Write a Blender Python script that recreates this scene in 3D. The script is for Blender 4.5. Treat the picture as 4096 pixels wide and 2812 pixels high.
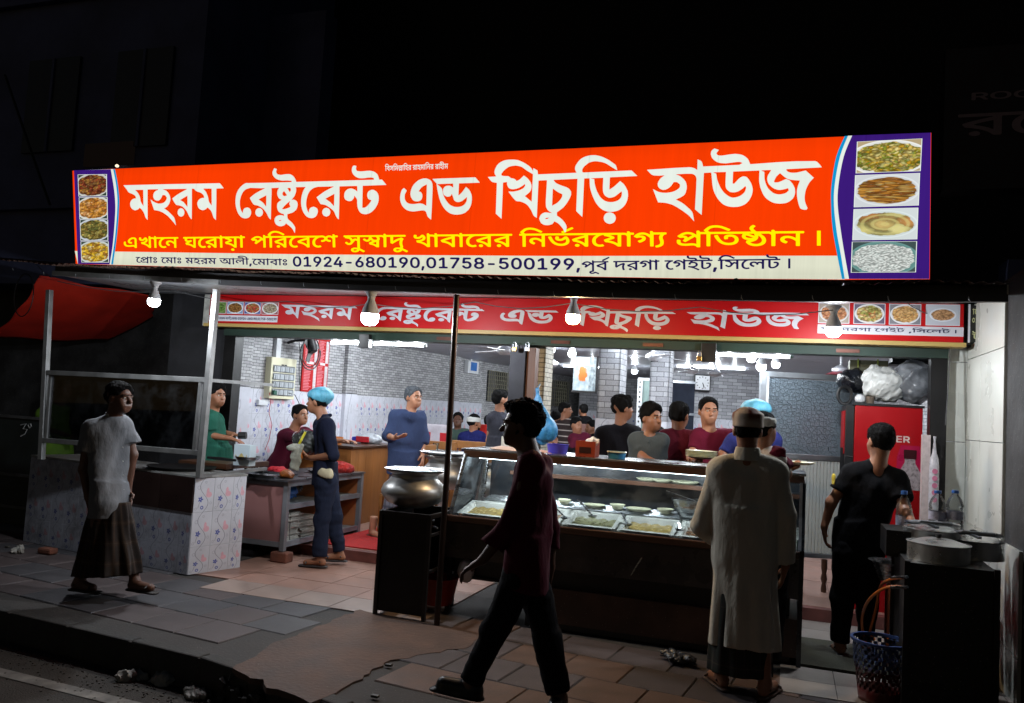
import bpy, math, random, zlib, base64
import numpy as np
from mathutils import Vector, Matrix
random.seed(7); rng=np.random.default_rng(7)
for o in list(bpy.data.objects): bpy.data.objects.remove(o)
SC=bpy.context.scene; COL=SC.collection
# ---------------------------------------------------------------- camera
FPX=3280.; CXP,CYP=2048.,1406.
_v1=np.array([-7600-CXP,-(1070-CYP),-FPX]); _v2=np.array([3180-CXP,-(1700-CYP),-FPX])
_X=-_v1/np.linalg.norm(_v1); _Y=_v2/np.linalg.norm(_v2); _Y=_Y-_X*_X.dot(_Y); _Y/=np.linalg.norm(_Y)
RM=np.array([_X,_Y,np.cross(_X,_Y)]); CAM=np.array([0,0,1.6])
cd=bpy.data.cameras.new('camera'); cam=bpy.data.objects.new('camera',cd); COL.objects.link(cam)
cd.sensor_width=36; cd.lens=36*FPX/4096; cd.clip_start=.05; cd.clip_end=500
m=Matrix.Identity(4)
for i in range(3):
    for j in range(3): m[i][j]=RM[i][j]
    m[i][3]=CAM[i]
cam.matrix_world=m; SC.camera=cam
# survey helpers: where a line of sight meets a plane of the place
def ray(px,py): return RM@np.array([px-CXP,-(py-CYP),-FPX])
def G(px,py,z=0.): d=ray(px,py); return CAM+d*((z-1.6)/d[2])
def AY(px,py,y): d=ray(px,py); return CAM+d*(y/d[1])
def AX(px,py,x): d=ray(px,py); return CAM+d*(x/d[0])
def AD(px,py,d): return CAM+ray(px,py)*d/FPX
# ---------------------------------------------------------------- night sky
W=bpy.data.worlds.new('World'); SC.world=W; W.use_nodes=True
nt=W.node_tree; bg=nt.nodes['Background']
sky=nt.nodes.new('ShaderNodeTexSky'); sky.sky_type='NISHITA'; sky.sun_disc=False
sky.sun_elevation=math.radians(14); sky.sun_rotation=math.radians(200); sky.air_density=1; sky.dust_density=.5
nt.links.new(sky.outputs[0],bg.inputs[0]); bg.inputs[1].default_value=.0045
SC.view_settings.view_transform='Standard'; SC.view_settings.look='None'; SC.view_settings.exposure=0; SC.view_settings.gamma=1; SC.view_settings.use_curve_mapping=False
SC.render.engine='CYCLES'; cy=SC.cycles; cy.use_denoising=True
try: cy.denoiser='OPENIMAGEDENOISE'
except Exception: pass
cy.sample_clamp_indirect=3; cy.max_bounces=7; cy.diffuse_bounces=3; cy.glossy_bounces=3; cy.transparent_max_bounces=12; cy.caustics_reflective=False; cy.caustics_refractive=False; cy.use_light_tree=True
# ---------------------------------------------------------------- node expressions
class N:
    def __init__(s,t,sock): s.t=t; s.s=sock
def _m(t,op,*a,clamp=False):
    n=t.nodes.new('ShaderNodeMath'); n.operation=op; n.use_clamp=clamp
    for i,x in enumerate(a):
        if isinstance(x,N): t.links.new(x.s,n.inputs[i])
        else: n.inputs[i].default_value=x
    return N(t,n.outputs[0])
for _n,_o in dict(add='ADD',sub='SUBTRACT',mul='MULTIPLY',truediv='DIVIDE',pow='POWER').items():
    setattr(N,f'__{_n}__',lambda s,o,_o=_o:_m(s.t,_o,s,o)); setattr(N,f'__r{_n}__',lambda s,o,_o=_o:_m(s.t,_o,o,s))
N.__lt__=lambda s,o:_m(s.t,'LESS_THAN',s,o); N.__gt__=lambda s,o:_m(s.t,'GREATER_THAN',s,o); N.__neg__=lambda s:_m(s.t,'MULTIPLY',s,-1.)
N.sin=lambda s:_m(s.t,'SINE',s); N.abs=lambda s:_m(s.t,'ABSOLUTE',s); N.sqrt=lambda s:_m(s.t,'SQRT',s); N.fract=lambda s:_m(s.t,'FRACT',s); N.floor=lambda s:_m(s.t,'FLOOR',s)
def mx(a,b): return _m(a.t,'MAXIMUM',a,b)
def mn(a,b): return _m(a.t,'MINIMUM',a,b)
def sat(a): return _m(a.t,'ADD',a,0.,clamp=True)
def edge(d,w): return sat(_m(d.t,'MULTIPLY_ADD',d,-1./w,.5))      # 1 inside d<0, soft by w
def mix(t,f,a,b):
    n=t.nodes.new('ShaderNodeMix'); n.data_type='RGBA'
    for i,x in ((0,f),(6,a),(7,b)):
        if isinstance(x,N): t.links.new(x.s,n.inputs[i])
        elif hasattr(x,'links'): t.links.new(x,n.inputs[i])
        elif i==0: n.inputs[0].default_value=x
        else: n.inputs[i].default_value=(*x[:3],1)
    return n.outputs[2]
def coord(t,kind='Object',scale=(1,1,1)):
    if kind=='Place':
        g=t.nodes.new('ShaderNodeNewGeometry'); mp=t.nodes.new('ShaderNodeMapping'); mp.inputs[3].default_value=scale; t.links.new(g.outputs['Position'],mp.inputs[0]); return mp.outputs[0]
    c=t.nodes.new('ShaderNodeTexCoord'); mp=t.nodes.new('ShaderNodeMapping'); mp.inputs[3].default_value=scale
    t.links.new(c.outputs[kind],mp.inputs[0]); return mp.outputs[0]
def sep(t,v):
    s=t.nodes.new('ShaderNodeSeparateXYZ'); t.links.new(v,s.inputs[0]); return [N(t,o) for o in s.outputs]
def noise(t,v,sc,det=3,rough=.55,col=False):
    n=t.nodes.new('ShaderNodeTexNoise'); n.inputs['Scale'].default_value=sc; n.inputs['Detail'].default_value=det; n.inputs['Roughness'].default_value=rough
    t.links.new(v,n.inputs['Vector']); return n.outputs[1] if col else N(t,n.outputs[0])
def voro(t,v,sc,feat='F1',out='Distance',rnd=1):
    n=t.nodes.new('ShaderNodeTexVoronoi'); n.feature=feat; n.inputs['Scale'].default_value=sc; n.inputs['Randomness'].default_value=rnd
    t.links.new(v,n.inputs['Vector']); o=n.outputs[out]; return N(t,o) if out=='Distance' else o
def ramp(t,f,stops):
    n=t.nodes.new('ShaderNodeValToRGB'); t.links.new(f.s,n.inputs[0]); e=n.color_ramp.elements
    while len(e)<len(stops): e.new(.5)
    for x,(p,c) in zip(e,stops): x.position=p; x.color=(*c,1)
    return n.outputs[0]
def newmat(name):
    m=bpy.data.materials.new(name); m.use_nodes=True; t=m.node_tree; return m,t,t.nodes['Principled BSDF']
def setin(t,node,key,v):
    if isinstance(v,N): t.links.new(v.s,node.inputs[key])
    elif hasattr(v,'links'): t.links.new(v,node.inputs[key])
    elif isinstance(v,tuple): node.inputs[key].default_value=(*v,1)
    else: node.inputs[key].default_value=v
def bump(t,p,h,st=.3,dist=.01):
    b=t.nodes.new('ShaderNodeBump'); b.inputs['Strength'].default_value=st; b.inputs['Distance'].default_value=dist
    t.links.new(h.s,b.inputs['Height']); t.links.new(b.outputs[0],p.inputs['Normal'])
def S(c):  # sRGB 0-255 -> linear
    return tuple(((x/255)/12.92 if x<10.3 else ((x/255+.055)/1.055)**2.4) for x in c)
MC={}
def mat(name,col,rough=.6,metal=0.,var=.25,scale=6.,bmp=.15,bscale=60.,bd=.002,kind='Object',stretch=(1,1,1),spec=.5,stain=0.):
    """a painted, dyed or bare surface with grain and uneven wear"""
    if name in MC: return MC[name]
    m,t,p=newmat(name); v=coord(t,kind,stretch)
    f=noise(t,v,scale,4); g=noise(t,v,scale*7,2)
    dk=tuple(x*(1-var) for x in col); lt=tuple(min(1,x*(1+var*.6)) for x in col)
    c=mix(t,sat((f-.3)*2.2),dk,lt)
    if stain: c=mix(t,sat((noise(t,coord(t,'Place'),1.3,5,.7)-.42)*3)*stain,c,tuple(x*.35 for x in col)); c=mix(t,sat((noise(t,coord(t,'Place'),7,4,.7)-.6)*6)*stain*.7,c,(.04,.02,.012)); c=mix(t,sat((voro(t,coord(t,'Place'),38)*-1.+.13)*12)*stain,c,(.3,.28,.25))
    setin(t,p,'Base Color',mix(t,sat((g-.45)*1.2)*.5,c,dk))
    setin(t,p,'Roughness',sat(rough+(f-.5)*.3)); p.inputs['Metallic'].default_value=metal; p.inputs['Specular IOR Level'].default_value=spec
    if bmp: bump(t,p,noise(t,v,bscale,3),bmp,bd)
    MC[name]=m; return m
def emit(name,col,st,colnode=None):
    if name in MC: return MC[name]
    m=bpy.data.materials.new(name); m.use_nodes=True; t=m.node_tree; t.nodes.remove(t.nodes['Principled BSDF'])
    e=t.nodes.new('ShaderNodeEmission'); e.inputs[1].default_value=st; e.inputs[0].default_value=(*col,1)
    if colnode: t.links.new(colnode(t),e.inputs[0])
    t.links.new(e.outputs[0],t.nodes['Material Output'].inputs[0]); MC[name]=m; return m
def glow(name,col,st):
    """frosted lamp glass: bright itself and lets the light of the lamp inside through"""
    if name in MC: return MC[name]
    m=emit(name,col,st); t=m.node_tree; e=[n for n in t.nodes if n.type=='EMISSION'][0]; tr=t.nodes.new('ShaderNodeBsdfTransparent'); a=t.nodes.new('ShaderNodeAddShader'); t.links.new(tr.outputs[0],a.inputs[0]); t.links.new(e.outputs[0],a.inputs[1]); t.links.new(a.outputs[0],t.nodes['Material Output'].inputs[0]); return m
def lamp(name,c,w,col,r,parent):
    l=bpy.data.lights.new(name,'POINT'); l.energy=w; l.color=col; l.shadow_soft_size=r; o=bpy.data.objects.new(name,l); COL.objects.link(o); o.parent=parent; o.location=Vector(c)-Vector(parent.location); return o
def glass(name,tint=(1,1,1),refl=1.,dirt=.06,rough=.02):
    if name in MC: return MC[name]
    m=bpy.data.materials.new(name); m.use_nodes=True; t=m.node_tree; t.nodes.remove(t.nodes['Principled BSDF'])
    tr=t.nodes.new('ShaderNodeBsdfTransparent'); tr.inputs[0].default_value=(*tint,1)
    gl=t.nodes.new('ShaderNodeBsdfGlossy'); gl.inputs['Roughness'].default_value=rough
    df=t.nodes.new('ShaderNodeBsdfDiffuse'); df.inputs[0].default_value=(.6,.65,.7,1)
    fr=t.nodes.new('ShaderNodeFresnel'); fr.inputs[0].default_value=1.45
    m1=t.nodes.new('ShaderNodeMixShader'); m2=t.nodes.new('ShaderNodeMixShader')
    t.links.new((N(t,fr.outputs[0])*refl).s,m1.inputs[0]); t.links.new(tr.outputs[0],m1.inputs[1]); t.links.new(gl.outputs[0],m1.inputs[2])
    v=coord(t); t.links.new((sat((noise(t,v,5,5,.7)-.45)*3)*dirt).s,m2.inputs[0]); t.links.new(m1.outputs[0],m2.inputs[1]); t.links.new(df.outputs[0],m2.inputs[2])
    t.links.new(m2.outputs[0],t.nodes['Material Output'].inputs[0]); MC[name]=m; return m
# ---------------------------------------------------------------- objects
def tag(o,label=None,cat=None,group=None,kind=None):
    if label: o['label']=label
    if cat: o['category']=cat
    if group: o['group']=group
    if kind: o['kind']=kind
    return o
def thing(name,label,cat,loc=(0,0,0),rz=0,group=None,mw=None):
    o=bpy.data.objects.new(name,None); COL.objects.link(o); o.empty_display_size=.1
    if mw is not None: o.matrix_world=mw
    else: o.location=loc; o.rotation_euler=(0,0,rz)
    return tag(o,label,cat,group)
def link(name,me,mt,parent=None,loc=None,rz=0):
    o=bpy.data.objects.new(name,me); COL.objects.link(o)
    if mt is not None and not me.materials: me.materials.append(mt)
    if parent is not None: o.parent=parent
    if loc is not None: o.location=loc
    if rz: o.rotation_euler=(0,0,rz)
    return o
class MB:
    def __init__(s): s.v=[]; s.f=[]
    def add(s,v,f):
        b=len(s.v); s.v+= [tuple(map(float,x)) for x in v]; s.f+=[tuple(b+i for i in q) for q in f]; return s
    def box(s,lo,hi,M=None):
        x0,y0,z0=lo; x1,y1,z1=hi
        v=[(x,y,z) for z in (z0,z1) for y in (y0,y1) for x in (x0,x1)]
        if M is not None: v=[tuple(M@Vector(p)) for p in v]
        return s.add(v,[(0,2,3,1),(4,5,7,6),(0,1,5,4),(2,6,7,3),(0,4,6,2),(1,3,7,5)])
    def bar(s,a,b,w,h=None,up=(0,0,1)):
        a=Vector(a); b=Vector(b); h=h or w; d=(b-a); L=d.length; d.normalize(); u=Vector(up)
        if abs(d.dot(u))>.99: u=Vector((0,1,0))
        r=d.cross(u).normalized(); u=r.cross(d)
        v=[p+r*sx*w/2+u*sz*h/2 for p in (a,b) for sz in (-1,1) for sx in (-1,1)]
        return s.add(v,[(0,1,3,2),(4,6,7,5),(0,4,5,1),(2,3,7,6),(0,2,6,4),(1,5,7,3)])
    def tube(s,pts,r,n=8,caps=True):
        P=[Vector(p) for p in pts]; R=r if hasattr(r,'__len__') else [r]*len(P); ring=[]; u=None
        for i,p in enumerate(P):
            d=(P[min(i+1,len(P)-1)]-P[max(i-1,0)]).normalized()
            if u is None: u=d.orthogonal().normalized()
            u=(u-d*u.dot(d)).normalized(); w=d.cross(u)
            ring.append([p+(u*math.cos(2*math.pi*k/n)+w*math.sin(2*math.pi*k/n))*R[i] for k in range(n)])
        v=[q for rr in ring for q in rr]; f=[]
        for i in range(len(P)-1):
            for k in range(n): f.append((i*n+k,i*n+(k+1)%n,(i+1)*n+(k+1)%n,(i+1)*n+k))
        if caps: f.append(tuple(range(n))[::-1]); f.append(tuple((len(P)-1)*n+k for k in range(n)))
        return s.add(v,f)
    def lathe(s,prof,c=(0,0,0),n=32,sq=(1,1),wob=0):
        v=[];f=[]; k=len(prof)
        for j in range(n):
            a=2*math.pi*j/n; w=1+wob*math.sin(3*a+1)+wob*.7*math.sin(7*a)
            for r,z in prof: v.append((c[0]+r*w*sq[0]*math.cos(a),c[1]+r*w*sq[1]*math.sin(a),c[2]+z))
        for j in range(n):
            for i in range(k-1): f.append((j*k+i,((j+1)%n)*k+i,((j+1)%n)*k+i+1,j*k+i+1))
        return s.add(v,f)
    def grid(s,fn,nu,nv):
        v=[fn(i/nu,j/nv) for j in range(nv+1) for i in range(nu+1)]
        return s.add(v,[(j*(nu+1)+i,j*(nu+1)+i+1,(j+1)*(nu+1)+i+1,(j+1)*(nu+1)+i) for j in range(nv) for i in range(nu)])
    def prism(s,poly,z0,z1):
        n=len(poly); v=[(x,y,z0) for x,y in poly]+[(x,y,z1) for x,y in poly]
        return s.add(v,[tuple(range(n))[::-1],tuple(range(n,2*n))]+[(i,(i+1)%n,n+(i+1)%n,n+i) for i in range(n)])
    def mesh(s,name='m',smooth=False,off=None):
        v=s.v if off is None else [(a-off[0],b-off[1],c-off[2]) for a,b,c in s.v]
        me=bpy.data.meshes.new(name); me.from_pydata(v,[],s.f); me.update()
        import bmesh
        b=bmesh.new(); b.from_mesh(me); bmesh.ops.recalc_face_normals(b,faces=b.faces); b.to_mesh(me); b.free()
        if smooth: 
            me.polygons.foreach_set('use_smooth',[True]*len(me.polygons))
            try: me.set_sharp_from_angle(angle=math.radians(40))
            except Exception: pass
        return me
    def build(s,name,mt,parent=None,smooth=False,bevel=0,world=True):
        """vertices are given in world space; the origin is put at the thing's place"""
        if parent is None and world:
            a=np.array(s.v); c=(a[:,0].mean(),a[:,1].mean(),a[:,2].min())
            o=link(name,s.mesh(name,smooth,c),mt); o.location=c
        elif parent is not None and world:
            inv=parent.matrix_basis.inverted() if parent.parent is None else (parent.parent.matrix_basis@parent.matrix_basis).inverted()
            s.v=[tuple(inv@Vector(p)) for p in s.v]; o=link(name,s.mesh(name,smooth),mt,parent)
        else: o=link(name,s.mesh(name,smooth),mt,parent)
        if bevel:
            b=o.modifiers.new('bevel','BEVEL'); b.width=bevel; b.segments=2; b.limit_method='ANGLE'
        return o
def struct(o,label=None): return tag(o,label,kind='structure')
# panels: local box w (x) by h (z), thickness t behind the face y=0
PM={}
def panel(name,w,h,t,mt,parent=None,loc=(0,0,0),rz=0,bev=0):
    k=(round(w,3),round(h,3),round(t,4),mt.name,bev)
    if k not in PM:
        if bev: 
            b=bev; P=MB(); P.add([(0,b,0),(w,b,0),(w,b,h),(0,b,h),(b,0,b),(w-b,0,b),(w-b,0,h-b),(b,0,h-b),(0,t,0),(w,t,0),(w,t,h),(0,t,h)],
                [(4,5,6,7),(0,1,5,4),(1,2,6,5),(2,3,7,6),(3,0,4,7),(0,8,9,1),(1,9,10,2),(2,10,11,3),(3,11,8,0),(11,10,9,8)])
        else: P=MB().box((0,0,0),(w,t,h))
        me=P.mesh(name); me.materials.append(mt); PM[k]=me
    return link(name,PM[k],None,parent,loc,rz)
# ---------------------------------------------------------------- lettering (outlines)
def _und(l,px,py):
    c=[]
    for i in range(0,len(l),2): px+=l[i]; py+=l[i+1]; c.append((px,py))
    return c,px,py
def _outl(gl):
    o=[]; px=py=0
    for l in gl:
        c,px,py=_und(l,px,py); o.append(c)
    return o
def _fillmesh(cs,off,ext):
    cu=bpy.data.curves.new('letter_outline','CURVE'); cu.dimensions='2D'; cu.fill_mode='BOTH'; cu.extrude=ext; 
    for c in cs:
        sp=cu.splines.new('POLY'); sp.points.add(len(c)-1); sp.use_cyclic_u=True
        sp.points.foreach_set('co',[q for (x,y) in c for q in (x,y,0,1)])
    t=bpy.data.objects.new('letter_outline',cu); me=t.to_mesh(); n=len(me.vertices); co=np.empty(n*3); me.vertices.foreach_get('co',co); f=[tuple(p.vertices) for p in me.polygons]; t.to_mesh_clear(); bpy.data.objects.remove(t)
    return co.reshape(-1,3),f
_GC={}
def lettering(name,key,parent,mt,x0,x1,z0,z1=None,y=0,ext=.0004,asis=None,bold=0):
    """flat printed letters: outlines filled, stretched to the given width and height in the x-z plane"""
    V=[];Fc=[];b=0
    if key in WORDS:
        parts=[(_outl(WORDS[key]),0)]
    else:
        L=LINES[key]; parts=[(_outl(GLYPHS[L[i]]),L[i+1]) for i in range(0,len(L),2)]
    a=np.array([(p[0]+dx,p[1]) for cs,dx in parts for c in cs for p in c],float); lo=a.min(0); hi=a.max(0)
    if asis: sx=sz=asis; lo=np.zeros(2)
    else: sx=(x1-x0)/(hi[0]-lo[0]); sz=(z1-z0)/(hi[1]-lo[1])
    for k,(cs,dx) in enumerate(parts):
        co,f=_fillmesh([[(px,py) for px,py in c] for c in cs],bold,1.)
        for q in co: V.append((x0+(q[0]+dx-lo[0])*sx,y-q[2]*ext+(.00015 if k%2 else 0),z0+(q[1]-lo[1])*sz))
        Fc+=[tuple(i+b for i in q) for q in f]; b+=len(co)
    me=bpy.data.meshes.new(name); me.from_pydata(V,[],Fc); me.update()
    return link(name,me,mt,parent)
WORDS={
'a':[[1260,364,-24,27,-45,40,-15,13,-11,8,-30,17,-13,7,-12,6,-31,11,-25,6,-43,6,-3,1,-38,93,0,2,1,1,31,-19,11,-5,12,-5,15,-5,16,-4,12,-1,16,0,14,1,16,3,12,4,9,4,12,9,9,9,5,8,5,13,-1,3,-18,21,-30,3,-3,-2,-8,-14,-14,-17,-8,-8,-6,-4,-4,-2,-13,-4,-7,0,-7,0,-11,2,-8,3,-9,5,-5,5,-4,5,-4,8,-2,7,-1,7,1,5,3,12,4,8,4,6,6,6,4,3,13,7,9,4,19,3,0,2,-5,6,-120,1,-2,-1,-2,-1,-6,-110,-7,-162,0,-4,-1,-1,-13,12,-6,6,-5,7,-4,9,-7,20,-4,8,-5,9,-7,9,-14,16,-7,6,-18,10,-2,1,-2,0,-10,-10,-6,-4,-16,-5,-23,-5,-20,7,-10,4,-10,7,-8,9,-5,10,-3,11,-1,12,0,7,4,9,4,8,6,7,7,6,9,5,10,4,10,3,11,1,15,0,0,2,-5,15,-4,7,-6,5,-9,5,-18,8,-35,11,-11,5,-7,7,-17,21,-37,37,1,1,1,1,30,0,466,-3,636,-7,3,-1,38,-42,1,-2,-3,0,-72,0,-6,-1,-1,-2,-5,-111,-11,-159,0,-3,-1,0,-18,14,-7,8,-5,12,-9,27,-5,10,-4,6,-7,9,-8,7,-8,7,-8,5,-11,6,-2,0,-12,-11,-6,-4,-18,-6,-9,-2,-9,0,-12,2,-11,4,-10,5,-9,7,-5,7,-4,8,-5,14,-1,9,1,6,0,4,5,10,4,7,7,8,6,4,10,6,11,4,12,3,9,0,13,0,2,0,1,2,-3,15,-3,6,-5,6,-8,6,-7,5,-10,6,-11,4,-27,7,-14,5,-5,3,-6,4,-14,15,-23,1,-2,-1,0,-2,-7,-149,-7,-113,-1,-8,-2,1,-10,9,-12,14,-7,11,-14,26,-8,12,-9,11,-19,17,-12,9,-7,5,-12,4,-20,6,-11,2,-21,2,-9,3,-14,14,-12,15,-17,27,0,1,2,2,42,24,16,8,32,14,81,32,3,2,-2,1,-10,1,-246,3,-24,0,-2,-1,4,-2,30,-10,10,-5,11,-9,6,-6,6,-8,7,-11,4,-8,3,-9,3,-15,0,-8,-1,-6,-1,-5,-4,-11,-5,-10,-5,-8,-8,-10,-12,-11,-14,-10,-7,-3,-19,-7,-2,-1,3,-2,36,-20,21,-15,26,-21,16,-14,9,-9,4,-5,3,-6,5,-14,9,-44,1,-4],[55,78,-8,3,-7,4,-5,4,-5,6,-3,8,-2,5,0,7,2,9,2,6,5,7,7,7,7,4,7,2,8,2,8,0,8,-2,7,-3,5,-4,5,-5,4,-6,3,-8,1,-8,-1,-7,-1,-5,-3,-6,-4,-6,-5,-5,-7,-5,-5,-2,-8,-2,-9,0],[80,85,1,0,0,1,1,6,4,86,0,7,-1,1,-3,-1,-83,-36,0,-1,1,-1,38,-18],[318,-34,2,-1,1,1,0,4,5,134,0,9,-1,0,-9,1,-73,2,-11,-1,-1,-1,2,-2,20,-19,6,-6,6,-10,7,-14,8,-18,3,-12,4,-24,4,-11,7,-10],[-779,-16,2,0,0,9,4,135,0,4,-2,1,-97,1,0,-1,0,-1,22,-17,7,-7,7,-8,9,-13,4,-7,4,-9,3,-12,4,-26,5,-13,7,-11]],
'b':[[2560,294,-18,29,-9,10,-14,12,-45,30,-2,0,-9,-12,-7,-4,-10,-4,-11,-3,-11,-2,-11,0,-11,1,-11,4,-13,6,-7,5,-6,6,-6,11,-2,6,-2,9,1,8,1,6,4,8,4,5,8,7,7,4,11,4,7,2,13,2,15,0,9,-1,7,-1,12,-6,2,1,-2,14,-1,2,-18,4,-13,5,-11,6,-9,7,-6,7,-4,8,-3,9,-2,8,-1,11,1,12,2,9,5,8,10,9,32,17,0,1,-2,1,-18,7,-6,4,-6,7,-5,8,-4,8,-2,8,-1,12,1,7,3,11,3,8,3,6,11,13,-1,1,-1,1,-76,-1,-2,-1,1,-20,-1,-24,-5,-55,-11,-162,-1,-4,-1,-1,-2,1,-8,7,-10,11,-7,10,-10,20,-6,9,-16,19,-12,12,-10,8,-10,6,-25,12,-12,5,-5,1,-32,6,-10,4,-12,13,-9,13,-17,28,0,2,31,21,17,10,17,9,31,13,56,22,11,4,0,1,-2,1,-36,0,-117,6,-38,-8,-9,-3,-5,-2,-8,-5,-12,-8,-9,-9,-5,-6,-10,-14,-10,-20,-8,-22,-3,-12,-1,-13,-1,-24,3,-20,5,-18,4,-9,4,-7,14,-16,1,0,1,1,-1,7,1,6,2,7,3,7,3,5,5,5,7,4,6,2,12,3,11,1,11,-3,8,-3,6,-4,5,-6,4,-6,4,-11,1,-7,-1,-9,-3,-10,-5,-10,-8,-9,-7,-6,-4,-2,-8,-3,-11,-4,-11,-1,-6,0,-7,0,-13,2,-11,3,-9,4,-13,8,-12,12,-7,8,-6,9,-8,17,-5,13,-5,16,-4,17,-2,18,0,25,3,21,4,20,3,10,6,15,8,14,9,13,11,12,14,13,19,14,21,12,16,6,14,3,11,-2,20,0,155,-2,284,-1,1,1,1,1,-2,8,-2,1,-39,4,-47,0,-14,1,-12,2,-24,6,-11,4,-9,5,-9,6,-11,9,-7,8,-4,6,-3,7,-2,11,0,7,3,9,16,25,2,1,22,-7,3,-1,0,-2,-7,-14,-1,-6,2,-8,8,-12,2,-2,22,-5,12,-2,17,1,36,4,18,0,20,-1,10,-2,7,-3,9,-4,9,-7,13,-12,7,-10,13,-28,1,-1,752,-2,2,1,-2,12,-1,1,-2,1,-25,4,-11,0,-14,0,-39,-4,-26,0,-13,1,-15,3,-9,3,-10,5,-10,6,-11,9,-4,4,-6,9,-5,9,-2,5,-1,5,-1,6,1,13,2,7,2,7,3,4,3,3,9,6,2,0,20,-4,2,-2,-4,-17,-1,-6,3,-6,7,-10,2,-1,24,-3,21,-1,49,3,24,0,17,-3,11,-2,12,-4,6,-3,13,-9,7,-6,5,-7,6,-10,9,-29,1,-1,23,0,2,0,37,-41,1,-1,-2,-1,-17,0,-128,-1,-70,0,-2,-1,-1,0,-9,-172,0,-2,1,-1,11,-2,7,-1,8,3,15,8,6,4,8,7,8,8,15,16,8,12,1,1,-2,2,-24,8,-1,1,-8,14,-3,9,0,4,0,8,2,8,2,7,4,6,2,3,4,3,7,5,8,3,8,3,6,1,9,0,7,-1,7,-2,14,-8,6,-4,6,-6,6,-9,5,-12,2,-7,1,-9,0,-10,-2,-16,-2,-10,-4,-12,-5,-11,-8,-12,-8,-12,-9,-11,-10,-9,-10,-8,-11,-8,-13,-7,-10,-4,-14,-4,-13,-3,-12,0,-12,1,-10,2,-12,4,-10,7,-6,6,-6,8,-8,16,-2,5,-3,10,-3,31,1,24,-2,8,-5,9,-20,21,-1,-1,0,-1,-1,-12,-2,-4,-5,-7,-5,-5,-7,-7,-7,-4,-7,-2,-8,-1,-10,0,-12,3,-8,3,-9,5,-6,5,-5,9,-2,7,-1,9,1,13,2,9,3,8,4,6,6,7,6,5,12,7,5,2,8,2,12,2,10,0,8,-1,11,-3,18,-8,8,-5,10,-9,2,0,1,2,0,14,0,27,-1,2,-24,1,-145,0,0,-1,-1,-5,-2,-69,-4,-72,-8,-115,-1,-6,-1,-1,-1,0,-14,13,-5,6,-7,12,-11,26,-7,10,-9,9,-10,8,-21,14,-17,10,-14,7,-12,5,-8,2,-34,5,-3,1,-37,55,1,2,37,22,39,22,27,12,65,26,3,2,-3,1,-20,0,-131,1,-8,-1,-22,-4,-13,-3,-11,-5,-13,-8,-9,-6,-6,-4,-7,-8,-10,-13,-7,-13,-6,-14,-7,-20,-4,-20,-2,-19,0,-14,1,-9,4,-16,6,-18,4,-6,4,-5,8,-8,1,0,1,1,-3,10,1,5,5,12,5,8,5,4,8,4,26,6,21,-8,9,-5,4,-6,2,-3,2,-5,1,-8,0,-8,-3,-10,-4,-9,-7,-11,-8,-8,-9,-6,-12,-5,-11,-2,-11,-1,-17,2,-8,2,-12,4,-11,6,-12,10,-11,13,-7,10,-6,11,-7,16,-4,13,-3,14,-2,20,0,22,2,15,2,12,5,19,10,26,9,17,11,15,7,8,6,4,-1,1,-2,0,-97,1,-1,-1,0,-1,3,-19,-1,-10,-3,-11,-5,-12,-7,-13,-5,-8,-5,-6,-12,-12,-14,-13,0,-1,15,3,6,0,6,-1,12,-4,6,-3,7,-5,4,-5,2,-4,2,-4,2,-8,0,-8,0,-6,-4,-15,-4,-8,-5,-9,-6,-7,-14,-10,-12,-7,-12,-5,-10,-3,-20,-5,-20,-3,-1,-2,-1,-14,0,-11,4,-11,7,-9,24,-17,12,-9,13,-15,16,-22,1,-5,0,-10,-4,-33,-1,-1],[-161,101,2,-1,13,0,11,6,3,2,-7,1,-14,-1,-7,-5],[477,31,-9,2,-7,3,-6,4,-5,4,-3,5,-4,8,-1,8,0,6,2,7,3,7,5,6,7,5,8,4,7,2,6,1,9,-1,7,-2,7,-3,6,-4,4,-5,4,-5,3,-8,1,-7,-1,-7,-2,-7,-4,-6,-4,-5,-5,-4,-7,-4,-6,-2,-9,-2],[-697,6,-7,2,-8,4,-5,4,-6,7,-3,6,-2,7,0,9,1,6,3,7,4,6,7,6,6,4,8,3,10,2,7,-1,8,-1,6,-3,6,-4,6,-5,4,-6,3,-7,1,-8,0,-6,-2,-7,-4,-7,-3,-5,-6,-5,-7,-4,-7,-3,-6,-1,-8,-1],[254,61,15,0,22,5,25,7,14,7,1,2,-8,17,-2,7,2,8,7,13,0,2,-3,-1,-25,-15,-20,-15,-21,-17,-17,-18,0,-1],[521,18,1,0,1,2,7,95,-1,3,-1,0,-3,-1,-84,-36,0,-1,2,-2,45,-28],[-655,-25,2,-1,1,2,5,90,-1,3,-2,0,-8,-3,-72,-29,0,-1,1,-1,44,-27],[224,51,3,0,6,0,17,5,2,1,-1,3,-24,31,-3,3,-1,0,-16,-13,-1,-3,1,-15,0,-2,10,-7],[65,29,1,0,1,1,11,16,-5,18,-2,1,-9,0,-22,0,0,-1,1,-1]],
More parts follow.
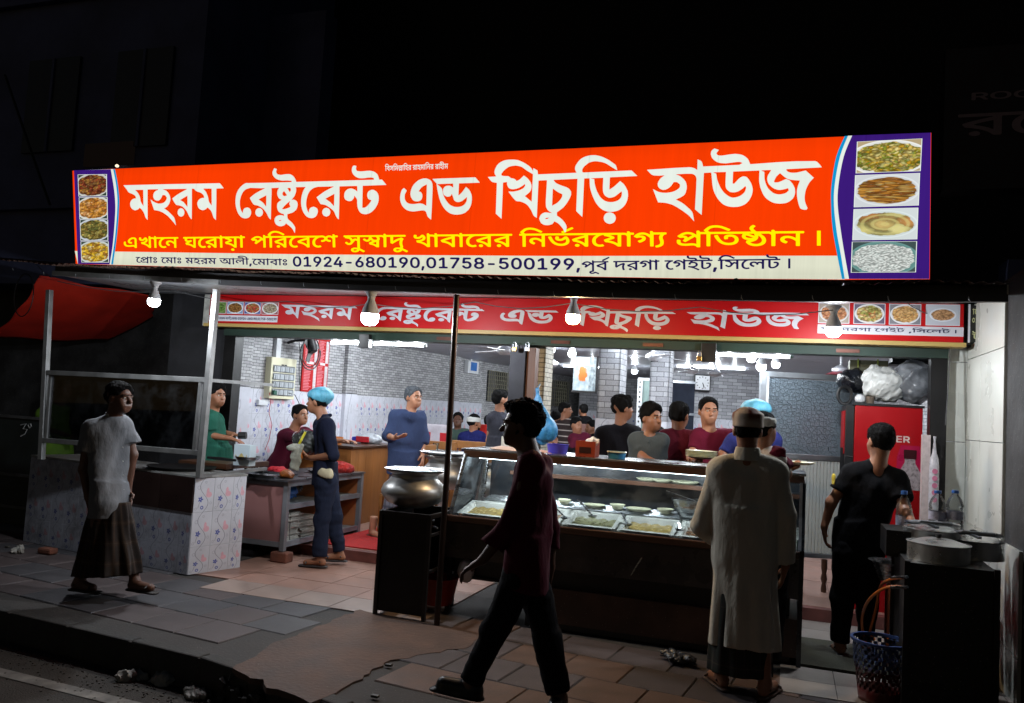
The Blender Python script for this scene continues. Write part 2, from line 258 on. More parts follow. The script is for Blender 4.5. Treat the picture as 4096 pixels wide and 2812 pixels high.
'c':[[3853,394,-21,17,-7,7,-5,10,-6,20,-4,8,-4,4,-6,4,-9,3,-10,0,-11,0,-65,-7,-13,0,-24,3,-16,4,-12,5,-11,6,-10,8,-9,8,-11,13,-5,9,-5,11,-4,13,-2,9,-1,12,0,10,2,15,4,18,7,19,5,9,3,2,7,6,9,5,4,-2,19,-17,0,-3,-12,-19,-4,-7,-2,-9,-1,-9,0,-13,2,-10,4,-9,5,-7,5,-6,8,-6,11,-5,11,-3,24,-2,16,0,39,4,11,0,15,-2,10,-2,9,-4,21,-12,1,1,0,6,8,152,0,8,-2,0,-24,-10,-9,-4,-10,-6,-9,-8,-20,-23,1,-2,15,-4,6,-4,4,-5,3,-6,2,-6,1,-6,0,-7,-1,-7,-1,-4,-3,-8,-4,-6,-5,-5,-11,-6,-7,-2,-9,-2,-9,0,-10,1,-14,4,-7,4,-6,5,-8,11,-5,8,-3,9,-2,11,0,10,2,13,4,14,6,14,7,13,8,11,10,10,13,11,17,12,10,5,16,6,20,5,10,1,12,0,13,-2,10,-3,15,-7,9,-7,5,-6,4,-7,4,-11,1,-7,0,-34,-2,-33,-9,-124,-7,-78,0,-2],[212,36,-16,2,-17,4,-12,4,-13,7,-14,10,-13,11,-10,11,-10,13,-10,16,-9,17,-6,15,-6,16,-9,36,-7,35,-6,40,1,2,1,1,-2,3,-34,34,-1,2,3,0,55,1,307,1,3,-2,33,-37,0,-2,-4,0,-141,-1,-25,0,-3,0,-1,-2,-6,-82,0,-7,2,-1,13,9,14,12,10,11,25,30,2,1,16,-13,9,-9,4,-5,4,-7,7,-15,4,-11,3,-15,0,-9,0,-12,-2,-16,-2,-12,-4,-12,-5,-11,-6,-11,-7,-10,-6,-7,-14,-11,-9,-7,-9,-5,-18,-6,-13,-3,-16,-2,-12,-1],[-16,59,16,-1,15,1,12,2,15,5,11,6,8,6,7,8,8,11,3,7,1,6,3,23,-1,0,-1,0,-35,-25,-7,-4,-7,-3,-14,-4,-11,-1,-8,1,-9,2,-11,6,-5,5,-3,4,-2,7,-6,18,-9,21,-1,0,-1,-1,-6,-11,-5,-4,-7,-3,-7,-1,-7,-1,-8,0,-10,4,-18,11,-5,18,-1,7,1,6,2,14,5,8,3,4,5,4,7,4,8,3,8,1,15,0,8,-1,8,-3,18,-11,1,2,0,5,0,21,0,2,-2,1,-66,0,-70,-1,-1,0,2,-2,28,-21,10,-11,4,-10,4,-25,2,-11,3,-7,8,-17,8,-14,8,-12,9,-11,14,-15,11,-8,10,-5,12,-5,14,-4]],
'd':[[4949,292,-14,23,-6,9,-16,19,-8,8,-9,8,-14,8,-13,6,-2,1,-11,-15,-4,-4,-4,-2,-12,-4,-8,-2,-10,-1,-12,0,-11,1,-11,3,-9,4,-9,6,-6,8,-10,24,0,3,6,16,2,4,4,6,8,7,7,5,8,3,9,3,14,0,40,-5,0,1,-1,1,-20,12,-8,7,-5,6,-5,9,-3,7,-2,8,-1,19,0,16,11,144,0,9,0,1,-7,1,-57,-1,-1,-1,-1,-1,-17,-268,-1,-2,-1,-1,-16,10,-6,6,-6,10,-10,23,-6,11,-15,21,-8,10,-9,8,-11,7,-10,5,-22,9,-13,3,-20,1,-10,4,-17,16,-14,17,-27,35,0,1,2,1,25,-2,11,0,11,1,27,5,8,2,14,5,11,5,9,5,5,4,10,12,1,1,1,2,-3,12,-2,0,-16,-11,-12,-7,-12,-6,-13,-5,-11,-3,-12,-2,-11,-2,-10,0,-12,2,-11,4,-7,4,-4,5,-5,8,-4,12,-1,9,1,11,-2,0,-29,-3,-2,-1,-1,-6,-5,-91,-11,-165,0,-6,-1,-1,-1,0,-43,37,-1,2,13,229,-2,1,-30,5,-11,6,-12,12,-16,20,-1,2,1,1,4,0,43,1,19,1,0,2,-8,10,-3,6,-2,8,0,9,2,11,5,12,7,13,8,12,8,8,9,7,12,7,13,6,11,4,14,3,14,2,19,1,18,0,19,-1,14,-2,14,-2,13,-4,16,-7,19,-9,18,-10,13,-9,12,-8,9,-8,10,-11,5,-8,4,-7,2,-12,-1,-10,1,-2,3,37,1,4,2,-1,29,-17,1,-3,2,-24,0,-2,2,0,293,3,2,0,0,1,-8,15,-3,10,0,8,1,7,3,8,4,8,14,19,10,11,10,9,11,7,13,6,13,5,10,2,13,3,14,2,13,0,12,0,14,-1,15,-3,22,-6,26,-11,32,-17,10,-7,18,-13,14,-10,8,-8,2,-4,3,-8,6,-24,-1,0,-3,1,-34,21,-34,23,-15,8,-16,6,-26,6,-19,3,-14,1,-13,-1,-12,-2,-15,-4,-9,-4,-7,-5,-17,-12,-8,-7,-7,-8,-5,-8,-2,-5,-1,-3,0,-6,2,-7,2,-5,14,-1,314,4,28,0,2,-1,38,-37,1,-2,-2,0,-182,-3,-12,-1,-1,-1,-4,-67,0,-18,1,0,14,8,19,12,12,10,32,28,2,-1,20,-17,6,-7,7,-10,7,-12,6,-12,5,-11,2,-15,1,-9,0,-12,-2,-9,-2,-13,-4,-12,-5,-12,-6,-11,-9,-11,-9,-10,-10,-8,-13,-9,-15,-7,-14,-4,-17,-3,-14,-1,-16,0,-17,3,-16,5,-14,6,-12,8,-11,9,-12,13,-12,15,-7,11,-8,15,-14,32,-10,29,-5,19,-3,17,-1,12,-1,47,-2,1,-36,0,-2,-1,-1,-2,0,-6,-10,-164,-6,-94,-1,-8,-1,0,-5,4,-38,36,-1,2,12,222,1,7,-1,2,-2,1,-12,0,-165,-3,-2,-1,-1,-1,1,-1,11,-14,7,-7,9,-5,15,-7,23,-9,34,-12,11,-6,7,-5,9,-11,5,-8,1,-4,0,-10,0,-8,-3,-9,-4,-10,-11,-20,-14,-21,-18,-22,-12,-12,-12,-9,-35,-24,-2,-3,1,-22,23,-15,12,-10,11,-11,11,-13,6,-9,6,-11,2,-6,2,-7,-1,-10,-9,-30,-1,-1],[328,61,-9,2,-7,3,-8,5,-5,5,-4,5,-4,8,-1,6,-1,8,1,7,3,8,4,7,6,7,7,5,9,3,10,2,7,0,7,-1,9,-3,8,-4,6,-6,6,-7,3,-8,2,-10,0,-6,-2,-7,-3,-8,-5,-6,-6,-6,-7,-4,-7,-3,-9,-2],[-488,38,11,0,16,8,-1,1,-2,1,-19,-1,-10,-7,0,-1,1,0],[56,96,1,0,6,3,24,12,10,6,11,9,14,15,8,12,3,5,3,18,-1,2,-23,11,-15,8,-34,24,-1,-1,0,-4,-7,-118],[434,17,10,0,8,0,14,2,10,2,13,5,6,3,10,7,4,5,5,5,4,7,2,7,2,10,1,8,-1,5,-2,8,-1,1,-1,-1,-39,-29,-6,-4,-8,-4,-14,-4,-13,-2,-9,0,-7,2,-7,3,-11,7,-4,3,-4,5,-6,10,-4,11,-1,6,-1,23,1,24,3,45,-1,4,-82,-1,-9,-1,5,-2,18,-4,2,-2,2,-27,2,-10,3,-12,6,-20,7,-18,7,-13,12,-21,8,-10,8,-8,9,-7,10,-7,6,-3,14,-5],[-574,10,1,1,0,2,6,91,7,107,-1,3,-1,0,-2,0,-38,22,-9,6,-30,22,-11,6,-13,4,-13,3,-9,2,-13,1,-16,-1,-15,-2,-19,-4,-6,-3,-9,-5,-11,-7,-19,-15,-8,-9,-11,-13,1,-4,4,-9,10,-1,2,-2,1,0,37,-2,7,-2,6,-5,11,-9,14,-2,9,-2,8,-4,7,-5,6,-9,17,6,8,4,10,8,21,19,3,2,2,-1,23,-17,9,-9,11,-14,6,-8,3,-8,3,-8,2,-10,0,-11,-1,-8,-2,-7,-3,-8,-5,-8,-6,-7,-8,-7,-27,-19,-2,-2]],
'e':[[5874,367,-26,30,-9,10,-11,9,-31,23,-34,23,-16,9,-14,8,-10,4,-18,6,-15,4,-14,3,-13,1,-34,3,-2,4,-30,79,-2,7,-1,1,1,1,26,-15,11,-5,15,-4,21,-3,14,-1,14,1,16,2,12,2,15,4,9,4,11,6,11,8,6,5,3,5,2,15,-1,3,-11,11,-7,5,-8,2,-17,0,-1,-2,-13,-20,-6,-6,-10,-9,-11,-7,-9,-4,-6,-2,-9,-1,-7,-1,-6,1,-8,3,-7,4,-5,4,-7,8,-3,7,-2,8,0,6,1,7,5,12,4,6,6,9,7,7,7,6,18,11,-4,1,-38,-1,-35,3,-13,6,-10,9,-21,23,-1,1,1,1,201,7,90,1,16,-2,16,-5,6,-3,12,-9,2,-1,1,2,0,8,2,59,0,2,1,0,19,-9,7,-7,4,-9,5,-22,0,-1,2,-1,237,3,3,3,15,8,1,0,0,1,-10,5,-10,3,-15,0,-64,-6,-12,-1,-10,1,-18,2,-13,3,-11,4,-9,5,-15,12,-9,10,-3,5,-3,7,-4,15,0,5,1,7,2,7,3,5,3,4,4,3,10,7,2,0,27,-10,0,-2,-15,-18,-1,-2,4,-7,3,-4,3,-2,5,-2,10,-2,16,0,41,5,23,2,18,1,14,-2,13,-2,12,-3,10,-4,9,-5,9,-7,9,-8,6,-7,5,-9,8,-22,2,-3,55,2,117,5,113,2,116,-3,10,-4,4,-3,9,-10,17,-23,0,-1,-2,0,-211,-5,-2,0,0,-2,0,-4,2,-4,5,-5,6,-4,8,-3,18,-3,13,0,15,1,49,11,3,0,48,-47,-1,-2,-20,-22,-8,-11,-11,-22,-5,-13,-4,-12,-2,-11,-3,-19,-1,-17,1,-14,2,-12,5,-17,10,-23,-4,-8,-2,-2,-10,-1,-9,1,-10,3,-6,3,-4,4,-5,12,-4,12,-7,31,-3,22,-1,13,0,13,0,9,2,13,5,22,11,30,0,2,-25,2,-21,3,-19,4,-9,3,-8,5,-14,10,-12,11,-13,13,-2,0,-16,-15,-6,-6,-3,-5,-5,-10,-7,-16,1,-2,3,-5,1,-1,2,0,13,0,9,1,15,6,31,14,2,0,12,-6,7,-3,6,-6,12,-16,7,-12,5,-11,3,-8,1,-10,1,-11,0,-7,-2,-11,-3,-10,-4,-9,-5,-8,-4,-4,-4,-4,-8,-7,-15,-9,-5,-2,-9,-3,-15,-2,-21,-1,-19,2,-15,3,-13,5,-9,5,-15,10,-12,10,-9,10,-9,13,-7,14,-10,26,-5,17,-4,21,-2,18,0,15,2,48,0,3,-2,1,-164,-2,-2,-1,-1,-1,0,-6,-3,-67,0,-4,9,-3,2,1,16,18,10,11,11,9,10,6,8,2,5,1,8,-1,4,-1,8,-4,6,-6,8,-11,8,-13,6,-11,6,-18,3,-14,1,-10,-1,-13,-2,-12,-3,-12,-5,-11,-6,-12,-7,-12,-9,-10,-6,-6,-4,-4,-11,-7,-11,-5,-14,-5,-12,-3,-12,-1,-20,-1,-20,2,-11,2,-14,4,-12,5,-12,7,-11,10,-12,13,-11,14,-10,16,-5,10,-6,13,-7,20,-4,15,-4,27,-6,76,-3,1,-45,-1,-1,-2,-1,-6,-15,-268,0,-6,-1,-1,-1,0,-2,1,-39,34,-2,3,9,148,2,47,0,10,0,6,-3,7,-3,7,-5,6,-6,5,-10,4,-8,2,-39,1,-59,-2,-5,-1,0,-1,19,-7,12,-7,15,-13,11,-12,7,-10,4,-9,2,-11,2,-9,0,-11,-1,-12,-3,-10,-2,-10,-5,-11,-5,-7,-8,-7,-13,-8,-10,-5,-25,-10,-2,-1,0,-1,36,-20,14,-9,21,-18,27,-25,7,-8,6,-9,4,-14,8,-46,0,-1],[252,156,9,0,6,0,7,1,13,3,8,3,9,4,8,5,9,7,7,7,3,3,3,5,4,9,4,16,-1,5,-3,6,-1,1,-2,-1,-17,-16,-9,-6,-13,-8,-11,-5,-12,-3,-13,-1,-10,1,-10,2,-6,3,-5,4,-10,9,-5,7,-2,5,-2,7,-1,11,0,25,3,61,-1,3,-2,0,-7,0,-61,0,-10,-1,-2,-1,3,-2,14,-5,2,-2,5,-32,2,-9,6,-18,11,-27,7,-13,12,-18,8,-10,7,-7,13,-11,10,-7,7,-4,7,-3],[307,12,12,1,12,2,11,3,9,4,3,2,5,5,8,8,-1,4,-2,10,-3,1,-16,-5,-20,-4,-10,-1,-9,0,-10,2,-10,3,-9,4,-8,5,-9,7,-6,6,-10,11,-6,11,-2,6,-2,10,-1,9,1,7,0,4,2,8,4,8,17,28,1,2,-3,1,-27,0,-23,-1,-10,-1,1,-1,2,-1,15,-7,2,-2,0,-34,1,-12,2,-10,4,-15,6,-16,6,-12,6,-10,9,-10,9,-9,12,-10,8,-4,11,-4,11,-2]],
}
GLYPHS=[[[152,-3,-4,0,-2,2,-6,10,-4,4,-4,3,-5,2,-14,0,-32,-3,-19,-1,-10,2,-10,2,-6,2,-8,4,-6,5,-5,7,-4,7,-3,8,-2,10,0,11,2,16,2,5,3,3,4,0,11,-2,2,0,2,-2,1,-4,-1,-10,0,-10,0,-6,2,-6,2,-5,3,-4,3,-3,5,-2,11,-3,12,0,10,0,20,3,16,1,14,-2,10,-5,1,0,1,1,0,3,0,78,-1,9,-1,3,-2,2,-6,3,-6,1,-7,-1,-8,-3,-7,-4,-7,-5,-6,-7,-4,-7,-2,-4,-1,-6,0,-4,2,-3,3,-2,3,-1,12,0,3,-1,2,-3,1,-7,0,-7,-1,-3,-4,-3,-9,-1,-11,1,-8,2,-7,5,-6,5,-3,6,-3,9,0,10,2,7,2,8,4,6,5,8,6,7,6,5,13,9,8,4,7,2,14,2,9,-1,7,-1,7,-2,5,-3,6,-5,4,-6,3,-7,1,-8,0,-121,0,-5,-2,-2,-1,-1,-4,-1]],
[[135,-3,-4,0,-3,2,-18,21,-10,9,-12,9,-8,4,-10,6,-11,4,-17,4,-3,3,-2,4,-4,14,0,4,1,2,4,2,15,3,11,2,9,3,6,4,6,5,3,5,2,6,0,9,-2,3,-2,1,-8,-9,-7,-5,-7,-4,-8,-3,-7,-1,-8,0,-8,2,-7,2,-6,4,-5,5,-3,5,-2,6,-1,9,1,7,2,9,4,4,3,2,3,-1,10,-2,4,-3,1,-1,1,-3,-2,-8,0,-7,1,-2,2,-2,3,-2,3,0,8,1,8,4,6,7,9,12,3,3,6,2,6,1,4,-1,4,-4,9,-11,3,-6,2,-7,2,-11,-2,-13,-4,-10,-3,-5,-5,-5,-9,-7,-13,-6,-2,-2,2,-2,12,-6,13,-7,9,-7,11,-11,2,-1,1,1,1,4,-1,123,1,7,3,2,2,1,6,1,4,-1,4,-3,4,-10,2,-2,19,-1,4,-1,1,-1,2,-4,0,-7,0,-5,-2,-3,-1,-2,-4,-1,-16,0,-2,-1,-1,-1,0,-130,-2,-3,-3,-2]],
[[28,-3,-3,0,-3,1,-1,3,-1,3,0,112,-3,7,-6,7,-4,2,-8,3,-3,2,-2,3,0,8,0,4,1,3,3,2,2,1,8,-1,10,-5,1,0,1,2,0,13,1,4,3,3,7,1,5,-1,2,-2,2,-3,3,-8,3,-2,18,-1,5,-1,1,-2,1,-3,0,-8,0,-6,-1,-1,-2,-2,-5,-1,-15,0,-2,-2,-1,-129,-1,-4,-3,-2]],
[[66,-5,-8,1,-8,2,-7,2,-7,4,-7,6,-5,5,-5,7,-4,8,-4,12,-2,13,0,10,0,8,2,13,3,11,6,13,7,10,12,13,-1,1,-2,0,-34,0,-4,1,-3,2,-1,3,0,10,1,5,3,2,6,1,79,0,5,-1,3,-3,0,-4,0,-8,-1,-5,-2,-2,-10,-3,-8,-4,-8,-6,-8,-7,-6,-9,-6,-8,-4,-10,-2,-10,-1,-13,1,-15,3,-11,3,-6,4,-4,4,-4,4,-2,8,-3,10,0,12,4,4,0,3,-4,5,-9,1,-3,-1,-3,-2,-2,-3,-2,-6,-3,-6,-1]],
[[112,-3,-4,1,-2,2,-1,2,0,44,-1,5,-3,4,-9,9,-6,6,-8,6,-11,6,-6,1,-6,1,-5,0,-6,-2,-4,-2,-2,-3,-2,-3,-1,-5,0,-4,2,-4,5,-6,10,-7,2,-3,0,-4,-5,-10,-3,-3,-3,-2,-5,1,-6,4,-7,4,-6,6,-4,5,-3,6,-2,6,-2,7,0,8,2,7,2,7,3,5,5,5,6,4,6,4,8,2,8,1,8,0,7,-1,8,-2,14,-6,7,-5,10,-8,1,0,1,2,1,4,0,37,-1,4,-2,1,-3,0,-99,1,-4,2,-2,3,0,12,1,2,2,3,3,1,4,0,143,0,5,0,3,-3,1,-4,0,-9,0,-3,-2,-3,-2,-1,-3,-1,-17,0,-1,-1,-1,-1,0,-129,-1,-3,-3,-3,-4,0]],
[[118,-3,-3,0,-3,2,-10,10,-8,7,-9,6,-10,6,-18,8,-12,3,-14,2,-4,3,-2,4,-5,12,-1,3,0,4,3,4,15,11,1,1,-2,2,-7,3,-7,4,-4,4,-3,5,-3,7,-1,8,0,6,3,10,0,1,-2,1,-12,1,-2,0,-2,2,-2,4,0,9,1,4,2,3,3,1,4,0,148,0,6,0,3,-2,2,-4,0,-8,-1,-5,-1,-3,-2,-1,-3,-1,-17,0,-1,-1,-1,-1,-1,-130,-1,-3,-3,-2],[-24,36,2,0,1,0,0,3,0,97,-2,1,-3,0,-55,0,-5,-1,-5,-5,-3,-4,-1,-3,1,-8,1,-3,3,-2,3,-2,5,-2,9,0,9,2,10,5,4,0,3,-1,3,-2,5,-8,1,-4,0,-3,-2,-2,-35,-23,-4,-3,-1,-2,3,-1,17,-6,10,-5,14,-8]],
[[41,-4,-6,3,-5,5,-2,6,1,8,1,4,2,2,6,4,6,2,7,0,6,-3,4,-5,2,-7,0,-7,-3,-6,-6,-5,-6,-2],[60,2,-3,1,-3,2,-9,13,-9,11,-8,7,-8,6,-10,7,-12,5,-11,5,-14,3,-3,2,-3,2,-1,3,-6,14,-1,5,1,3,2,2,18,11,36,17,36,14,1,2,0,2,-4,0,-98,1,-3,2,-2,4,0,11,1,2,2,2,3,2,4,0,140,0,6,-1,3,-2,1,-4,0,-9,-1,-4,-1,-2,-4,-2,-17,0,-2,0,-1,-3,0,-124,-1,-6,-1,-3,-4,-1],[-22,44,2,-1,1,4,0,55,-1,3,0,2,-4,-1,-25,-9,-21,-10,-9,-6,-1,-1,1,-1,19,-8,14,-8,12,-8]],
[[118,-3,-4,0,-3,1,-13,14,-8,8,-8,7,-11,6,-18,9,-14,4,-17,3,-2,2,-2,1,-3,6,-5,13,0,3,1,4,3,3,9,5,30,16,1,1,0,1,-4,4,-11,5,-8,4,-19,6,-2,3,1,6,-1,2,-10,1,-3,1,-2,3,-1,7,1,7,2,4,3,1,4,0,148,0,5,0,3,-3,1,-3,0,-10,0,-4,-2,-2,-4,-2,-17,0,-2,-2,-1,-129,-1,-4,-3,-2],[-23,38,1,0,1,3,0,90,0,4,-2,2,-3,0,-45,0,-5,0,0,-2,1,0,16,-11,12,-9,2,-5,1,-11,-1,-4,-3,-2,-33,-17,-3,-1,-1,-2,3,-2,16,-5,14,-7,14,-9]],
[[-69,-48,-6,3,-4,4,-3,6,0,8,4,6,5,5,7,2,6,0,6,-3,5,-5,2,-7,0,-7,-2,-6,-6,-4,-6,-3]],
[[140,-3,-3,0,-2,1,-2,3,0,2,0,83,-1,3,-2,5,-8,9,-2,1,-1,-1,-58,-54,-4,-2,-4,1,-10,9,-2,2,-1,3,1,3,6,8,3,7,1,7,-1,2,-1,3,-4,3,-5,1,-5,-1,-9,-2,-5,1,-14,13,-2,2,-1,3,0,2,1,4,8,9,11,11,11,9,11,7,12,4,13,2,14,-1,11,-4,11,-5,10,-8,12,-12,2,-1,1,0,1,3,0,36,1,3,2,3,8,1,6,-2,2,-3,4,-9,2,-2,20,-1,3,-1,2,-2,1,-4,0,-9,0,-3,-2,-3,-2,-1,-3,-1,-17,0,-1,-1,-1,-1,0,-129,-1,-3,-3,-3,-4,0],[-77,100,2,-1,2,1,24,23,2,2,-1,3,-7,5,-7,3,-8,2,-9,0,-8,-1,-7,-2,-7,-4,-6,-6,-1,-2,0,-1,13,-2,5,-2,4,-3,5,-6]],
[[28,-3,-3,0,-3,1,-1,3,-1,3,0,128,-1,1,-2,1,-15,0,-4,1,-3,3,-1,3,0,11,2,4,4,2,9,0,2,1,0,3,-8,10,0,4,0,3,12,18,11,13,6,6,6,5,13,6,7,3,9,1,16,1,16,-2,17,-5,9,-4,10,-6,20,-13,20,-15,2,-4,0,-3,-2,-4,-6,-7,-2,-1,-4,0,-3,1,-26,19,-15,10,-16,6,-9,2,-8,1,-14,0,-11,-3,-7,-3,-5,-3,-9,-10,-9,-13,0,-3,1,-4,6,-7,4,-2,3,-1,19,0,4,-1,2,-2,1,-3,0,-10,-1,-4,-1,-2,-2,-1,-19,-1,-2,-2,-1,-129,-1,-4,-3,-2]],
[[110,-3,-4,0,-3,2,-8,12,-7,9,-10,9,-11,9,-10,6,-11,5,-11,4,-14,4,-3,2,-3,2,-1,3,-6,14,-1,4,1,4,2,2,18,11,21,11,17,7,33,13,2,2,0,1,-2,1,-2,0,-98,1,-3,2,-2,4,0,11,1,3,2,2,3,1,4,0,140,0,5,0,3,-3,2,-3,0,-10,-1,-4,-1,-2,-4,-2,-17,0,-3,-2,0,-129,-2,-4,-3,-2],[-23,44,2,-1,1,4,0,56,-1,4,-4,-1,-27,-11,-21,-10,-8,-4,1,-2,19,-8,14,-8,12,-8]],
[[131,-3,-3,0,-3,1,-1,2,-1,3,0,106,-2,6,-5,7,-6,6,-6,4,-5,2,-7,1,-6,0,-7,-2,-4,-4,-2,-5,-1,-5,0,-6,2,-5,3,-3,3,-3,5,-2,17,-4,3,-3,0,-4,-1,-11,-1,-3,-2,-2,-3,-1,-4,0,-8,2,-8,2,-9,5,-5,4,-5,5,-2,1,-9,-9,-10,-6,-12,-3,-7,-1,-5,0,-2,2,-2,4,-1,11,1,4,3,3,14,3,6,3,3,2,3,4,2,4,1,5,-1,5,-2,4,-2,4,-4,2,-4,2,-5,1,-7,0,-15,-1,-3,1,-3,3,-1,11,0,4,2,3,4,2,10,2,10,0,8,-1,8,-3,6,-2,6,-4,5,-6,2,-1,2,1,6,6,5,5,9,3,8,2,8,0,10,-2,6,-3,10,-6,2,0,1,2,0,16,1,4,3,3,6,1,5,-1,3,-2,2,-3,3,-8,3,-2,19,-1,2,-1,2,-1,2,-4,0,-5,0,-7,-2,-3,-2,-2,-2,-1,-17,0,-2,-1,-1,-1,0,-129,-1,-4,-3,-2]],
[[132,-3,-3,0,-2,1,-2,2,-1,3,0,74,-2,3,-2,3,-5,4,-3,2,-3,1,-3,-1,-5,-3,-6,-9,-13,-22,-8,-12,-6,-7,-7,-5,-5,-1,-6,-1,-7,0,-5,1,-6,2,-6,3,-5,5,-5,5,-6,8,-3,5,1,4,3,4,8,4,3,1,2,0,3,-2,7,-10,4,-3,4,-2,6,0,3,2,3,2,8,10,1,4,-1,6,-2,13,-2,7,-3,5,-4,5,-6,4,-8,3,-27,6,-2,1,-1,3,0,7,0,1,-2,1,-6,1,-3,2,-2,4,0,9,1,4,2,3,3,1,4,0,161,0,6,0,3,-2,2,-4,0,-9,-1,-4,-2,-3,-2,-1,-3,-1,-16,0,-2,-1,-1,-1,0,-130,-1,-3,-3,-2,-4,0],[-61,105,2,0,6,6,4,3,3,2,5,1,5,1,6,-1,5,-2,6,-3,1,0,1,2,0,7,0,12,-1,3,-1,1,-4,0,-56,0,-6,-1,2,-1,9,-7,4,-5,5,-7]],
[[-77,-69,-9,1,-6,3,-8,5,-4,6,-3,6,-2,8,1,7,2,8,3,5,6,5,6,3,6,3,9,1,7,1,21,-2,1,1,1,7,1,2,2,3,3,0,12,0,4,-1,2,-2,0,-2,1,-17,1,-3,17,-11,19,-14,6,-5,1,-3,0,-3,-1,-2,-7,-8,-3,-2,-3,0,-4,1,-26,20,-4,3,-2,0,-2,-1,-3,-6,-5,-5,-5,-5,-6,-3,-6,-2,-7,-2,-8,-1],[-8,22,10,0,7,3,4,2,3,4,2,3,0,2,-1,2,-4,1,-10,2,-7,0,-7,-2,-2,-2,-2,-2,-1,-3,0,-3,1,-2,2,-2]],
[[139,-3,-3,0,-4,2,-14,13,-12,9,-13,7,-19,6,-2,1,-3,3,-6,14,0,4,1,2,4,4,26,15,2,1,-1,2,-7,7,-6,7,-2,1,-1,0,-7,-12,-8,-7,-4,-2,-5,-2,-9,0,-10,2,-9,5,-10,9,-8,11,-2,4,2,4,9,6,5,1,3,0,2,-2,7,-10,5,-4,3,-1,4,0,3,1,3,1,5,5,3,7,2,13,1,7,-1,2,-4,1,-56,0,-5,1,-3,3,-1,4,0,10,1,3,2,2,3,1,4,0,170,0,6,0,3,-2,2,-4,0,-5,0,-7,-2,-3,-4,-2,-17,-1,-1,-1,-1,-1,4,-11,1,-12,-1,-11,-2,-5,-4,-7,0,-4,-1,-80,-1,-3,-4,-2],[-23,35,3,-1,0,2,0,33,-1,3,-2,0,-10,-5,-17,-9,-5,-3,0,-2,1,-1,15,-7],[7,54,7,0,5,1,4,2,3,5,1,7,-2,8,-2,6,-4,7,-3,2,-3,0,-33,0,-3,0,-1,-3,3,-9,4,-8,4,-6,4,-5,5,-3,4,-2]],
[[111,-4,-3,4,-3,7,-4,19,-2,15,0,13,0,13,2,9,2,12,0,3,-2,-1,-7,-3,-21,-14,-16,-13,-19,-17,-4,-1,-5,2,-9,6,-2,3,-1,3,0,76,-3,2,-14,0,-2,1,-2,2,-2,4,0,9,1,4,2,3,3,1,4,0,142,0,6,-1,3,-2,1,-4,0,-11,-2,-3,-4,-3,-103,0,-4,-1,0,-1,-1,-46,0,-3,1,-2,3,1,19,15,14,9,18,9,17,8,4,0,4,-1,11,-11,3,-4,0,-2,0,-3,-6,-14,-3,-12,-2,-11,-1,-12,2,-22,2,-12,3,-12,1,-4,-2,-3,-3,-2,-11,-2]],
[[103,7,-9,1,-9,1,-9,3,-7,3,-7,4,-8,5,-13,12,-6,7,-6,10,-6,11,-6,13,-6,15,-6,18,0,5,2,3,3,2,12,3,3,0,3,-2,2,-3,7,-22,7,-18,8,-15,8,-10,9,-9,11,-7,12,-3,13,-2,10,1,10,4,8,5,5,6,4,7,1,9,0,12,-3,9,-2,3,-1,0,-8,-8,-7,-5,-8,-4,-7,-2,-8,-1,-7,0,-8,1,-6,2,-6,3,-5,4,-4,6,-3,6,-1,7,0,6,1,8,3,7,3,4,4,1,12,-3,5,-2,1,-2,1,-3,-3,-10,0,-3,1,-3,3,-4,3,-1,4,0,8,1,7,4,7,7,9,12,4,3,6,1,7,1,3,-1,3,-2,5,-8,5,-11,4,-8,2,-11,1,-11,0,-10,-2,-10,-2,-7,-5,-10,-6,-6,-5,-6,-8,-5,-8,-3,-8,-3,-10,-1],[-115,127,-3,2,-1,2,-1,12,1,2,1,3,2,1,3,1,177,0,3,-1,2,-1,2,-2,0,-3,0,-9,0,-4,-3,-2,-4,-2]],
[[-53,159,-2,1,-2,2,-8,11,0,4,2,3,75,49,5,1,2,0,3,-2,5,-8,1,-3,0,-3,-2,-3,-72,-50,-3,-1]],
[[126,-3,-4,0,-2,2,-2,2,0,3,-1,92,-4,6,-11,13,-8,8,-7,6,-7,3,-5,2,-5,1,-8,0,-6,-1,-5,-2,-5,-3,-3,-3,-1,-1,1,-1,14,0,9,-1,6,-3,6,-4,5,-6,4,-8,2,-8,-1,-9,-1,-7,-3,-6,-7,-10,-11,-10,-16,-10,-4,-1,-4,1,-3,4,-7,10,-1,4,2,4,18,10,5,4,4,4,2,6,1,3,-1,3,-2,3,-3,2,-7,2,-9,-1,-14,-4,-4,0,-4,3,-13,10,-2,3,0,3,0,3,3,4,11,16,9,8,10,7,9,4,11,2,11,1,11,-2,8,-3,9,-4,8,-6,12,-10,1,0,1,3,0,27,0,5,2,2,1,2,6,1,5,-1,4,-2,2,-3,3,-8,2,-2,20,-1,3,-1,2,-2,1,-4,0,-9,0,-3,-2,-3,-1,-1,-4,-1,-16,0,-2,-1,-1,-1,0,-129,-1,-3,-3,-3,-4,0]],
[[-3,-15,-2,2,-2,4,-3,9,1,4,3,3,13,5,8,5,6,6,1,4,2,6,1,8,-1,11,-6,33,-1,15,1,10,1,8,7,15,0,1,-2,0,-22,0,-5,2,-2,2,-1,3,0,9,1,4,3,3,4,1,57,0,6,-1,2,-2,2,-3,0,-10,-1,-4,-3,-3,-8,-2,-6,-6,-5,-8,-2,-5,-1,-6,-1,-9,1,-9,6,-30,1,-16,-1,-14,-3,-13,-3,-6,-4,-7,-6,-5,-6,-4,-7,-4,-9,-4,-9,-2]],
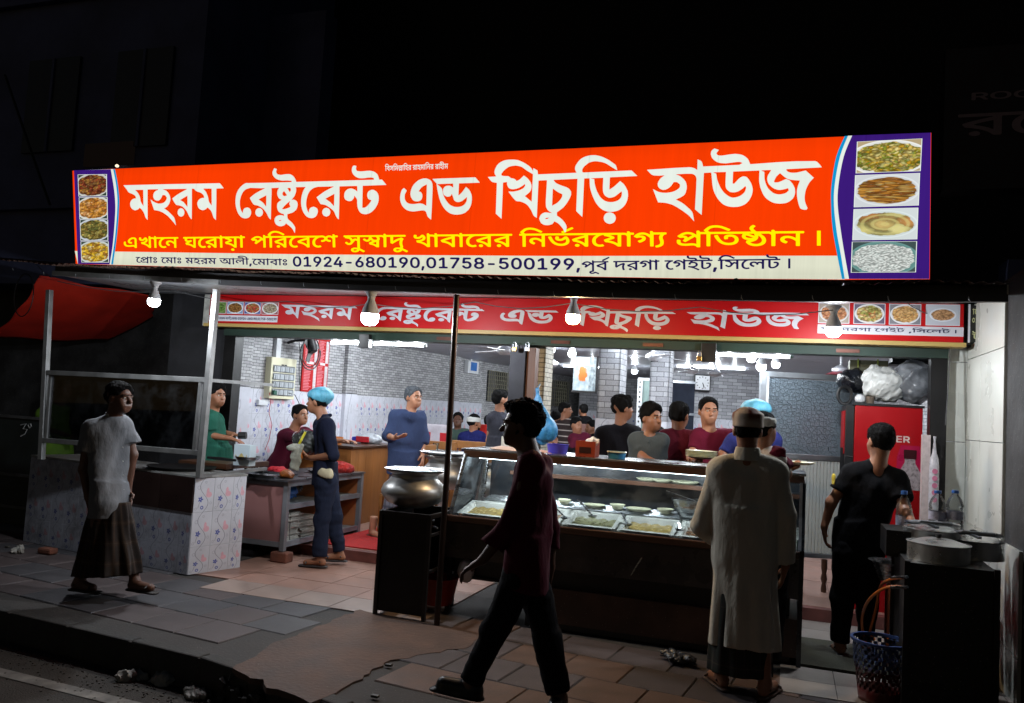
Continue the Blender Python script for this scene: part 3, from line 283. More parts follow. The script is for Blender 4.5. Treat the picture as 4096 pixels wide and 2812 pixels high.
[[150,-14,-3,0,-2,2,-3,2,-3,7,-3,3,-4,3,-5,3,-6,1,-11,0,-27,-3,-13,-1,-12,1,-9,1,-10,2,-11,5,-8,6,-6,8,-3,7,-2,6,-1,9,0,9,1,9,1,4,3,3,3,1,13,-2,2,-1,2,-2,1,-3,0,-16,1,-8,2,-4,3,-3,3,-3,5,-2,11,-2,11,-1,10,1,20,3,16,0,12,-2,12,-5,1,0,1,2,0,62,-1,3,-1,2,-6,8,-3,3,-1,0,-3,-2,-57,-54,-4,-1,-4,1,-11,10,-1,3,0,3,7,9,3,8,1,6,-2,5,-4,3,-5,1,-6,-1,-9,-2,-4,1,-3,2,-12,11,-2,3,-1,3,2,5,11,12,11,11,12,9,11,5,11,4,13,1,13,-2,11,-4,10,-5,8,-7,13,-12,2,-1,1,1,0,2,0,36,2,4,2,2,4,1,5,0,5,-2,2,-4,4,-9,2,-2,19,0,3,-1,2,-2,2,-4,0,-9,-1,-4,-2,-2,-4,-1,-17,-1,-2,-1,0,-1,-1,-139,-1,-5,-3,-2],[-78,110,3,2,24,23,1,2,-2,3,-6,4,-8,3,-7,2,-10,0,-7,-1,-7,-2,-8,-5,-6,-5,-1,-2,1,-1,13,-2,4,-1,4,-3,6,-6,4,-10]],
[[101,9,-9,1,-9,1,-8,3,-8,3,-14,8,-6,6,-7,7,-6,7,-6,10,-5,9,-6,13,-5,12,-7,21,0,5,2,3,4,2,11,3,3,0,3,-1,2,-4,7,-21,7,-18,7,-13,7,-11,9,-9,9,-6,11,-4,11,-2,11,1,10,2,7,3,6,6,5,7,2,9,1,10,-2,11,-6,10,-6,6,-5,3,-5,1,-10,0,-4,-1,-3,-1,-3,-4,-1,-6,1,-9,-2,-4,-3,-2,-8,-1,-5,-1,-3,0,-3,2,-1,3,-1,6,-1,7,1,10,1,6,2,4,7,7,8,5,10,2,12,2,12,-2,10,-3,10,-6,8,-7,5,-7,5,-8,3,-9,1,-8,1,-10,-1,-10,-2,-10,-3,-8,-5,-8,-4,-5,-7,-6,-6,-4,-8,-3,-8,-3,-10,-1],[-112,125,-3,2,-1,2,-1,12,1,2,1,3,2,1,3,1,172,0,4,0,2,-1,2,-3,1,-2,0,-10,-1,-4,-3,-3,-3,-1,-169,0]],
[[98,-3,-9,0,-8,2,-7,2,-7,3,-7,4,-7,5,-5,5,-5,6,-4,7,-4,7,0,3,0,4,3,11,2,3,2,2,9,2,-1,1,-13,4,-7,3,-8,5,-6,7,-3,5,-3,6,-1,7,-1,7,1,6,1,5,5,13,0,1,-2,1,-11,0,-4,1,-3,3,-1,4,1,11,1,3,3,2,67,0,2,0,2,1,0,2,-8,13,-3,8,-2,10,1,8,2,8,5,9,10,10,4,3,3,0,3,-1,3,-1,6,-8,2,-3,0,-3,-1,-2,-7,-8,-3,-5,-2,-5,0,-5,1,-5,4,-7,6,-9,7,-8,2,-1,4,-1,67,0,4,-1,1,-1,1,-2,1,-3,0,-12,-2,-3,-2,-1,-5,-1,-40,0,-3,-1,1,-2,10,-13,10,-13,5,-10,4,-8,2,-10,2,-13,0,-11,-2,-11,-3,-10,-4,-8,-6,-8,-8,-7,-8,-5,-11,-4,-12,-3],[-18,25,8,-1,8,1,6,1,7,4,5,4,4,4,3,6,3,7,2,9,0,7,-1,8,-3,10,-3,8,-4,8,-7,10,-4,4,-1,0,0,-1,0,-15,-2,-11,-3,-9,-5,-8,-6,-8,-10,-7,-8,-5,-14,-6,-3,-1,0,-2,3,-4,8,-7,8,-4],[-21,63,11,0,6,0,2,1,-1,2,-10,8,-16,10,-15,7,-2,0,-2,0,-1,-4,0,-6,2,-5,3,-5,5,-3,5,-3],[40,22,2,0,0,1,0,5,-2,11,-2,5,-2,1,-5,0,-22,0,-4,-1,1,-1,16,-9]],
[[15,0,23,0,0,160,-23,0]],
[[118,-3,-6,1,-2,3,-1,4,0,18,-1,4,-2,3,-10,14,-9,9,-9,8,-9,4,-10,2,-9,-2,-4,-2,-3,-2,-2,-3,-1,-3,0,-7,2,-5,1,-2,6,-5,10,-5,3,-3,0,-3,-1,-4,-3,-10,-2,-3,-3,-1,-3,0,-11,4,-9,7,-9,9,-5,9,-2,10,0,12,2,10,4,6,8,7,8,5,13,5,1,1,0,2,-2,5,-2,5,-4,4,-4,4,-9,4,-17,4,-4,2,-1,3,0,7,0,1,-2,1,-7,1,-2,2,-1,2,-1,13,1,2,2,3,3,1,4,0,147,0,5,0,3,-3,2,-3,0,-10,-1,-4,-2,-2,-2,-1,-3,-1,-16,0,-2,-1,-1,-1,0,-130,-1,-3,-3,-2,-4,0],[-19,70,1,0,1,1,0,4,0,57,-1,4,-1,1,-4,0,-45,0,-5,-1,1,-1,10,-9,6,-8,4,-9,3,-16,1,-2,15,-9]],
[[68,-19,-10,5,-9,5,-6,7,-4,6,-3,10,0,10,2,9,5,8,1,2,-2,1,-12,7,-6,4,-6,6,-5,7,-3,9,-2,9,1,9,2,8,5,8,7,6,10,5,11,3,14,0,12,-3,8,-3,10,-8,2,1,6,4,5,3,9,2,6,0,6,0,13,-6,1,1,0,2,0,14,-2,2,-3,0,-131,1,-3,1,-3,3,0,12,1,4,3,2,6,1,174,0,4,0,3,-1,2,-3,1,-4,0,-9,-1,-2,-1,-3,-4,-1,-18,-1,-2,-1,0,-1,-1,-137,0,-4,-1,-2,-2,-3,-5,0,-11,0,-4,2,-1,2,-1,3,0,24,-2,3,-4,3,-6,1,-5,-2,-2,-2,-1,-2,-1,-10,-2,-4,-4,-1,-8,-1,-3,1,-3,2,-4,12,-3,4,-3,3,-6,4,-4,1,-4,0,-4,-1,-4,-4,-2,-4,1,-4,1,-4,3,-3,13,-7,1,-3,0,-2,-3,-9,-3,-5,-2,-2],[30,59,2,0,7,5,6,2,8,0,9,-2,2,1,0,37,-2,4,-5,5,-5,3,-5,2,-6,0,-5,-1,-3,-3,-2,-3,-1,-5,0,-9,-1,-3,-4,-2,-9,-1,-4,0,-2,2,-2,2,-2,10,-3,4,-4,6,-6,4,-7,2,-8,1,-8,-2,-4,-3,-2,-3,-1,-3,0,-5,1,-4,2,-3,2,-3,5,-3,9,-5,3,-3,0,-4,-2,-8,0,-2,2,0,7,1,6,1,12,-1,10,-4]],
[[122,-18,-4,2,-31,21,-21,12,-20,8,-32,9,-4,3,-1,3,1,5,1,8,3,3,4,1,18,-3,14,0,13,0,12,3,8,4,5,5,4,7,1,5,-1,5,0,4,-3,5,-2,3,-4,3,-5,3,-5,2,-5,1,-9,0,-10,-1,-4,-2,-2,-2,-2,-2,-1,-3,0,-10,-3,-3,-14,-3,-3,1,-2,1,-2,3,-2,9,0,7,2,7,3,5,3,4,5,4,7,4,1,2,-1,2,-3,3,-8,4,-4,0,-18,1,-4,1,-2,3,-1,7,0,7,3,3,2,2,4,0,125,0,5,-1,3,-2,1,-4,0,-11,-1,-3,-4,-2,-67,-1,-3,0,-1,-1,1,-3,3,-2,18,-3,7,-3,8,-4,5,-4,5,-5,4,-6,3,-6,3,-10,0,-10,-2,-11,-3,-8,-5,-7,-7,-7,-7,-4,-10,-4,-3,-2,2,-1,17,-9,14,-9,14,-9,7,-6,1,-4,-2,-4,-7,-8,-3,-1]],
[[28,-3,-3,0,-3,1,-1,3,-1,3,0,128,-1,1,-2,1,-15,0,-4,1,-3,3,-1,4,0,10,1,3,2,2,4,1,15,0,3,2,0,3,-2,7,-5,10,-5,8,-7,5,-9,5,-10,4,-13,4,-12,2,-13,0,-17,0,-16,-1,-10,-3,-4,-2,-2,-2,-1,-2,1,-2,4,-2,6,0,28,-1,13,0,8,-2,8,-3,8,-6,5,-9,2,-5,1,-9,0,-4,-1,-3,-3,-1,-3,-1,-9,0,-3,1,-3,3,-3,10,-2,3,-4,2,-9,1,-33,0,-8,1,-10,2,-8,3,-6,5,-3,6,-2,6,0,8,2,7,5,7,7,5,8,5,10,3,12,2,14,2,13,0,21,-1,14,-2,18,-5,12,-4,10,-6,9,-6,5,-6,6,-7,6,-11,4,-12,3,-11,1,-2,3,-1,16,0,2,-1,2,-2,1,-4,0,-9,0,-4,-2,-2,-4,-2,-17,0,-2,-1,0,-1,-1,-129,-1,-3,-3,-3,-4,0]],
[[54,-3,-7,0,-8,3,-7,3,-5,4,-5,5,-3,6,-2,9,-1,6,1,8,2,7,3,7,5,5,5,4,7,4,6,2,9,1,7,-1,9,-2,5,-3,6,-4,5,-6,4,-7,2,-6,1,-8,-1,-8,-2,-7,-3,-6,-5,-6,-6,-4,-6,-3,-8,-3],[-9,22,6,1,4,2,4,4,2,5,0,7,-2,4,-5,5,-5,1,-6,0,-5,-2,-5,-5,-1,-5,0,-7,3,-5,4,-3],[3,63,-7,1,-9,4,-5,4,-6,5,-3,6,-3,7,-1,7,1,9,1,7,3,6,4,6,5,4,7,4,7,3,8,1,8,0,7,-2,7,-3,6,-4,5,-5,3,-5,3,-7,1,-8,0,-7,-1,-8,-3,-6,-4,-6,-5,-5,-6,-4,-8,-3,-8,-1],[-6,23,6,0,5,1,4,4,3,5,0,6,-2,5,-3,4,-5,3,-6,1,-6,-2,-4,-3,-3,-5,0,-6,1,-6,4,-5]],
[[184,-3,-4,0,-3,2,-8,13,-7,8,-10,11,-9,6,-2,0,-10,-8,-10,-5,-13,-3,-13,-2,-13,1,-13,4,-11,5,-10,7,-8,7,-8,9,-7,11,-6,10,-6,13,-7,19,-1,5,3,3,3,2,10,3,3,0,3,-1,3,-5,7,-17,6,-14,6,-10,5,-7,7,-7,7,-5,8,-4,7,-2,12,-2,12,2,9,3,6,5,2,3,3,5,2,8,0,5,-1,7,-2,8,-5,7,-7,5,-7,2,-8,-1,-5,-2,-2,-3,-1,-6,1,-8,-2,-3,-3,-2,-8,-2,-5,-1,-3,1,-3,2,-2,4,-1,9,0,8,1,7,3,5,3,4,6,6,1,2,-2,3,-6,5,-8,2,-60,0,-5,1,-3,3,-1,3,0,11,2,4,3,2,5,0,218,0,9,-1,11,-5,1,2,0,13,1,4,3,3,5,1,6,-1,3,-2,2,-3,4,-9,1,-1,4,-1,16,0,4,-1,2,-3,1,-4,-1,-9,-1,-4,-2,-2,-3,0,-17,-1,-2,-1,0,-1,-1,-126,0,-4,-1,-3,-2,-1,-3,-1,-13,0,-4,2,-2,3,0,112,0,4,-1,3,-5,8,-3,2,-4,2,-6,1,-17,0,-4,-1,-1,-3,0,-128,-2,-3,-2,-2],[-23,44,1,-1,0,1,1,4,0,84,-1,4,-2,1,-3,0,-63,0,-4,0,0,-2,2,-4,13,-3,9,-4,9,-6,6,-7,6,-10,4,-11,1,-10,-1,-15,1,-2]],
[[144,-3,-3,0,-2,1,-2,3,-1,2,0,74,-1,2,-3,3,-7,6,-3,2,-5,1,-5,0,-4,-2,-3,-2,-2,-4,-1,-5,0,-8,-1,-3,-4,-3,-9,-1,-4,1,-2,2,-2,2,-2,9,-3,5,-4,6,-6,4,-6,2,-7,1,-7,-1,-5,-3,-3,-5,-2,-5,0,-5,2,-6,2,-4,4,-4,6,-4,10,-5,2,-4,0,-4,-4,-11,-2,-3,-3,-1,-5,0,-11,5,-8,5,-7,7,-5,5,-4,8,-2,8,-2,7,1,13,2,5,2,5,3,5,5,5,10,7,7,2,8,2,9,0,7,-1,8,-2,6,-2,12,-9,2,1,5,4,6,3,5,1,5,1,6,0,6,-1,12,-5,1,1,0,2,0,18,-1,3,-2,1,-2,0,-131,1,-4,2,-2,3,0,12,1,2,2,3,3,1,4,0,173,0,5,0,4,-2,2,-4,0,-8,-1,-5,-1,-3,-2,-1,-3,-1,-17,0,-2,-1,0,-1,-1,-129,-1,-3,-2,-3,-5,0]],
[[18,-50,-4,2,-3,3,-2,3,-1,5,1,13,6,37,2,7,3,6,6,4,9,1,6,0,4,-1,3,-2,3,-3,1,-3,1,-5,-3,-10,-12,-43,-3,-7,-4,-5,-6,-2]],
[[71,-8,-8,1,-6,2,-6,3,-7,4,-6,5,-5,6,-5,6,-4,7,-4,7,-3,10,-4,18,-2,23,0,23,3,18,5,18,6,15,9,12,6,5,6,5,6,4,6,2,14,4,15,0,8,-1,7,-2,7,-3,7,-4,6,-5,6,-6,5,-6,4,-7,7,-16,5,-20,2,-22,-1,-24,-3,-21,-5,-17,-7,-14,-4,-7,-5,-6,-6,-5,-6,-4,-7,-4,-6,-2,-14,-3,-9,0],[-3,34,8,0,9,2,6,4,5,6,5,8,4,10,2,12,1,13,0,16,-1,17,-2,13,-4,10,-5,9,-6,6,-7,4,-8,2,-7,-1,-7,-2,-6,-5,-5,-6,-4,-7,-3,-10,-3,-12,-1,-14,0,-14,1,-15,2,-13,3,-11,5,-8,5,-6,6,-5]],
[[37,-7,-5,1,-4,1,-3,3,-2,3,-2,4,0,6,1,5,2,4,4,3,6,2,30,1,3,2,2,3,0,7,0,100,0,3,-2,2,-1,1,-2,-1,-22,-15,-5,-2,-5,0,-4,3,-3,5,-1,8,1,9,3,6,5,5,24,18,7,4,6,3,7,1,11,0,7,-1,4,-2,3,-3,2,-4,1,-6,0,-134,1,-7,1,-3,4,-2,21,-1,4,-1,4,-2,3,-3,2,-5,1,-6,-1,-5,-2,-4,-3,-3,-4,-2,-5,-1]],
[[58,-7,-6,2,-5,3,-2,4,0,6,5,8,26,38,2,4,0,3,-1,1,-1,1,-15,2,-12,5,-11,6,-8,9,-7,11,-5,12,-1,15,1,15,3,13,6,11,8,10,9,7,11,6,12,4,13,1,13,-1,13,-4,11,-5,9,-8,8,-10,6,-11,3,-13,2,-14,-2,-13,-4,-17,-10,-19,-11,-18,-35,-52,-6,-6,-5,-4,-5,-1],[11,100,6,0,6,2,5,2,4,3,4,4,3,5,2,5,1,7,0,6,-1,7,-1,5,-4,6,-4,4,-4,3,-6,3,-6,1,-6,0,-5,-1,-5,-3,-5,-3,-4,-4,-3,-6,-2,-5,-1,-7,0,-6,1,-7,2,-5,3,-5,4,-4,5,-3,5,-3]],
[[32,-7,-4,1,-4,1,-3,3,-3,3,-1,4,0,6,0,5,2,5,6,7,56,62,15,16,5,8,3,6,2,8,0,6,0,5,-2,5,-3,4,-4,4,-4,2,-6,2,-6,1,-6,0,-9,-3,-7,-5,-4,-6,-5,-12,-4,-4,-3,-2,-4,-1,-10,0,-4,1,-3,2,-2,3,-2,3,0,9,3,10,5,10,8,10,9,8,11,5,12,4,13,1,12,-1,13,-3,10,-5,7,-5,7,-7,6,-8,5,-9,2,-10,1,-10,-2,-11,-2,-8,-3,-7,-10,-16,-15,-18,-34,-37,-2,-3,-1,-3,2,-2,4,0,47,-1,10,-1,5,-3,3,-5,1,-8,-1,-7,-2,-3,-3,-3,-4,-2,-5,-1]],
[[111,-7,-5,1,-5,1,-3,2,-2,3,-1,3,-1,5,-1,16,-1,4,-2,1,-7,1,-54,0,-8,1,-5,1,-4,3,-3,4,-1,6,1,10,3,10,63,109,4,6,4,4,5,3,6,1,9,-1,6,-3,2,-2,1,-3,0,-3,-1,-4,-5,-10,-50,-88,-3,-5,0,-2,2,-2,5,-1,24,0,6,1,2,2,1,3,1,34,0,5,2,4,3,3,2,2,4,1,5,0,9,-1,3,-1,3,-3,2,-4,1,-5,1,-32,1,-5,2,-3,12,-3,5,-3,2,-3,1,-4,1,-9,-2,-5,-4,-5,-4,-2,-10,-2,-3,-2,-1,-5,-1,-16,-1,-4,-2,-4,-3,-2,-3,-2]],
[[50,61,-7,1,-4,2,-3,4,-1,5,-1,7,2,6,3,4,5,3,11,1,57,0,5,-2,4,-1,3,-3,2,-5,0,-7,-1,-7,-3,-4,-5,-3,-11,-1]],
[[71,-8,-13,3,-11,5,-11,8,-8,10,-7,13,-3,12,-1,15,1,13,5,17,4,9,6,11,11,17,35,53,5,5,6,3,7,2,10,-1,5,-1,3,-3,2,-5,-1,-5,-4,-7,-27,-40,-2,-3,0,-3,3,-2,16,-3,12,-5,10,-6,8,-9,7,-11,4,-12,2,-14,-2,-15,-3,-12,-6,-12,-7,-9,-9,-8,-11,-6,-10,-3,-13,-2],[-7,33,6,0,5,1,5,2,5,3,4,4,4,5,2,6,1,6,0,7,-1,7,-1,5,-4,6,-4,4,-4,3,-6,3,-5,1,-6,0,-6,-1,-5,-2,-5,-3,-4,-5,-3,-4,-2,-5,-1,-7,0,-6,1,-6,2,-7,2,-5,5,-5,5,-3,5,-3]],
[[79,-9,-15,1,-12,3,-12,6,-10,7,-8,9,-6,10,-3,11,-1,11,2,14,4,10,5,9,10,10,2,3,-1,3,-7,9,-3,6,-3,6,-2,8,0,7,0,9,2,8,3,7,4,8,5,6,6,5,8,5,7,4,9,2,9,2,10,0,8,0,9,-2,8,-3,8,-4,8,-5,5,-5,5,-6,4,-7,4,-9,1,-7,0,-8,-1,-8,-1,-7,-3,-6,-3,-6,-7,-9,-1,-3,2,-3,10,-11,6,-9,4,-13,1,-12,-1,-12,-4,-10,-6,-10,-9,-9,-10,-6,-13,-6,-14,-2],[-15,32,7,0,6,1,10,3,4,3,4,4,2,3,2,5,1,5,0,5,-2,5,-2,4,-3,5,-4,3,-4,3,-6,2,-7,2,-6,0,-7,-1,-6,-2,-5,-2,-5,-4,-4,-5,-3,-5,-1,-6,0,-7,2,-6,3,-5,5,-4,5,-3,6,-2],[11,85,6,1,5,1,4,2,4,3,3,3,3,4,1,4,1,5,-1,5,-1,5,-2,4,-3,3,-3,3,-5,2,-10,2,-10,-1,-5,-2,-4,-2,-4,-4,-2,-3,-2,-4,-1,-6,1,-5,1,-5,2,-4,3,-4,4,-3,5,-2]],
[[46,-7,-8,2,-4,3,-2,5,1,7,4,9,63,125,1,4,1,3,-2,2,-4,1,-61,1,-10,1,-5,3,-3,5,-1,8,1,8,3,3,3,3,4,1,5,1,94,0,7,-1,5,-1,3,-3,2,-2,2,-4,1,-5,-1,-12,-2,-6,-3,-6,-72,-145,-4,-5,-5,-3,-6,-1]],
[[68,-8,-11,2,-10,4,-9,6,-8,7,-7,9,-5,10,-2,8,1,4,1,3,4,4,5,2,7,1,7,-1,3,-2,3,-2,9,-13,7,-6,5,-2,5,-1,7,0,6,0,6,2,5,3,4,4,4,6,3,5,1,8,0,6,0,7,-3,8,-5,7,-7,6,-8,3,-8,1,-8,0,-7,-2,-15,-5,-7,-1,-7,1,-6,1,-4,2,-2,3,-3,5,0,8,7,62,2,11,2,5,3,3,4,2,6,2,73,0,11,-1,3,-1,3,-3,2,-4,1,-3,1,-5,-1,-5,-1,-4,-3,-4,-5,-2,-6,-1,-50,0,-7,-2,-3,-2,-1,-3,-2,-16,-1,-6,1,-3,3,-1,13,2,8,1,10,-1,8,-2,8,-3,7,-4,6,-4,6,-5,5,-7,5,-7,4,-9,3,-9,1,-9,0,-10,-1,-9,-2,-9,-4,-11,-7,-10,-8,-9,-9,-6,-10,-5,-11,-4,-13,-1]],
[[28,-69,-3,1,-20,13,-9,4,-3,0,-8,-5,-8,-4,-12,-3,-15,0,-6,1,-7,2,-5,3,-4,3,-4,4,-2,4,-2,6,0,5,0,6,2,5,3,5,6,6,9,4,12,3,1,2,1,5,3,3,6,1,8,0,4,-1,3,-3,1,-5,0,-10,-3,-5,-5,-6,-3,-3,-3,0,-11,-1,-7,-2,-1,-1,-1,-2,0,-3,0,-2,4,-2,4,-1,5,0,6,1,4,2,6,3,14,11,3,1,4,-1,26,-14,15,-9,4,-4,2,-4,-3,-5,-6,-7,-3,-1]],
[[122,-18,-4,2,-31,21,-21,12,-23,9,-30,9,-3,3,-1,4,1,7,2,5,2,2,4,1,18,-3,14,0,13,0,12,3,8,4,5,5,4,7,1,9,-1,5,-2,4,-3,4,-4,3,-5,3,-5,2,-13,1,-11,-1,-4,-2,-2,-2,-2,-2,-1,-3,0,-10,-3,-3,-14,-3,-3,1,-3,2,-2,4,-1,8,1,7,1,6,3,5,3,4,5,4,7,4,1,3,-4,4,-8,4,-4,0,-18,1,-4,1,-2,2,-1,5,0,9,2,4,2,1,4,1,80,0,2,1,1,1,0,1,-3,6,-2,2,-3,1,-7,1,-26,0,-15,2,-11,3,-10,6,-5,5,-3,5,-3,6,-2,5,-1,9,1,10,1,5,2,2,4,1,10,0,3,-1,3,-2,1,-3,0,-11,1,-5,2,-5,5,-4,5,-2,7,-1,37,-1,7,-1,8,-3,7,-4,4,-4,3,-4,3,-7,2,-11,1,-2,3,-1,18,0,3,-2,2,-2,1,-5,-1,-9,-1,-3,-4,-2,-67,-1,-3,0,-1,-1,1,-3,3,-2,18,-3,7,-3,8,-4,5,-4,5,-5,4,-6,3,-6,3,-10,0,-10,-2,-11,-3,-8,-5,-7,-7,-7,-7,-4,-10,-4,-3,-2,2,-1,17,-9,14,-9,14,-9,7,-6,1,-4,-2,-4,-7,-8,-3,-1]],
[[58,3,-11,1,-6,2,-5,3,-7,6,-5,9,-3,9,-1,10,0,89,-1,1,-1,1,-17,0,-4,2,-2,2,-1,2,0,13,3,3,4,2,90,0,2,0,1,1,0,3,-1,3,-2,3,-5,2,-5,1,-33,0,-12,1,-13,4,-5,2,-6,4,-5,5,-3,5,-3,6,-2,7,-1,9,1,10,1,4,4,2,13,0,2,-1,3,-2,1,-3,0,-10,1,-7,3,-4,4,-4,4,-2,7,-1,11,-1,30,0,9,-1,7,-2,8,-5,6,-6,3,-7,3,-13,1,-2,3,-1,19,0,3,-2,1,-3,0,-14,-1,-2,-3,-2,-91,-1,-3,0,-2,-1,0,-5,0,-84,2,-10,1,-3,3,-2,7,-2,8,0,7,2,8,5,7,5,7,8,5,7,3,8,2,6,0,6,0,4,-2,4,-2,3,-4,2,-6,0,-10,0,-3,0,-1,1,-3,5,-1,10,1,4,2,2,3,2,5,0,13,1,9,-1,8,-3,7,-4,4,-6,4,-7,1,-9,0,-14,-3,-14,-7,-14,-5,-7,-5,-6,-12,-11,-14,-8,-13,-4]],
[[31,-7,-7,2,-4,3,-4,4,-1,7,0,159,1,8,1,5,3,3,4,2,9,2,86,0,7,-1,5,-1,3,-3,3,-3,1,-4,1,-6,-1,-4,-2,-4,-2,-4,-4,-2,-4,-1,-6,0,-61,-1,-4,-1,-3,-2,-1,-7,0,-26,1,-6,2,-2,2,-1,4,-1,52,0,9,-1,5,-2,4,-3,2,-4,0,-7,0,-6,-2,-4,-4,-3,-5,-2,-9,-1,-51,0,-4,-1,-3,-1,-2,-2,-1,-4,0,-30,1,-5,1,-3,2,-1,3,-1,63,0,6,-1,4,-1,5,-4,3,-5,1,-8,-2,-7,-3,-3,-2,-2,-4,-2,-5,-1]],
[[31,-7,-7,2,-4,3,-4,4,-1,7,0,158,1,8,1,5,2,3,5,3,5,2,7,0,43,0,14,-1,13,-2,13,-4,11,-7,9,-9,4,-6,3,-6,5,-13,1,-9,0,-11,-1,-9,-3,-9,-3,-8,-4,-6,-6,-7,-9,-8,-2,-2,0,-2,0,-3,2,-4,27,-50,2,-7,-1,-5,-1,-2,-3,-2,-6,-3,-13,1,-7,2,-5,4,-3,5,-27,49,-4,6,-3,2,-3,1,-20,1,-3,-1,-2,-1,-2,-2,-1,-2,0,-47,0,-5,-2,-4,-2,-4,-4,-3,-5,-1],[20,104,21,-1,13,1,10,3,6,4,3,3,3,5,1,6,1,6,-1,7,-1,5,-2,5,-3,4,-4,3,-4,2,-11,3,-30,0,-4,0,-3,-2,-1,-2,-1,-5,0,-39,1,-4,1,-2,2,-2]],
[[83,-8,-8,1,-8,3,-9,3,-8,5,-8,5,-6,6,-6,7,-6,7,-8,16,-3,10,-2,9,-3,20,1,22,1,10,3,10,6,16,4,7,5,9,6,6,7,7,7,5,7,4,7,4,8,3,9,2,8,1,10,0,9,0,9,-2,9,-3,8,-3,8,-4,7,-5,7,-6,6,-7,6,-8,4,-8,5,-9,5,-17,1,-10,1,-12,0,-12,-1,-11,-2,-10,-2,-10,-7,-16,-4,-8,-5,-7,-6,-7,-6,-5,-7,-5,-7,-5,-8,-4,-8,-2,-8,-2,-9,-1,-10,0],[-3,35,11,0,10,2,9,4,9,6,8,10,5,9,3,11,2,13,0,15,-1,14,-3,12,-5,10,-7,9,-9,7,-11,5,-10,2,-12,0,-10,-2,-8,-5,-9,-6,-7,-9,-5,-10,-3,-12,-2,-12,0,-16,2,-13,3,-11,5,-11,7,-8,7,-7,10,-5]],
[[93,-9,-9,1,-9,1,-8,2,-9,4,-7,4,-8,5,-6,6,-6,6,-6,8,-5,8,-7,17,-2,9,-2,10,-1,21,1,11,1,11,5,18,8,16,5,8,6,7,6,6,7,5,8,5,7,4,10,3,7,2,8,1,10,0,15,-1,13,-4,12,-5,12,-9,10,-10,8,-13,3,-6,2,-7,1,-5,-1,-4,-3,-5,-6,-3,-9,0,-7,1,-4,2,-3,3,-8,14,-5,6,-9,6,-11,4,-10,2,-9,-1,-10,-2,-9,-5,-8,-6,-7,-9,-6,-13,-3,-12,-1,-15,1,-16,2,-14,5,-12,8,-10,5,-5,5,-3,11,-5,7,-2,7,-1,7,1,8,2,6,2,6,3,5,5,5,4,9,16,3,2,4,2,10,1,5,-1,4,-1,2,-2,2,-2,1,-4,1,-3,-1,-5,-2,-6,-6,-12,-9,-11,-10,-10,-11,-6,-13,-6,-14,-2]],
[[31,-7,-7,2,-4,3,-4,4,-1,7,0,159,1,8,2,6,3,3,3,2,5,1,6,0,5,-1,4,-1,3,-3,2,-3,1,-4,1,-6,0,-52,1,-5,2,-2,2,1,3,3,58,62,7,7,7,3,8,1,11,0,7,-3,3,-3,1,-3,0,-4,-3,-5,-56,-61,-3,-4,-1,-3,1,-4,2,-4,58,-82,3,-7,0,-3,-1,-4,-2,-2,-4,-1,-4,-1,-6,-1,-10,1,-4,2,-3,2,-7,8,-45,62,-3,4,-4,1,-4,-2,-6,-6,-5,-6,-2,-5,-1,-7,0,-37,-1,-5,-1,-4,-3,-4,-4,-2,-5,-2]],
[[79,-7,-7,1,-5,3,-3,5,-1,6,-1,134,-1,8,-2,3,-3,1,-34,1,-5,0,-4,2,-4,3,-3,4,-1,7,1,7,3,4,3,3,4,2,6,1,112,0,7,0,5,-1,3,-2,3,-3,2,-3,1,-4,0,-5,-1,-5,-1,-4,-3,-3,-4,-2,-6,-1,-35,-1,-4,-1,-2,-3,0,-8,-1,-135,-2,-6,-3,-5,-6,-2]],
[[70,19,-13,2,-12,4,-10,6,-8,8,-6,9,-4,11,-2,13,0,14,3,13,5,11,6,9,8,8,10,6,10,4,12,1,15,0,12,-2,10,-5,9,-5,7,-8,5,-9,4,-13,1,-12,0,-13,-3,-12,-4,-10,-6,-10,-7,-7,-8,-5,-10,-5,-12,-2],[-16,24,7,-1,7,1,5,1,6,4,5,3,4,5,2,4,3,7,1,8,0,8,-1,6,-2,8,-3,5,-4,5,-5,3,-6,3,-7,1,-8,-1,-7,-1,-6,-3,-5,-4,-4,-4,-3,-6,-3,-7,-1,-9,0,-9,2,-8,3,-6,3,-5,5,-4,5,-3]],
[[71,-3,-14,1,-9,2,-7,5,-7,6,-5,8,-1,8,0,9,3,9,6,7,7,6,9,4,4,0,2,0,2,-2,2,-3,3,-10,1,-5,-2,-3,-7,-3,-2,-2,-2,-3,1,-3,2,-3,5,-3,5,0,9,0,5,0,5,2,5,3,4,3,3,5,2,5,0,5,0,5,-1,4,-2,5,-7,8,-9,8,-36,27,-8,8,-6,8,-2,4,-1,7,0,5,1,6,3,7,4,6,4,4,3,2,4,0,4,-2,7,-4,3,-3,0,-4,-4,-8,-1,-4,0,-6,3,-4,8,-7,31,-23,13,-11,5,-6,4,-7,3,-7,2,-8,1,-13,-2,-11,-4,-10,-7,-9,-8,-6,-11,-6,-10,-2]],
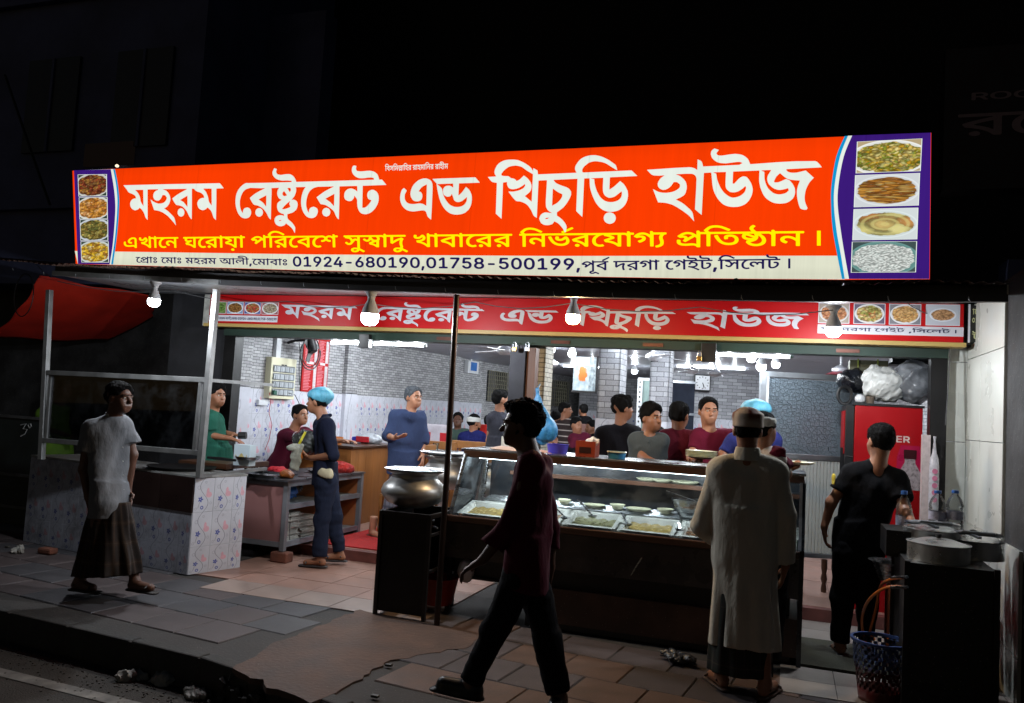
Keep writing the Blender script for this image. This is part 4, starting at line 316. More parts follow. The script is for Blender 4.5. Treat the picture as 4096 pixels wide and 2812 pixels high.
[[50,-3,-5,1,-3,3,-3,10,-1,5,2,3,13,8,3,3,2,3,2,4,1,5,-1,4,-1,4,-4,4,-4,3,-8,1,-7,-1,-4,-3,-2,-3,0,-3,1,-9,-2,-3,-3,-2,-10,-3,-3,0,-3,1,-3,2,-1,4,-2,8,-1,6,1,6,2,4,2,5,4,4,6,5,6,3,8,1,7,1,9,0,9,-1,7,-3,6,-3,6,-5,4,-5,3,-6,2,-5,1,-5,0,-7,-1,-7,-4,-9,1,-1,1,-1,7,2,8,3,6,4,5,4,3,4,2,5,1,7,0,6,-2,6,-3,6,-6,5,-6,4,-16,7,-31,9,-18,7,-12,6,-8,6,-3,4,-3,6,-1,7,0,7,1,5,3,7,6,7,4,2,3,0,4,-2,6,-4,3,-2,1,-2,0,-2,-4,-7,0,-4,0,-4,3,-3,6,-3,8,-4,48,-15,10,-4,9,-5,10,-7,7,-9,5,-9,2,-9,1,-7,0,-7,-1,-8,-2,-7,-3,-7,-4,-5,-5,-5,-5,-4,-7,-4,-7,-4,-15,-5,-20,-3]],
[[108,-3,-4,0,-3,2,-9,13,-7,9,-9,9,-12,9,-9,6,-10,5,-12,4,-12,3,-3,2,-2,2,-2,3,-6,14,-1,4,1,3,1,2,8,5,16,9,23,11,20,8,21,8,3,3,-1,2,-1,1,-3,0,-96,1,-3,2,-2,4,0,11,1,3,2,2,3,1,4,0,193,0,5,-1,4,-2,1,-4,-1,-11,-1,-3,-3,-2,-71,-1,-3,0,-1,-1,0,-2,1,-1,17,-4,16,-7,10,-7,8,-7,6,-8,5,-10,2,-10,1,-6,-1,-6,-2,-7,-3,-7,-5,-6,-6,-4,-7,-3,-9,-2,-12,0,-6,2,-2,2,-1,3,0,11,1,4,2,1,2,2,13,0,6,2,2,3,2,4,0,8,-2,5,-3,4,-3,4,-5,4,-6,3,-9,4,-10,2,-2,0,-1,-2,0,-3,-1,-97,-1,-3,-3,-2],[-23,44,1,-1,1,1,0,3,0,54,-1,4,-4,0,-18,-8,-25,-12,-9,-4,0,-1,1,-1,18,-8,14,-8,11,-9]]]
LINES={'yellow':[0,0,1,190,2,364,3,430,4,516,5,735,3,892,6,979,2,1128,7,1194,8,1351,2,1351,9,1485,10,1664,6,1730,3,1879,11,1966,3,2115,12,2201,13,2437,14,2608,15,2608,2,2788,16,2854,14,3005,1,3072,2,3246,11,3313,2,3462,3,3528,6,3615,6,3764,10,3980,4,4046,17,4197,18,4368,6,4378,3,4527,7,4613,2,4770,19,4836,20,5000,21,5131,10,5320,22,5386,23,5563,2,5739,4,5806,24,6024],'small':[10,0,11,66,13,216,10,386,25,452,26,608,2,791,10,857,27,924,6,1056,6,1272,2,1421,27,1488,25,1620,2,1776,10,1842,4,1909,6,2060,6,2276,2,2425,27,2492,28,2624,25,2691],'b1':[3,0,21,86,2,275,29,342,3,518,25,605,2,760,29,827,25,1004,27,1159,6,1292,25,1441,30,1663,31,1953,28,2135,32,2202,3,2269,25,2356,2,2511,11,2578,2,2727,29,2793],'b2':[33,0,34,162,35,324,36,486,37,648,38,811,39,973,40,1135,33,1297,34,1459,35,1621,33,1783,32,1945,33,2012,34,2175,41,2337,42,2499,40,2661,38,2823,42,2985,33,3147,33,3309,34,3471,35,3634,35,3796,32,3958],'b3':[9,0,43,179,11,179,18,318,16,395,6,546,19,695,2,859,3,993,19,1079,44,1243,45,1376,32,1517,10,1584,13,1651,3,1821,31,1908,45,2091,24,2300],'inl':[3,0,21,86,2,275,29,342,3,518,25,605,2,760,29,827,25,1004,27,1159,6,1292,25,1441,30,1663,31,1953,28,2135,32,2202,3,2269,25,2356,2,2511,11,2578,2,2727,29,2793,33,2970,34,3132,35,3294,36,3456,37,3618,38,3780,39,3942,40,4104,33,4267,34,4429,35,4591,33,4753,32,4915,33,4982,34,5144,41,5306,42,5468,40,5631,38,5793,42,5955,33,6117,33,6279,34,6441,35,6603,35,6765],'inr':[9,0,43,179,11,179,18,318,16,395,6,546,19,695,2,859,3,993,19,1079,44,1243,45,1376,32,1584,10,1652,13,1718,3,1889,31,1975,45,2158,24,2367],'er':[46,0,47,150],'rocke':[47,0,48,161,49,352,50,535,46,703,51,853],'nums':[52,0,53,148,54,296],'tee':[2,0,3,66,45,153],'ta':[45,0],'ro':[6,0,3,149,55,236,45,437]}
# ---------------------------------------------------------------- bodies: one skin grown round the joints
import openvdb as vdb
def nz(v): v=np.asarray(v,float); return v/(np.linalg.norm(v)+1e-9)
def nz_(v): return v/(np.linalg.norm(v,axis=1)[:,None]+1e-9)
class Flesh:
    def __init__(s,lo,hi,res):
        s.lo=np.array(lo,float)-res*4; s.res=res; s.n=np.ceil((np.array(hi)-s.lo)/res+4).astype(int)
        s.D=np.full(s.n,.5,np.float32)
    def win(s,lo,hi):
        a=np.clip(((lo-s.lo)/s.res).astype(int)-1,0,s.n-1); b=np.clip(((hi-s.lo)/s.res).astype(int)+2,1,s.n)
        if (b<=a).any(): return None
        sl=tuple(slice(x,y) for x,y in zip(a,b))
        ax=[(s.lo[i]+np.arange(a[i],b[i])*s.res).astype(np.float32) for i in range(3)]
        return sl,np.stack(np.meshgrid(*ax,indexing='ij'),-1)
    def put(s,fn,lo,hi,k=.02,op='u'):
        w=s.win(np.array(lo)-k*1.5-.02,np.array(hi)+k*1.5+.02)
        if w is None: return
        sl,P=w; d=fn(P).astype(np.float32); D=s.D[sl]
        if op=='u':
            h=np.clip(.5+.5*(D-d)/k,0,1); s.D[sl]=D*(1-h)+d*h-k*h*(1-h)
        elif op=='s':
            h=np.clip(.5-.5*(D+d)/k,0,1); s.D[sl]=D*(1-h)-d*h+k*h*(1-h)
    def cap(s,a,b,ra,rb=None,k=.02,f=None,flat=1.,op='u',end=False,inf=0):
        a=np.array(a,float); b=np.array(b,float); rb=ra if rb is None else rb; ra+=inf; rb+=inf; r=max(ra,rb)
        ba=b-a; L=ba.dot(ba)+1e-9; fv=None if f is None else nz(f)
        def fn(P):
            pa=P-a; t=np.clip(pa@ba/L,0,1); q=pa-t[...,None]*ba
            if fv is not None: q=q+(q@fv)[...,None]*fv*(1/flat-1)
            d=np.sqrt((q*q).sum(-1))-(ra+t*(rb-ra))
            if fv is not None: d=d*min(1,flat*1.15)
            if end: d=np.maximum(d,(P-b)@(ba/np.sqrt(L)))
            return d
        s.put(fn,np.minimum(a,b)-r,np.maximum(a,b)+r,k,op)
    def ell(s,c,ax,rad,k=.02,op='u'):
        c=np.array(c,float); M=np.array([nz(x) for x in ax]); r=np.array(rad); m=r.max()
        def fn(P):
            q=(P-c)@M.T/r; l=np.sqrt((q*q).sum(-1))+1e-6; g=q/r; return l*(l-1)/(np.sqrt((g*g).sum(-1))+1e-6)
        s.put(fn,c-m,c+m,k,op)
    def cone(s,a,b,ra,rb,f,flat=.7,folds=0,nf=9,k=.02,ph=0,low=.25,op='u'):
        """hanging cloth: an oval tube from waist a to hem b, with folds that deepen towards the hem"""
        a=np.array(a,float); b=np.array(b,float); ba=b-a; L=np.sqrt(ba.dot(ba)); u=ba/L; fv=nz(f); fv=nz(fv-u*fv.dot(u)); w=np.cross(u,fv)
        def fn(P):
            pa=P-a; h=pa@u; t=np.clip(h/L,0,1); x=pa@w; y=(pa@fv)/flat; r=np.sqrt(x*x+y*y); th=np.arctan2(y,x)
            R=ra+t*(rb-ra)+folds*(low+(1-low)*t)*(np.sin(nf*th+ph+2*t)+.5*np.sin((nf*2-1)*th+ph*2-3*t))
            return np.maximum((r-R)*.8,np.maximum(-h,h-L))
        m=max(ra,rb)+folds*1.5; s.put(fn,np.minimum(a,b)-m,np.maximum(a,b)+m,k,op)
    def cut(s,p,n):
        """keep the side the normal points away from"""
        ax=[(s.lo[i]+np.arange(s.n[i])*s.res) for i in range(3)]; n=nz(n); p=np.array(p,float)
        if abs(n[2])>.999:
            d=(ax[2]-p[2])*n[2]; m=d>-.03; s.D[:,:,m]=np.maximum(s.D[:,:,m],d[m].astype(np.float32)); return
        d=(ax[0]-p[0])[:,None,None]*n[0]+(ax[1]-p[1])[None,:,None]*n[1]+(ax[2]-p[2])[None,None,:]*n[2]
        s.D=np.maximum(s.D,d.astype(np.float32))
    def wrinkle(s,amp,f=22,st=(1,1,1),seed=0,ridge=False):
        r=np.random.default_rng(seed); I=np.nonzero(np.abs(s.D)<.035)
        if len(I[0])==0: return
        P=np.stack([(s.lo[i]+I[i]*s.res)*st[i] for i in range(3)],-1).astype(np.float32); w=0
        for i in range(4):
            a=r.normal(size=3); a/=np.linalg.norm(a); q=f*(.6+.4*i); b=np.array([a[1],-a[2],a[0]])
            v=np.sin(P@(a*q).astype(np.float32)+r.uniform(0,6)+1.3*np.sin(P@(b*q*.5).astype(np.float32))); w=w+((np.abs(v)*2-1.2) if ridge else v)/(1+.5*i)
        s.D[I]+=(amp*w).astype(np.float32)
    def build(s,name,mt,parent,iso=0.):
        c=s.D<.02
        if not c.any(): return None
        sl=[]; 
        for i in range(3):
            k=np.nonzero(c.any(tuple(j for j in range(3) if j!=i)))[0]; sl.append(slice(max(0,k[0]-2),k[-1]+3))
        D=s.D[tuple(sl)]; lo=s.lo+np.array([x.start for x in sl])*s.res
        g=vdb.FloatGrid(); g.background=.5; g.copyFromArray(np.ascontiguousarray(np.minimum(D,.5))); v,q=g.convertToQuads(iso)
        if len(v)==0: return None
        v=v*s.res+lo-np.array(parent.location if parent is not None else (0,0,0))
        me=bpy.data.meshes.new(name); me.vertices.add(len(v)); me.vertices.foreach_set('co',v.astype(np.float32).ravel())
        me.loops.add(len(q)*4); me.polygons.add(len(q)); me.loops.foreach_set('vertex_index',q[:,::-1].ravel().astype(np.int32))
        me.polygons.foreach_set('loop_start',np.arange(0,len(q)*4,4,dtype=np.int32)); me.update(calc_edges=True); me.polygons.foreach_set('use_smooth',np.ones(len(q),bool))
        return link(name,me,mt,parent)
SK=dict(dark=mat('skin_deep',S((96,62,46)),.5,var=.18,scale=14,bmp=.1,bscale=180,bd=.0008),mid=mat('skin_brown',S((146,98,72)),.48,var=.15,scale=14,bmp=.1,bscale=180,bd=.0008),
        fair=mat('skin_light_brown',S((176,124,96)),.48,var=.14,scale=14,bmp=.1,bscale=180,bd=.0008))
HAIR=mat('black_hair',(.006,.0055,.0055),.85,spec=.12,var=.4,scale=40,bmp=.7,bscale=160,bd=.004,stretch=(1,1,.35)); GREY=mat('grey_hair',S((88,92,98)),.85,spec=.1,var=.35,scale=50,bmp=.7,bscale=160,bd=.004,stretch=(1,1,.35))
WHITE_B=mat('shirt_button',S((200,198,190)),.4,bmp=0); EYE=mat('eye_white',S((215,205,195)),.3,bmp=0); IRIS=mat('iris_dark',(.01,.008,.006),.2,bmp=0); LIP=mat('lip_brown',S((110,62,55)),.5); BROW=HAIR
def hand_prims(F,w,d,n,curl=.5,side=1,sc=1.,k=.007,end=None):
    """palm, four unequal bent fingers and a thumb leaving the side of the palm"""
    w=np.array(w,float); d=nz(d); n=nz(np.array(n,float)-d*np.dot(n,d)); s=np.cross(d,n)*side
    F.cap(w-d*.02,w+d*.03*sc,.023*sc,.026*sc,.02,n,.7)
    for o in (-.021,-.007,.007,.021): F.cap(w+d*.025*sc+s*o*.6*sc,w+d*.085*sc+s*o*sc,.013*sc,.011*sc,.012,n,.85)
    for i,(o,L) in enumerate(((-.026,.066),(-.009,.078),(.009,.074),(.026,.058))):
        p=w+d*.082*sc+s*o*sc; a=0; dd=d+s*o*2.2
        for j,(fr,r) in enumerate(((.45,.0092),(.3,.0085),(.25,.0075))):
            a+=curl*(.55 if j==0 else .8); q=p+(nz(dd)*math.cos(a)+n*math.sin(a))*L*fr*sc; F.cap(p,q,r*sc,r*.93*sc,k*.6); p=q
    p=w+d*.02*sc-s*.026*sc; q=p+(d*.6-s*.75+n*.25)*.038*sc; F.cap(p,q,.0125*sc,.011*sc,.01); r=q+(d*.92-s*.2+n*(.3+curl*.4))*.032*sc; F.cap(q,r,.0105*sc,.0085*sc,.006)
class Person:
    """joints are given as (pixel x, pixel y, metres nearer(-)/farther(+)) on the person's own upright plane"""
    def __init__(s,label,Y,face,skin='mid',res=.009,feet=None,group=None,scale=1.):
        s.Y=Y; s.f=nz([*face,0]) if len(face)==2 else nz(face); s.l=np.cross([0,0,1],s.f); s.skin=SK[skin]; s.res=res; s.sc=scale; s.J={}; s.label=label; s.group=group; s.fl=0.
    def P(s,q): return AY(q[0],q[1],s.Y+(q[2] if len(q)>2 else 0))
    def joints(s,**k):
        for n,q in k.items(): s.J[n]=np.array(q[1:]) if q[0]=='w' else s.P(q)
        return s
    def start(s,z=0.):
        J=s.J; c=J['pel'] if 'pel' in J else J['head']
        s.o=thing('person',s.label,'person',(float(c[0]),float(c[1]),z),group=s.group); s.z=z
        A=np.array(list(J.values())); s.lo=A.min(0)-.2; s.hi=A.max(0)+.2; s.lo[2]=max(s.lo[2],z-.02); s.hi[2]=max(s.hi[2],J['head'][2]+.2)
        return s
    def legs_down(s,w=.1,spread=.0,away=0.):
        """plain standing legs for people seen only above a counter"""
        J=s.J; p=J['pel']
        for sd,n in ((1,'l'),(-1,'r')):
            h=p+s.l*sd*w*.9; h[2]=p[2]-.04; J['hip'+n]=h; J['knee'+n]=h*[1,1,0]+[0,0,.5+s.fl]+s.f*.02; J['ank'+n]=h*[1,1,0]+[0,0,.08+s.fl]+s.l*sd*spread; J['toe'+n]=J['ank'+n]+s.f*.17-[0,0,.045]
        return s
    def torso(s,F,inf=0.,k=.06):
        J=s.J; q=s.sc; nk=J['neck']; pel=J['pel']; f=s.f
        for n in 'lr':
            sh=J['sh'+n]; hp=J['hip'+n] if 'hip'+n in J else pel+s.l*(.09 if n=='l' else -.09)
            inn=nz(nk-sh); a=sh+inn*.05-[0,0,.05]; F.cap(a,a*.45+hp*.55+[0,0,.03],.078*q,.066*q,k,f,.98,inf=inf); F.cap(a*.45+hp*.55+[0,0,.03],hp+[0,0,.04],.066*q,.08*q,k,f,1,inf=inf)
            F.cap(nk-[0,0,.03],sh-[0,0,.008],.04*q,.048*q,.045,inf=inf)
        c=(J['shl']+J['shr'])/2; F.cap(c-[0,0,.09],pel+[0,0,.06],.108*q,.102*q,k,f,.85,inf=inf)
    def limb(s,F,a,b,ra,rb,k=.03,**kw): F.cap(s.J[a],s.J[b],ra,rb,k,**kw)
    def body(s,hands=None,curl=.5,feet=True,hres=None):
        J=s.J; F=Flesh(s.lo,s.hi,s.res); s.torso(F,-.012)
        H=J['head']; f=s.hf=nz(s.J.get('look',s.f)); up=nz(s.J.get('up',np.array([0,0,1.]))); l=np.cross(up,f); f=np.cross(l,up); q=s.sc
        s.hax=(l,f,up)
        F.cap(J['neck']-[0,0,.04],H-up*.05*q-f*.015*q,.062*q,.054*q,.04)
        F.ell(H+up*.025*q-f*.008*q,(l,f,up),(.076*q,.096*q,.092*q),.02)                    # cranium
        F.ell(H-up*.04*q+f*.022*q,(l,f,up),(.058*q,.068*q,.078*q),.035)                     # face
        F.cap(H-up*.085*q+f*.062*q+l*.012,H-up*.085*q+f*.062*q-l*.012,.022*q,.022*q,.03)     # chin
        F.cap(H+up*.008*q+f*.088*q,H-up*.028*q+f*.11*q,.008*q,.014*q,.012)                  # nose
        for sd in (1,-1):
            F.ell(H+l*sd*.03*q+f*.092*q+up*.002*q,(l,f,up),(.017*q,.014*q,.011*q),.014,'s')       # eye sockets
            F.cap(H+l*sd*.045*q+f*.08*q+up*.02*q,H+l*sd*.012*q+f*.092*q+up*.018*q,.009*q,.009*q,.012)   # brow
            F.ell(H+l*sd*.077*q-f*.004*q-up*.008*q,(l,nz(f-up*.25),up),(.012*q,.02*q,.033*q),.008)     # ear
            F.cap(H+l*sd*.04*q+f*.06*q-up*.03*q,H+l*sd*.03*q+f*.07*q-up*.06*q,.02*q,.018*q,.03)
        F.cap(H-up*.058*q+f*.088*q+l*.016,H-up*.058*q+f*.088*q-l*.016,.009*q,.009*q,.01)      # lips
        for n,sd in (('l',1),('r',-1)):
            if 'elb'+n in J:
                F.cap(J['sh'+n],J['elb'+n],.045*q,.037*q,.035); F.cap(J['elb'+n],J['wr'+n],.038*q,.025*q,.025)
                d=nz(J['hd'+n]-J['wr'+n]) if 'hd'+n in J else nz(J['wr'+n]-J['elb'+n])
                nn=(hands or {}).get(n,-s.l*sd if abs(d[2])>.6 else np.array([0,0,-1.]))
                hand_prims(F,J['wr'+n]+d*.015,d,nn,curl if not isinstance(curl,dict) else curl[n],sd,q)
            if feet and 'hip'+n in J:
                F.cap(J['hip'+n],J['knee'+n],.082*q,.055*q,.04); F.cap(J['knee'+n],J['ank'+n],.055*q,.036*q,.03)
                F.cap(J['ank'+n]-[0,0,.03],J['toe'+n],.036*q,.03*q,.03); F.cap(J['ank'+n],J['ank'+n]-nz((J['toe'+n]-J['ank'+n])*[1,1,0])*.03-[0,0,.04],.034,.032,.02)
        s.bodyobj=F.build('body',s.skin,s.o); s.eyes(); return s
    def eyes(s):
        J=s.J; q=s.sc; l,f,up=s.hax; H=J['head']
        if s.res>.0115: return
        for sd in (1,-1):
            c=H+l*sd*.03*q+f*.08*q+up*.002*q
            m=MB(); m.lathe([(.0001,-.011),(.008,-.008),(.0115,0),(.008,.008),(.0001,.011)],(0,0,0),10); m.v=[tuple(c+l*x+f*y+up*z*.75) for x,y,z in m.v]; m.build('eye',EYE,s.o,True)
            m=MB(); c2=c+f*.0085; m.lathe([(.0001,-.0055),(.005,0),(.0001,.0055)],(0,0,0),8); m.v=[tuple(c2+l*x+f*y+up*z) for x,y,z in m.v]; m.build('iris',IRIS,s.o,True)
            F=Flesh(c-.05,c+.06,.004); F.cap(H+l*sd*.05*q+f*.084*q+up*.026*q,H+l*sd*.014*q+f*.1*q+up*.024*q,.0045,.005,.003); F.build('eyebrow',BROW,s.o)
    def hair(s,mt=None,thick=.014,line=.045,side=.0,name='hair',noise_=.004,top=0.,back=-.06):
        J=s.J; q=s.sc; l,f,up=s.hax; H=J['head']; F=Flesh(H-.2,H+.22,min(s.res,.008))
        e=.006
        F.ell(H+up*.026*q-f*.012*q,(l,f,up),((.077+e)*q,(.096+e)*q,(.092+e)*q),.01)             # close-cropped sides and back
        F.ell(H+up*(.062+top)*q-f*.004*q,(l,f,up),((.066+thick*.7)*q,(.088+thick*.8)*q,(.05+thick)*q),.025)    # fuller crown
        F.cut(H+up*(line+.012)*q+f*.07*q,f*.9-up*.44)       # hairline over the brow
        F.cut(H+up*back*q,-up)
        F.ell(H-up*.055*q+f*.062*q,(l,f,up),(.12*q,.085*q,.088*q),.008,'s')                     # cleared from cheeks and in front of the ears
        if side: F.ell(H-up*.03*q,(l,f,up),(.12*q,.05*q,.04*q),.01,'s')
        F.wrinkle(noise_,90,(1,1,.6),3); o=F.build(name,mt or HAIR,s.o)
        if o is not None and s.res<.0125 and name=='hair':
            me=o.data; n=len(me.vertices); co=np.empty(n*3); me.vertices.foreach_get('co',co); co=co.reshape(-1,3); no=np.empty(n*3); me.vertices.foreach_get('normal',no); no=no.reshape(-1,3)
            r=np.random.default_rng(n); k=min(n,1800); I=r.choice(n,k,False); L=thick*(.4+.9*r.random(k))[:,None]; t=nz_(no[I]+r.normal(size=(k,3))*.45-up*.25); d=no[I]*.5+t; w=nz_(np.cross(t,r.normal(size=(k,3))))*.0028; b=co[I]-no[I]*.003
            V=np.concatenate([b-w,b+w,b+d/np.linalg.norm(d,axis=1)[:,None]*L]); me2=bpy.data.meshes.new('hair_tufts'); me2.from_pydata(V.tolist(),[],[(i,k+i,2*k+i) for i in range(k)]); tag(link('hair_tufts',me2,mt or HAIR,o),kind='stuff')
        return s
    def beard(s,mt=None,r=.02,low=0):
        q=s.sc; l,f,up=s.hax; H=s.J['head']; F=Flesh(H-.2,H+.2,min(s.res,.007))
        F.cap(H-up*.088*q+f*.064*q+l*.02,H-up*.088*q+f*.064*q-l*.02,r,r,.02)
        for sd in (1,-1): F.cap(H-up*.08*q+f*.055*q+l*sd*.02,H-up*.03*q+f*.01*q+l*sd*.066*q,r*.7,r*.4,.02)
        F.cap(H-up*.044*q+f*.09*q+l*.02,H-up*.044*q+f*.09*q-l*.02,.006,.006,.004)
        F.wrinkle(.002,120,(1,1,1),5); F.build('beard',mt or HAIR,s.o); return s
    def cap_(s,mt,name='cap',h=.075,lift=.03,wob=.001,r=.012):
        q=s.sc; l,f,up=s.hax; H=s.J['head']; F=Flesh(H-.2,H+.25,min(s.res,.007)); b=H+up*lift*q-f*.012*q
        F.cone(b,b+up*h*.8*q,(.081+r)*q,(.076+r)*q,f,1.2,k=.02,folds=0); F.ell(b+up*h*.62*q,(l,f,up),((.074+r)*q,(.091+r)*q,h*.6*q),.02)
        if wob: F.wrinkle(wob,60,(1,1,1),7)
        return F.build(name,mt,s.o)
    def net(s,mt):
        q=s.sc; l,f,up=s.hax; H=s.J['head']; F=Flesh(H-.22,H+.25,min(s.res,.008))
        F.ell(H+up*.06*q-f*.03*q,(l,f,up),(.112*q,.13*q,.088*q),.02); F.cut(H+up*.02*q,-up*.95+f*.3)
        F.cap(H+up*.018*q+f*.085*q,H+up*.0*q-f*.115*q,.02,.02,.02); F.wrinkle(.0035,70,(1,1,.3),9); return F.build('hair_net',mt,s.o)
    def shirt(s,mt,sleeve=.55,hem=.0,loose=.012,name='shirt',fold=.004,res=None,full=False,open_=None,sleeve_loose=.0,arms='lr'):
        J=s.J; F=Flesh(s.lo,s.hi,res or max(s.res,.009)); s.torso(F,loose,.035); q=s.sc
        hz=J['pel'][2]+hem
        if hem<.02: F.cone((J['pel'][0],J['pel'][1],J['pel'][2]+.16),(J['pel'][0],J['pel'][1],hz-.02),.145*q+loose,.165*q+loose,s.f,.68,.004,5,.04)
        F.cut((0,0,hz),(0,0,-1))
        F.cut(J['neck']+[0,0,.03]+s.f*.0,(0,0,1)) 
        for n in arms:
            a,e=J['sh'+n],J['elb'+n]; 
            if sleeve<=1: F.cap(a,a+(e-a)*sleeve,.052*q+sleeve_loose*.4,.052*q+sleeve_loose,.03,end=True)
            else:
                w=J['wr'+n]; F.cap(a,e,.06*q,.052*q+sleeve_loose*.5,.03); F.cap(e,e+(w-e)*(sleeve-1),.052*q+sleeve_loose*.5,.042*q+sleeve_loose,.02,end=True)
        F.ell(J['neck']+[0,0,.045]+s.f*.03,(s.l,s.f,(0,0,1)),(.058*q,.06*q,.05*q),.01,'s')
        F.wrinkle(fold*1.3,17,(1,1,.6),int(J['pel'][0]*100)%97+3); F.wrinkle(fold*.7,42,(1,1,.6),11)
        return F.build(name,mt,s.o)
    def collar(s,mt):
        J=s.J; F=Flesh(J['neck']-.16,J['neck']+.16,.007); f=s.f; l=s.l; n=J['neck']; q=s.sc
        for sd in (1,-1):
            F.cap(n-f*.05*q+[0,0,.03],n+l*sd*.055*q+[0,0,.02],.016,.016,.01); F.cap(n+l*sd*.055*q+[0,0,.02],n+f*.06*q+l*sd*.018+[0,0,-.03],.015,.012,.01,f,.7)
            F.cap(n+f*.062*q+l*sd*.018+[0,0,-.03],n+f*.078*q+l*sd*.045+[0,0,-.06],.013,.009,.01,f,.6)
        F.build('collar',mt,s.o)
        m=MB(); a=n+f*.098*q-[0,0,.07]; b=J['pel']+f*.135*q-[0,0,.06]
        for k in range(6):
            c=a+(b-a)*(k+.4)/6; m.lathe([(.001,-.006),(.0055,0),(.001,.006)],c,7)
        if s.res<.0085: m.build('buttons',WHITE_B,s.o)['kind']='stuff'
    def trousers(s,mt,loose=.016,name='trousers',to=.96,fold=.003,top=.05):
        J=s.J; F=Flesh(s.lo,s.hi,max(s.res,.009)); p=J['pel']; q=s.sc
        F.cap(p+[0,0,top],p-[0,0,.02],.1*q,.115*q,.03,s.f,.8)
        for n in 'lr':
            h,k_,a=J['hip'+n],J['knee'+n],J['ank'+n]; F.cap(h+[0,0,.04],h,.09*q,.1*q,.04,inf=loose*.5); F.cap(h,k_,.092*q,.064*q,.03,inf=loose); e=k_+(a-k_)*to
            F.cap(k_,e,.064*q,.056*q,.03,end=True,inf=loose)
        F.wrinkle(fold*1.4,18,(1,1,.9),int(p[1]*100)%91); F.wrinkle(fold*.8,45,(1,1,1.2),4)
        return F.build(name,mt,s.o)
    def shoes(s,mt,name='sandal'):
        J=s.J
        for n in 'lr':
            a,t=J['ank'+n],J['toe'+n]; d=nz((t-a)*[1,1,0]); F=Flesh(np.minimum(a,t)-.16,np.maximum(a,t)+.16,.007); zz=min(a[2]-.075,t[2]-.025)
            up=np.array([0,0,1.]); slope=(t[2]-.025)-(a[2]-.075)
            A=np.array([a[0],a[1],a[2]-.075])-d*.05; B=np.array([t[0],t[1],t[2]-.03])+d*.035
            F.cap(A,(A+B)/2,.036,.036,.01,up,.32); F.cap((A+B)/2,B,.036,.043,.01,up,.32)
            if name!='shoe':
                c=t-d*.01; w=np.cross(up,d); F.cap(c+w*.045,c+up*.022,.009,.009,.005); F.cap(c-w*.045,c+up*.022,.009,.009,.005); F.cap(c+up*.022,c+d*.04,.008,.006,.005)
                F.cap(a-d*.02+w*.04-up*.03,a+d*.04+up*.0,.008,.008,.005); F.cap(a-d*.02-w*.04-up*.03,a+d*.04+up*.0,.008,.008,.005)
            else:
                F.cap(a-up*.03,t,.045,.04,.03); F.cap(a-up*.02-d*.03,a-up*.04-d*.035,.042,.042,.02)
            F.build(name,mt,s.o)
        return s
# ---------------------------------------------------------------- surface recipes
def tile_mat(name,base,pink,blue,line,rough=.18,grime=.12):
    m,t,p=newmat(name); x,_,z=sep(t,coord(t,'Generated')); 
    def blob(cx,cz,rx,rz): return ((x-cx)/rx)*((x-cx)/rx)+((z-cz)/rz)*((z-cz)/rz)
    def dist(cx,cz,k=1.5): return ((x-cx)*(x-cx)+(z-cz)*(z-cz)*(k*k)).sqrt()
    v=coord(t,'Object'); cloud=noise(t,v,9,3)
    c=mix(t,sat((cloud-.4)*3)*.25,base,tuple(b*.8 for b in base))
    for cx,cz,r in ((.22,.72,.075),(.85,.25,.05),(.12,.1,.05),(.55,.87,.045)):
        d=dist(cx,cz); c=mix(t,edge(mx((d-r).abs()-.012,-d+.004)*1.,.02)*.35,c,line)
    # stems
    s1=(x-(.5+(z*6.28).sin()*.22)).abs(); c=mix(t,edge(s1-.011,.02)*.9,c,line)
    s2=(x-(.34+(z-.38)*.45)).abs(); c=mix(t,edge(mx(s2-.01,(z-.28).abs()-.16),.02)*.8,c,line)
    pk=mn(blob(.74,.50,.15,.085),blob(.68,.60,.07,.10))
    shade=noise(t,v,30,2); c=mix(t,edge(pk-1.,.35)*.8,c,mix(t,shade,pink,tuple(min(1,q*1.5) for q in pink)))
    a=_m(t,'ARCTAN2',x-.33,(z-.37)*1.5); fl=dist(.33,.37)-(.1+(a*5.).sin()*.035); c=mix(t,edge(fl,.03)*.95,c,blue)
    c=mix(t,edge(dist(.33,.37)-.022,.02),c,base); rg=(dist(.42,.13)-.06).abs()-.022; c=mix(t,edge(rg,.02)*.9,c,blue)
    dirt=sat((noise(t,coord(t,'Place'),3.,5,.7)-.45)*3)*grime*1.6; c=mix(t,dirt,c,(.05,.045,.035))
    setin(t,p,'Base Color',c); setin(t,p,'Roughness',sat(rough+(cloud-.5)*.2+dirt)); MC[name]=m; return m
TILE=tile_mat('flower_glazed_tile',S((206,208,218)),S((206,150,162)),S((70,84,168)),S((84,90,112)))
TILED=tile_mat('flower_glazed_tile_dirty',S((168,170,182)),S((160,116,124)),S((56,66,130)),S((66,70,84)),.3,.5)
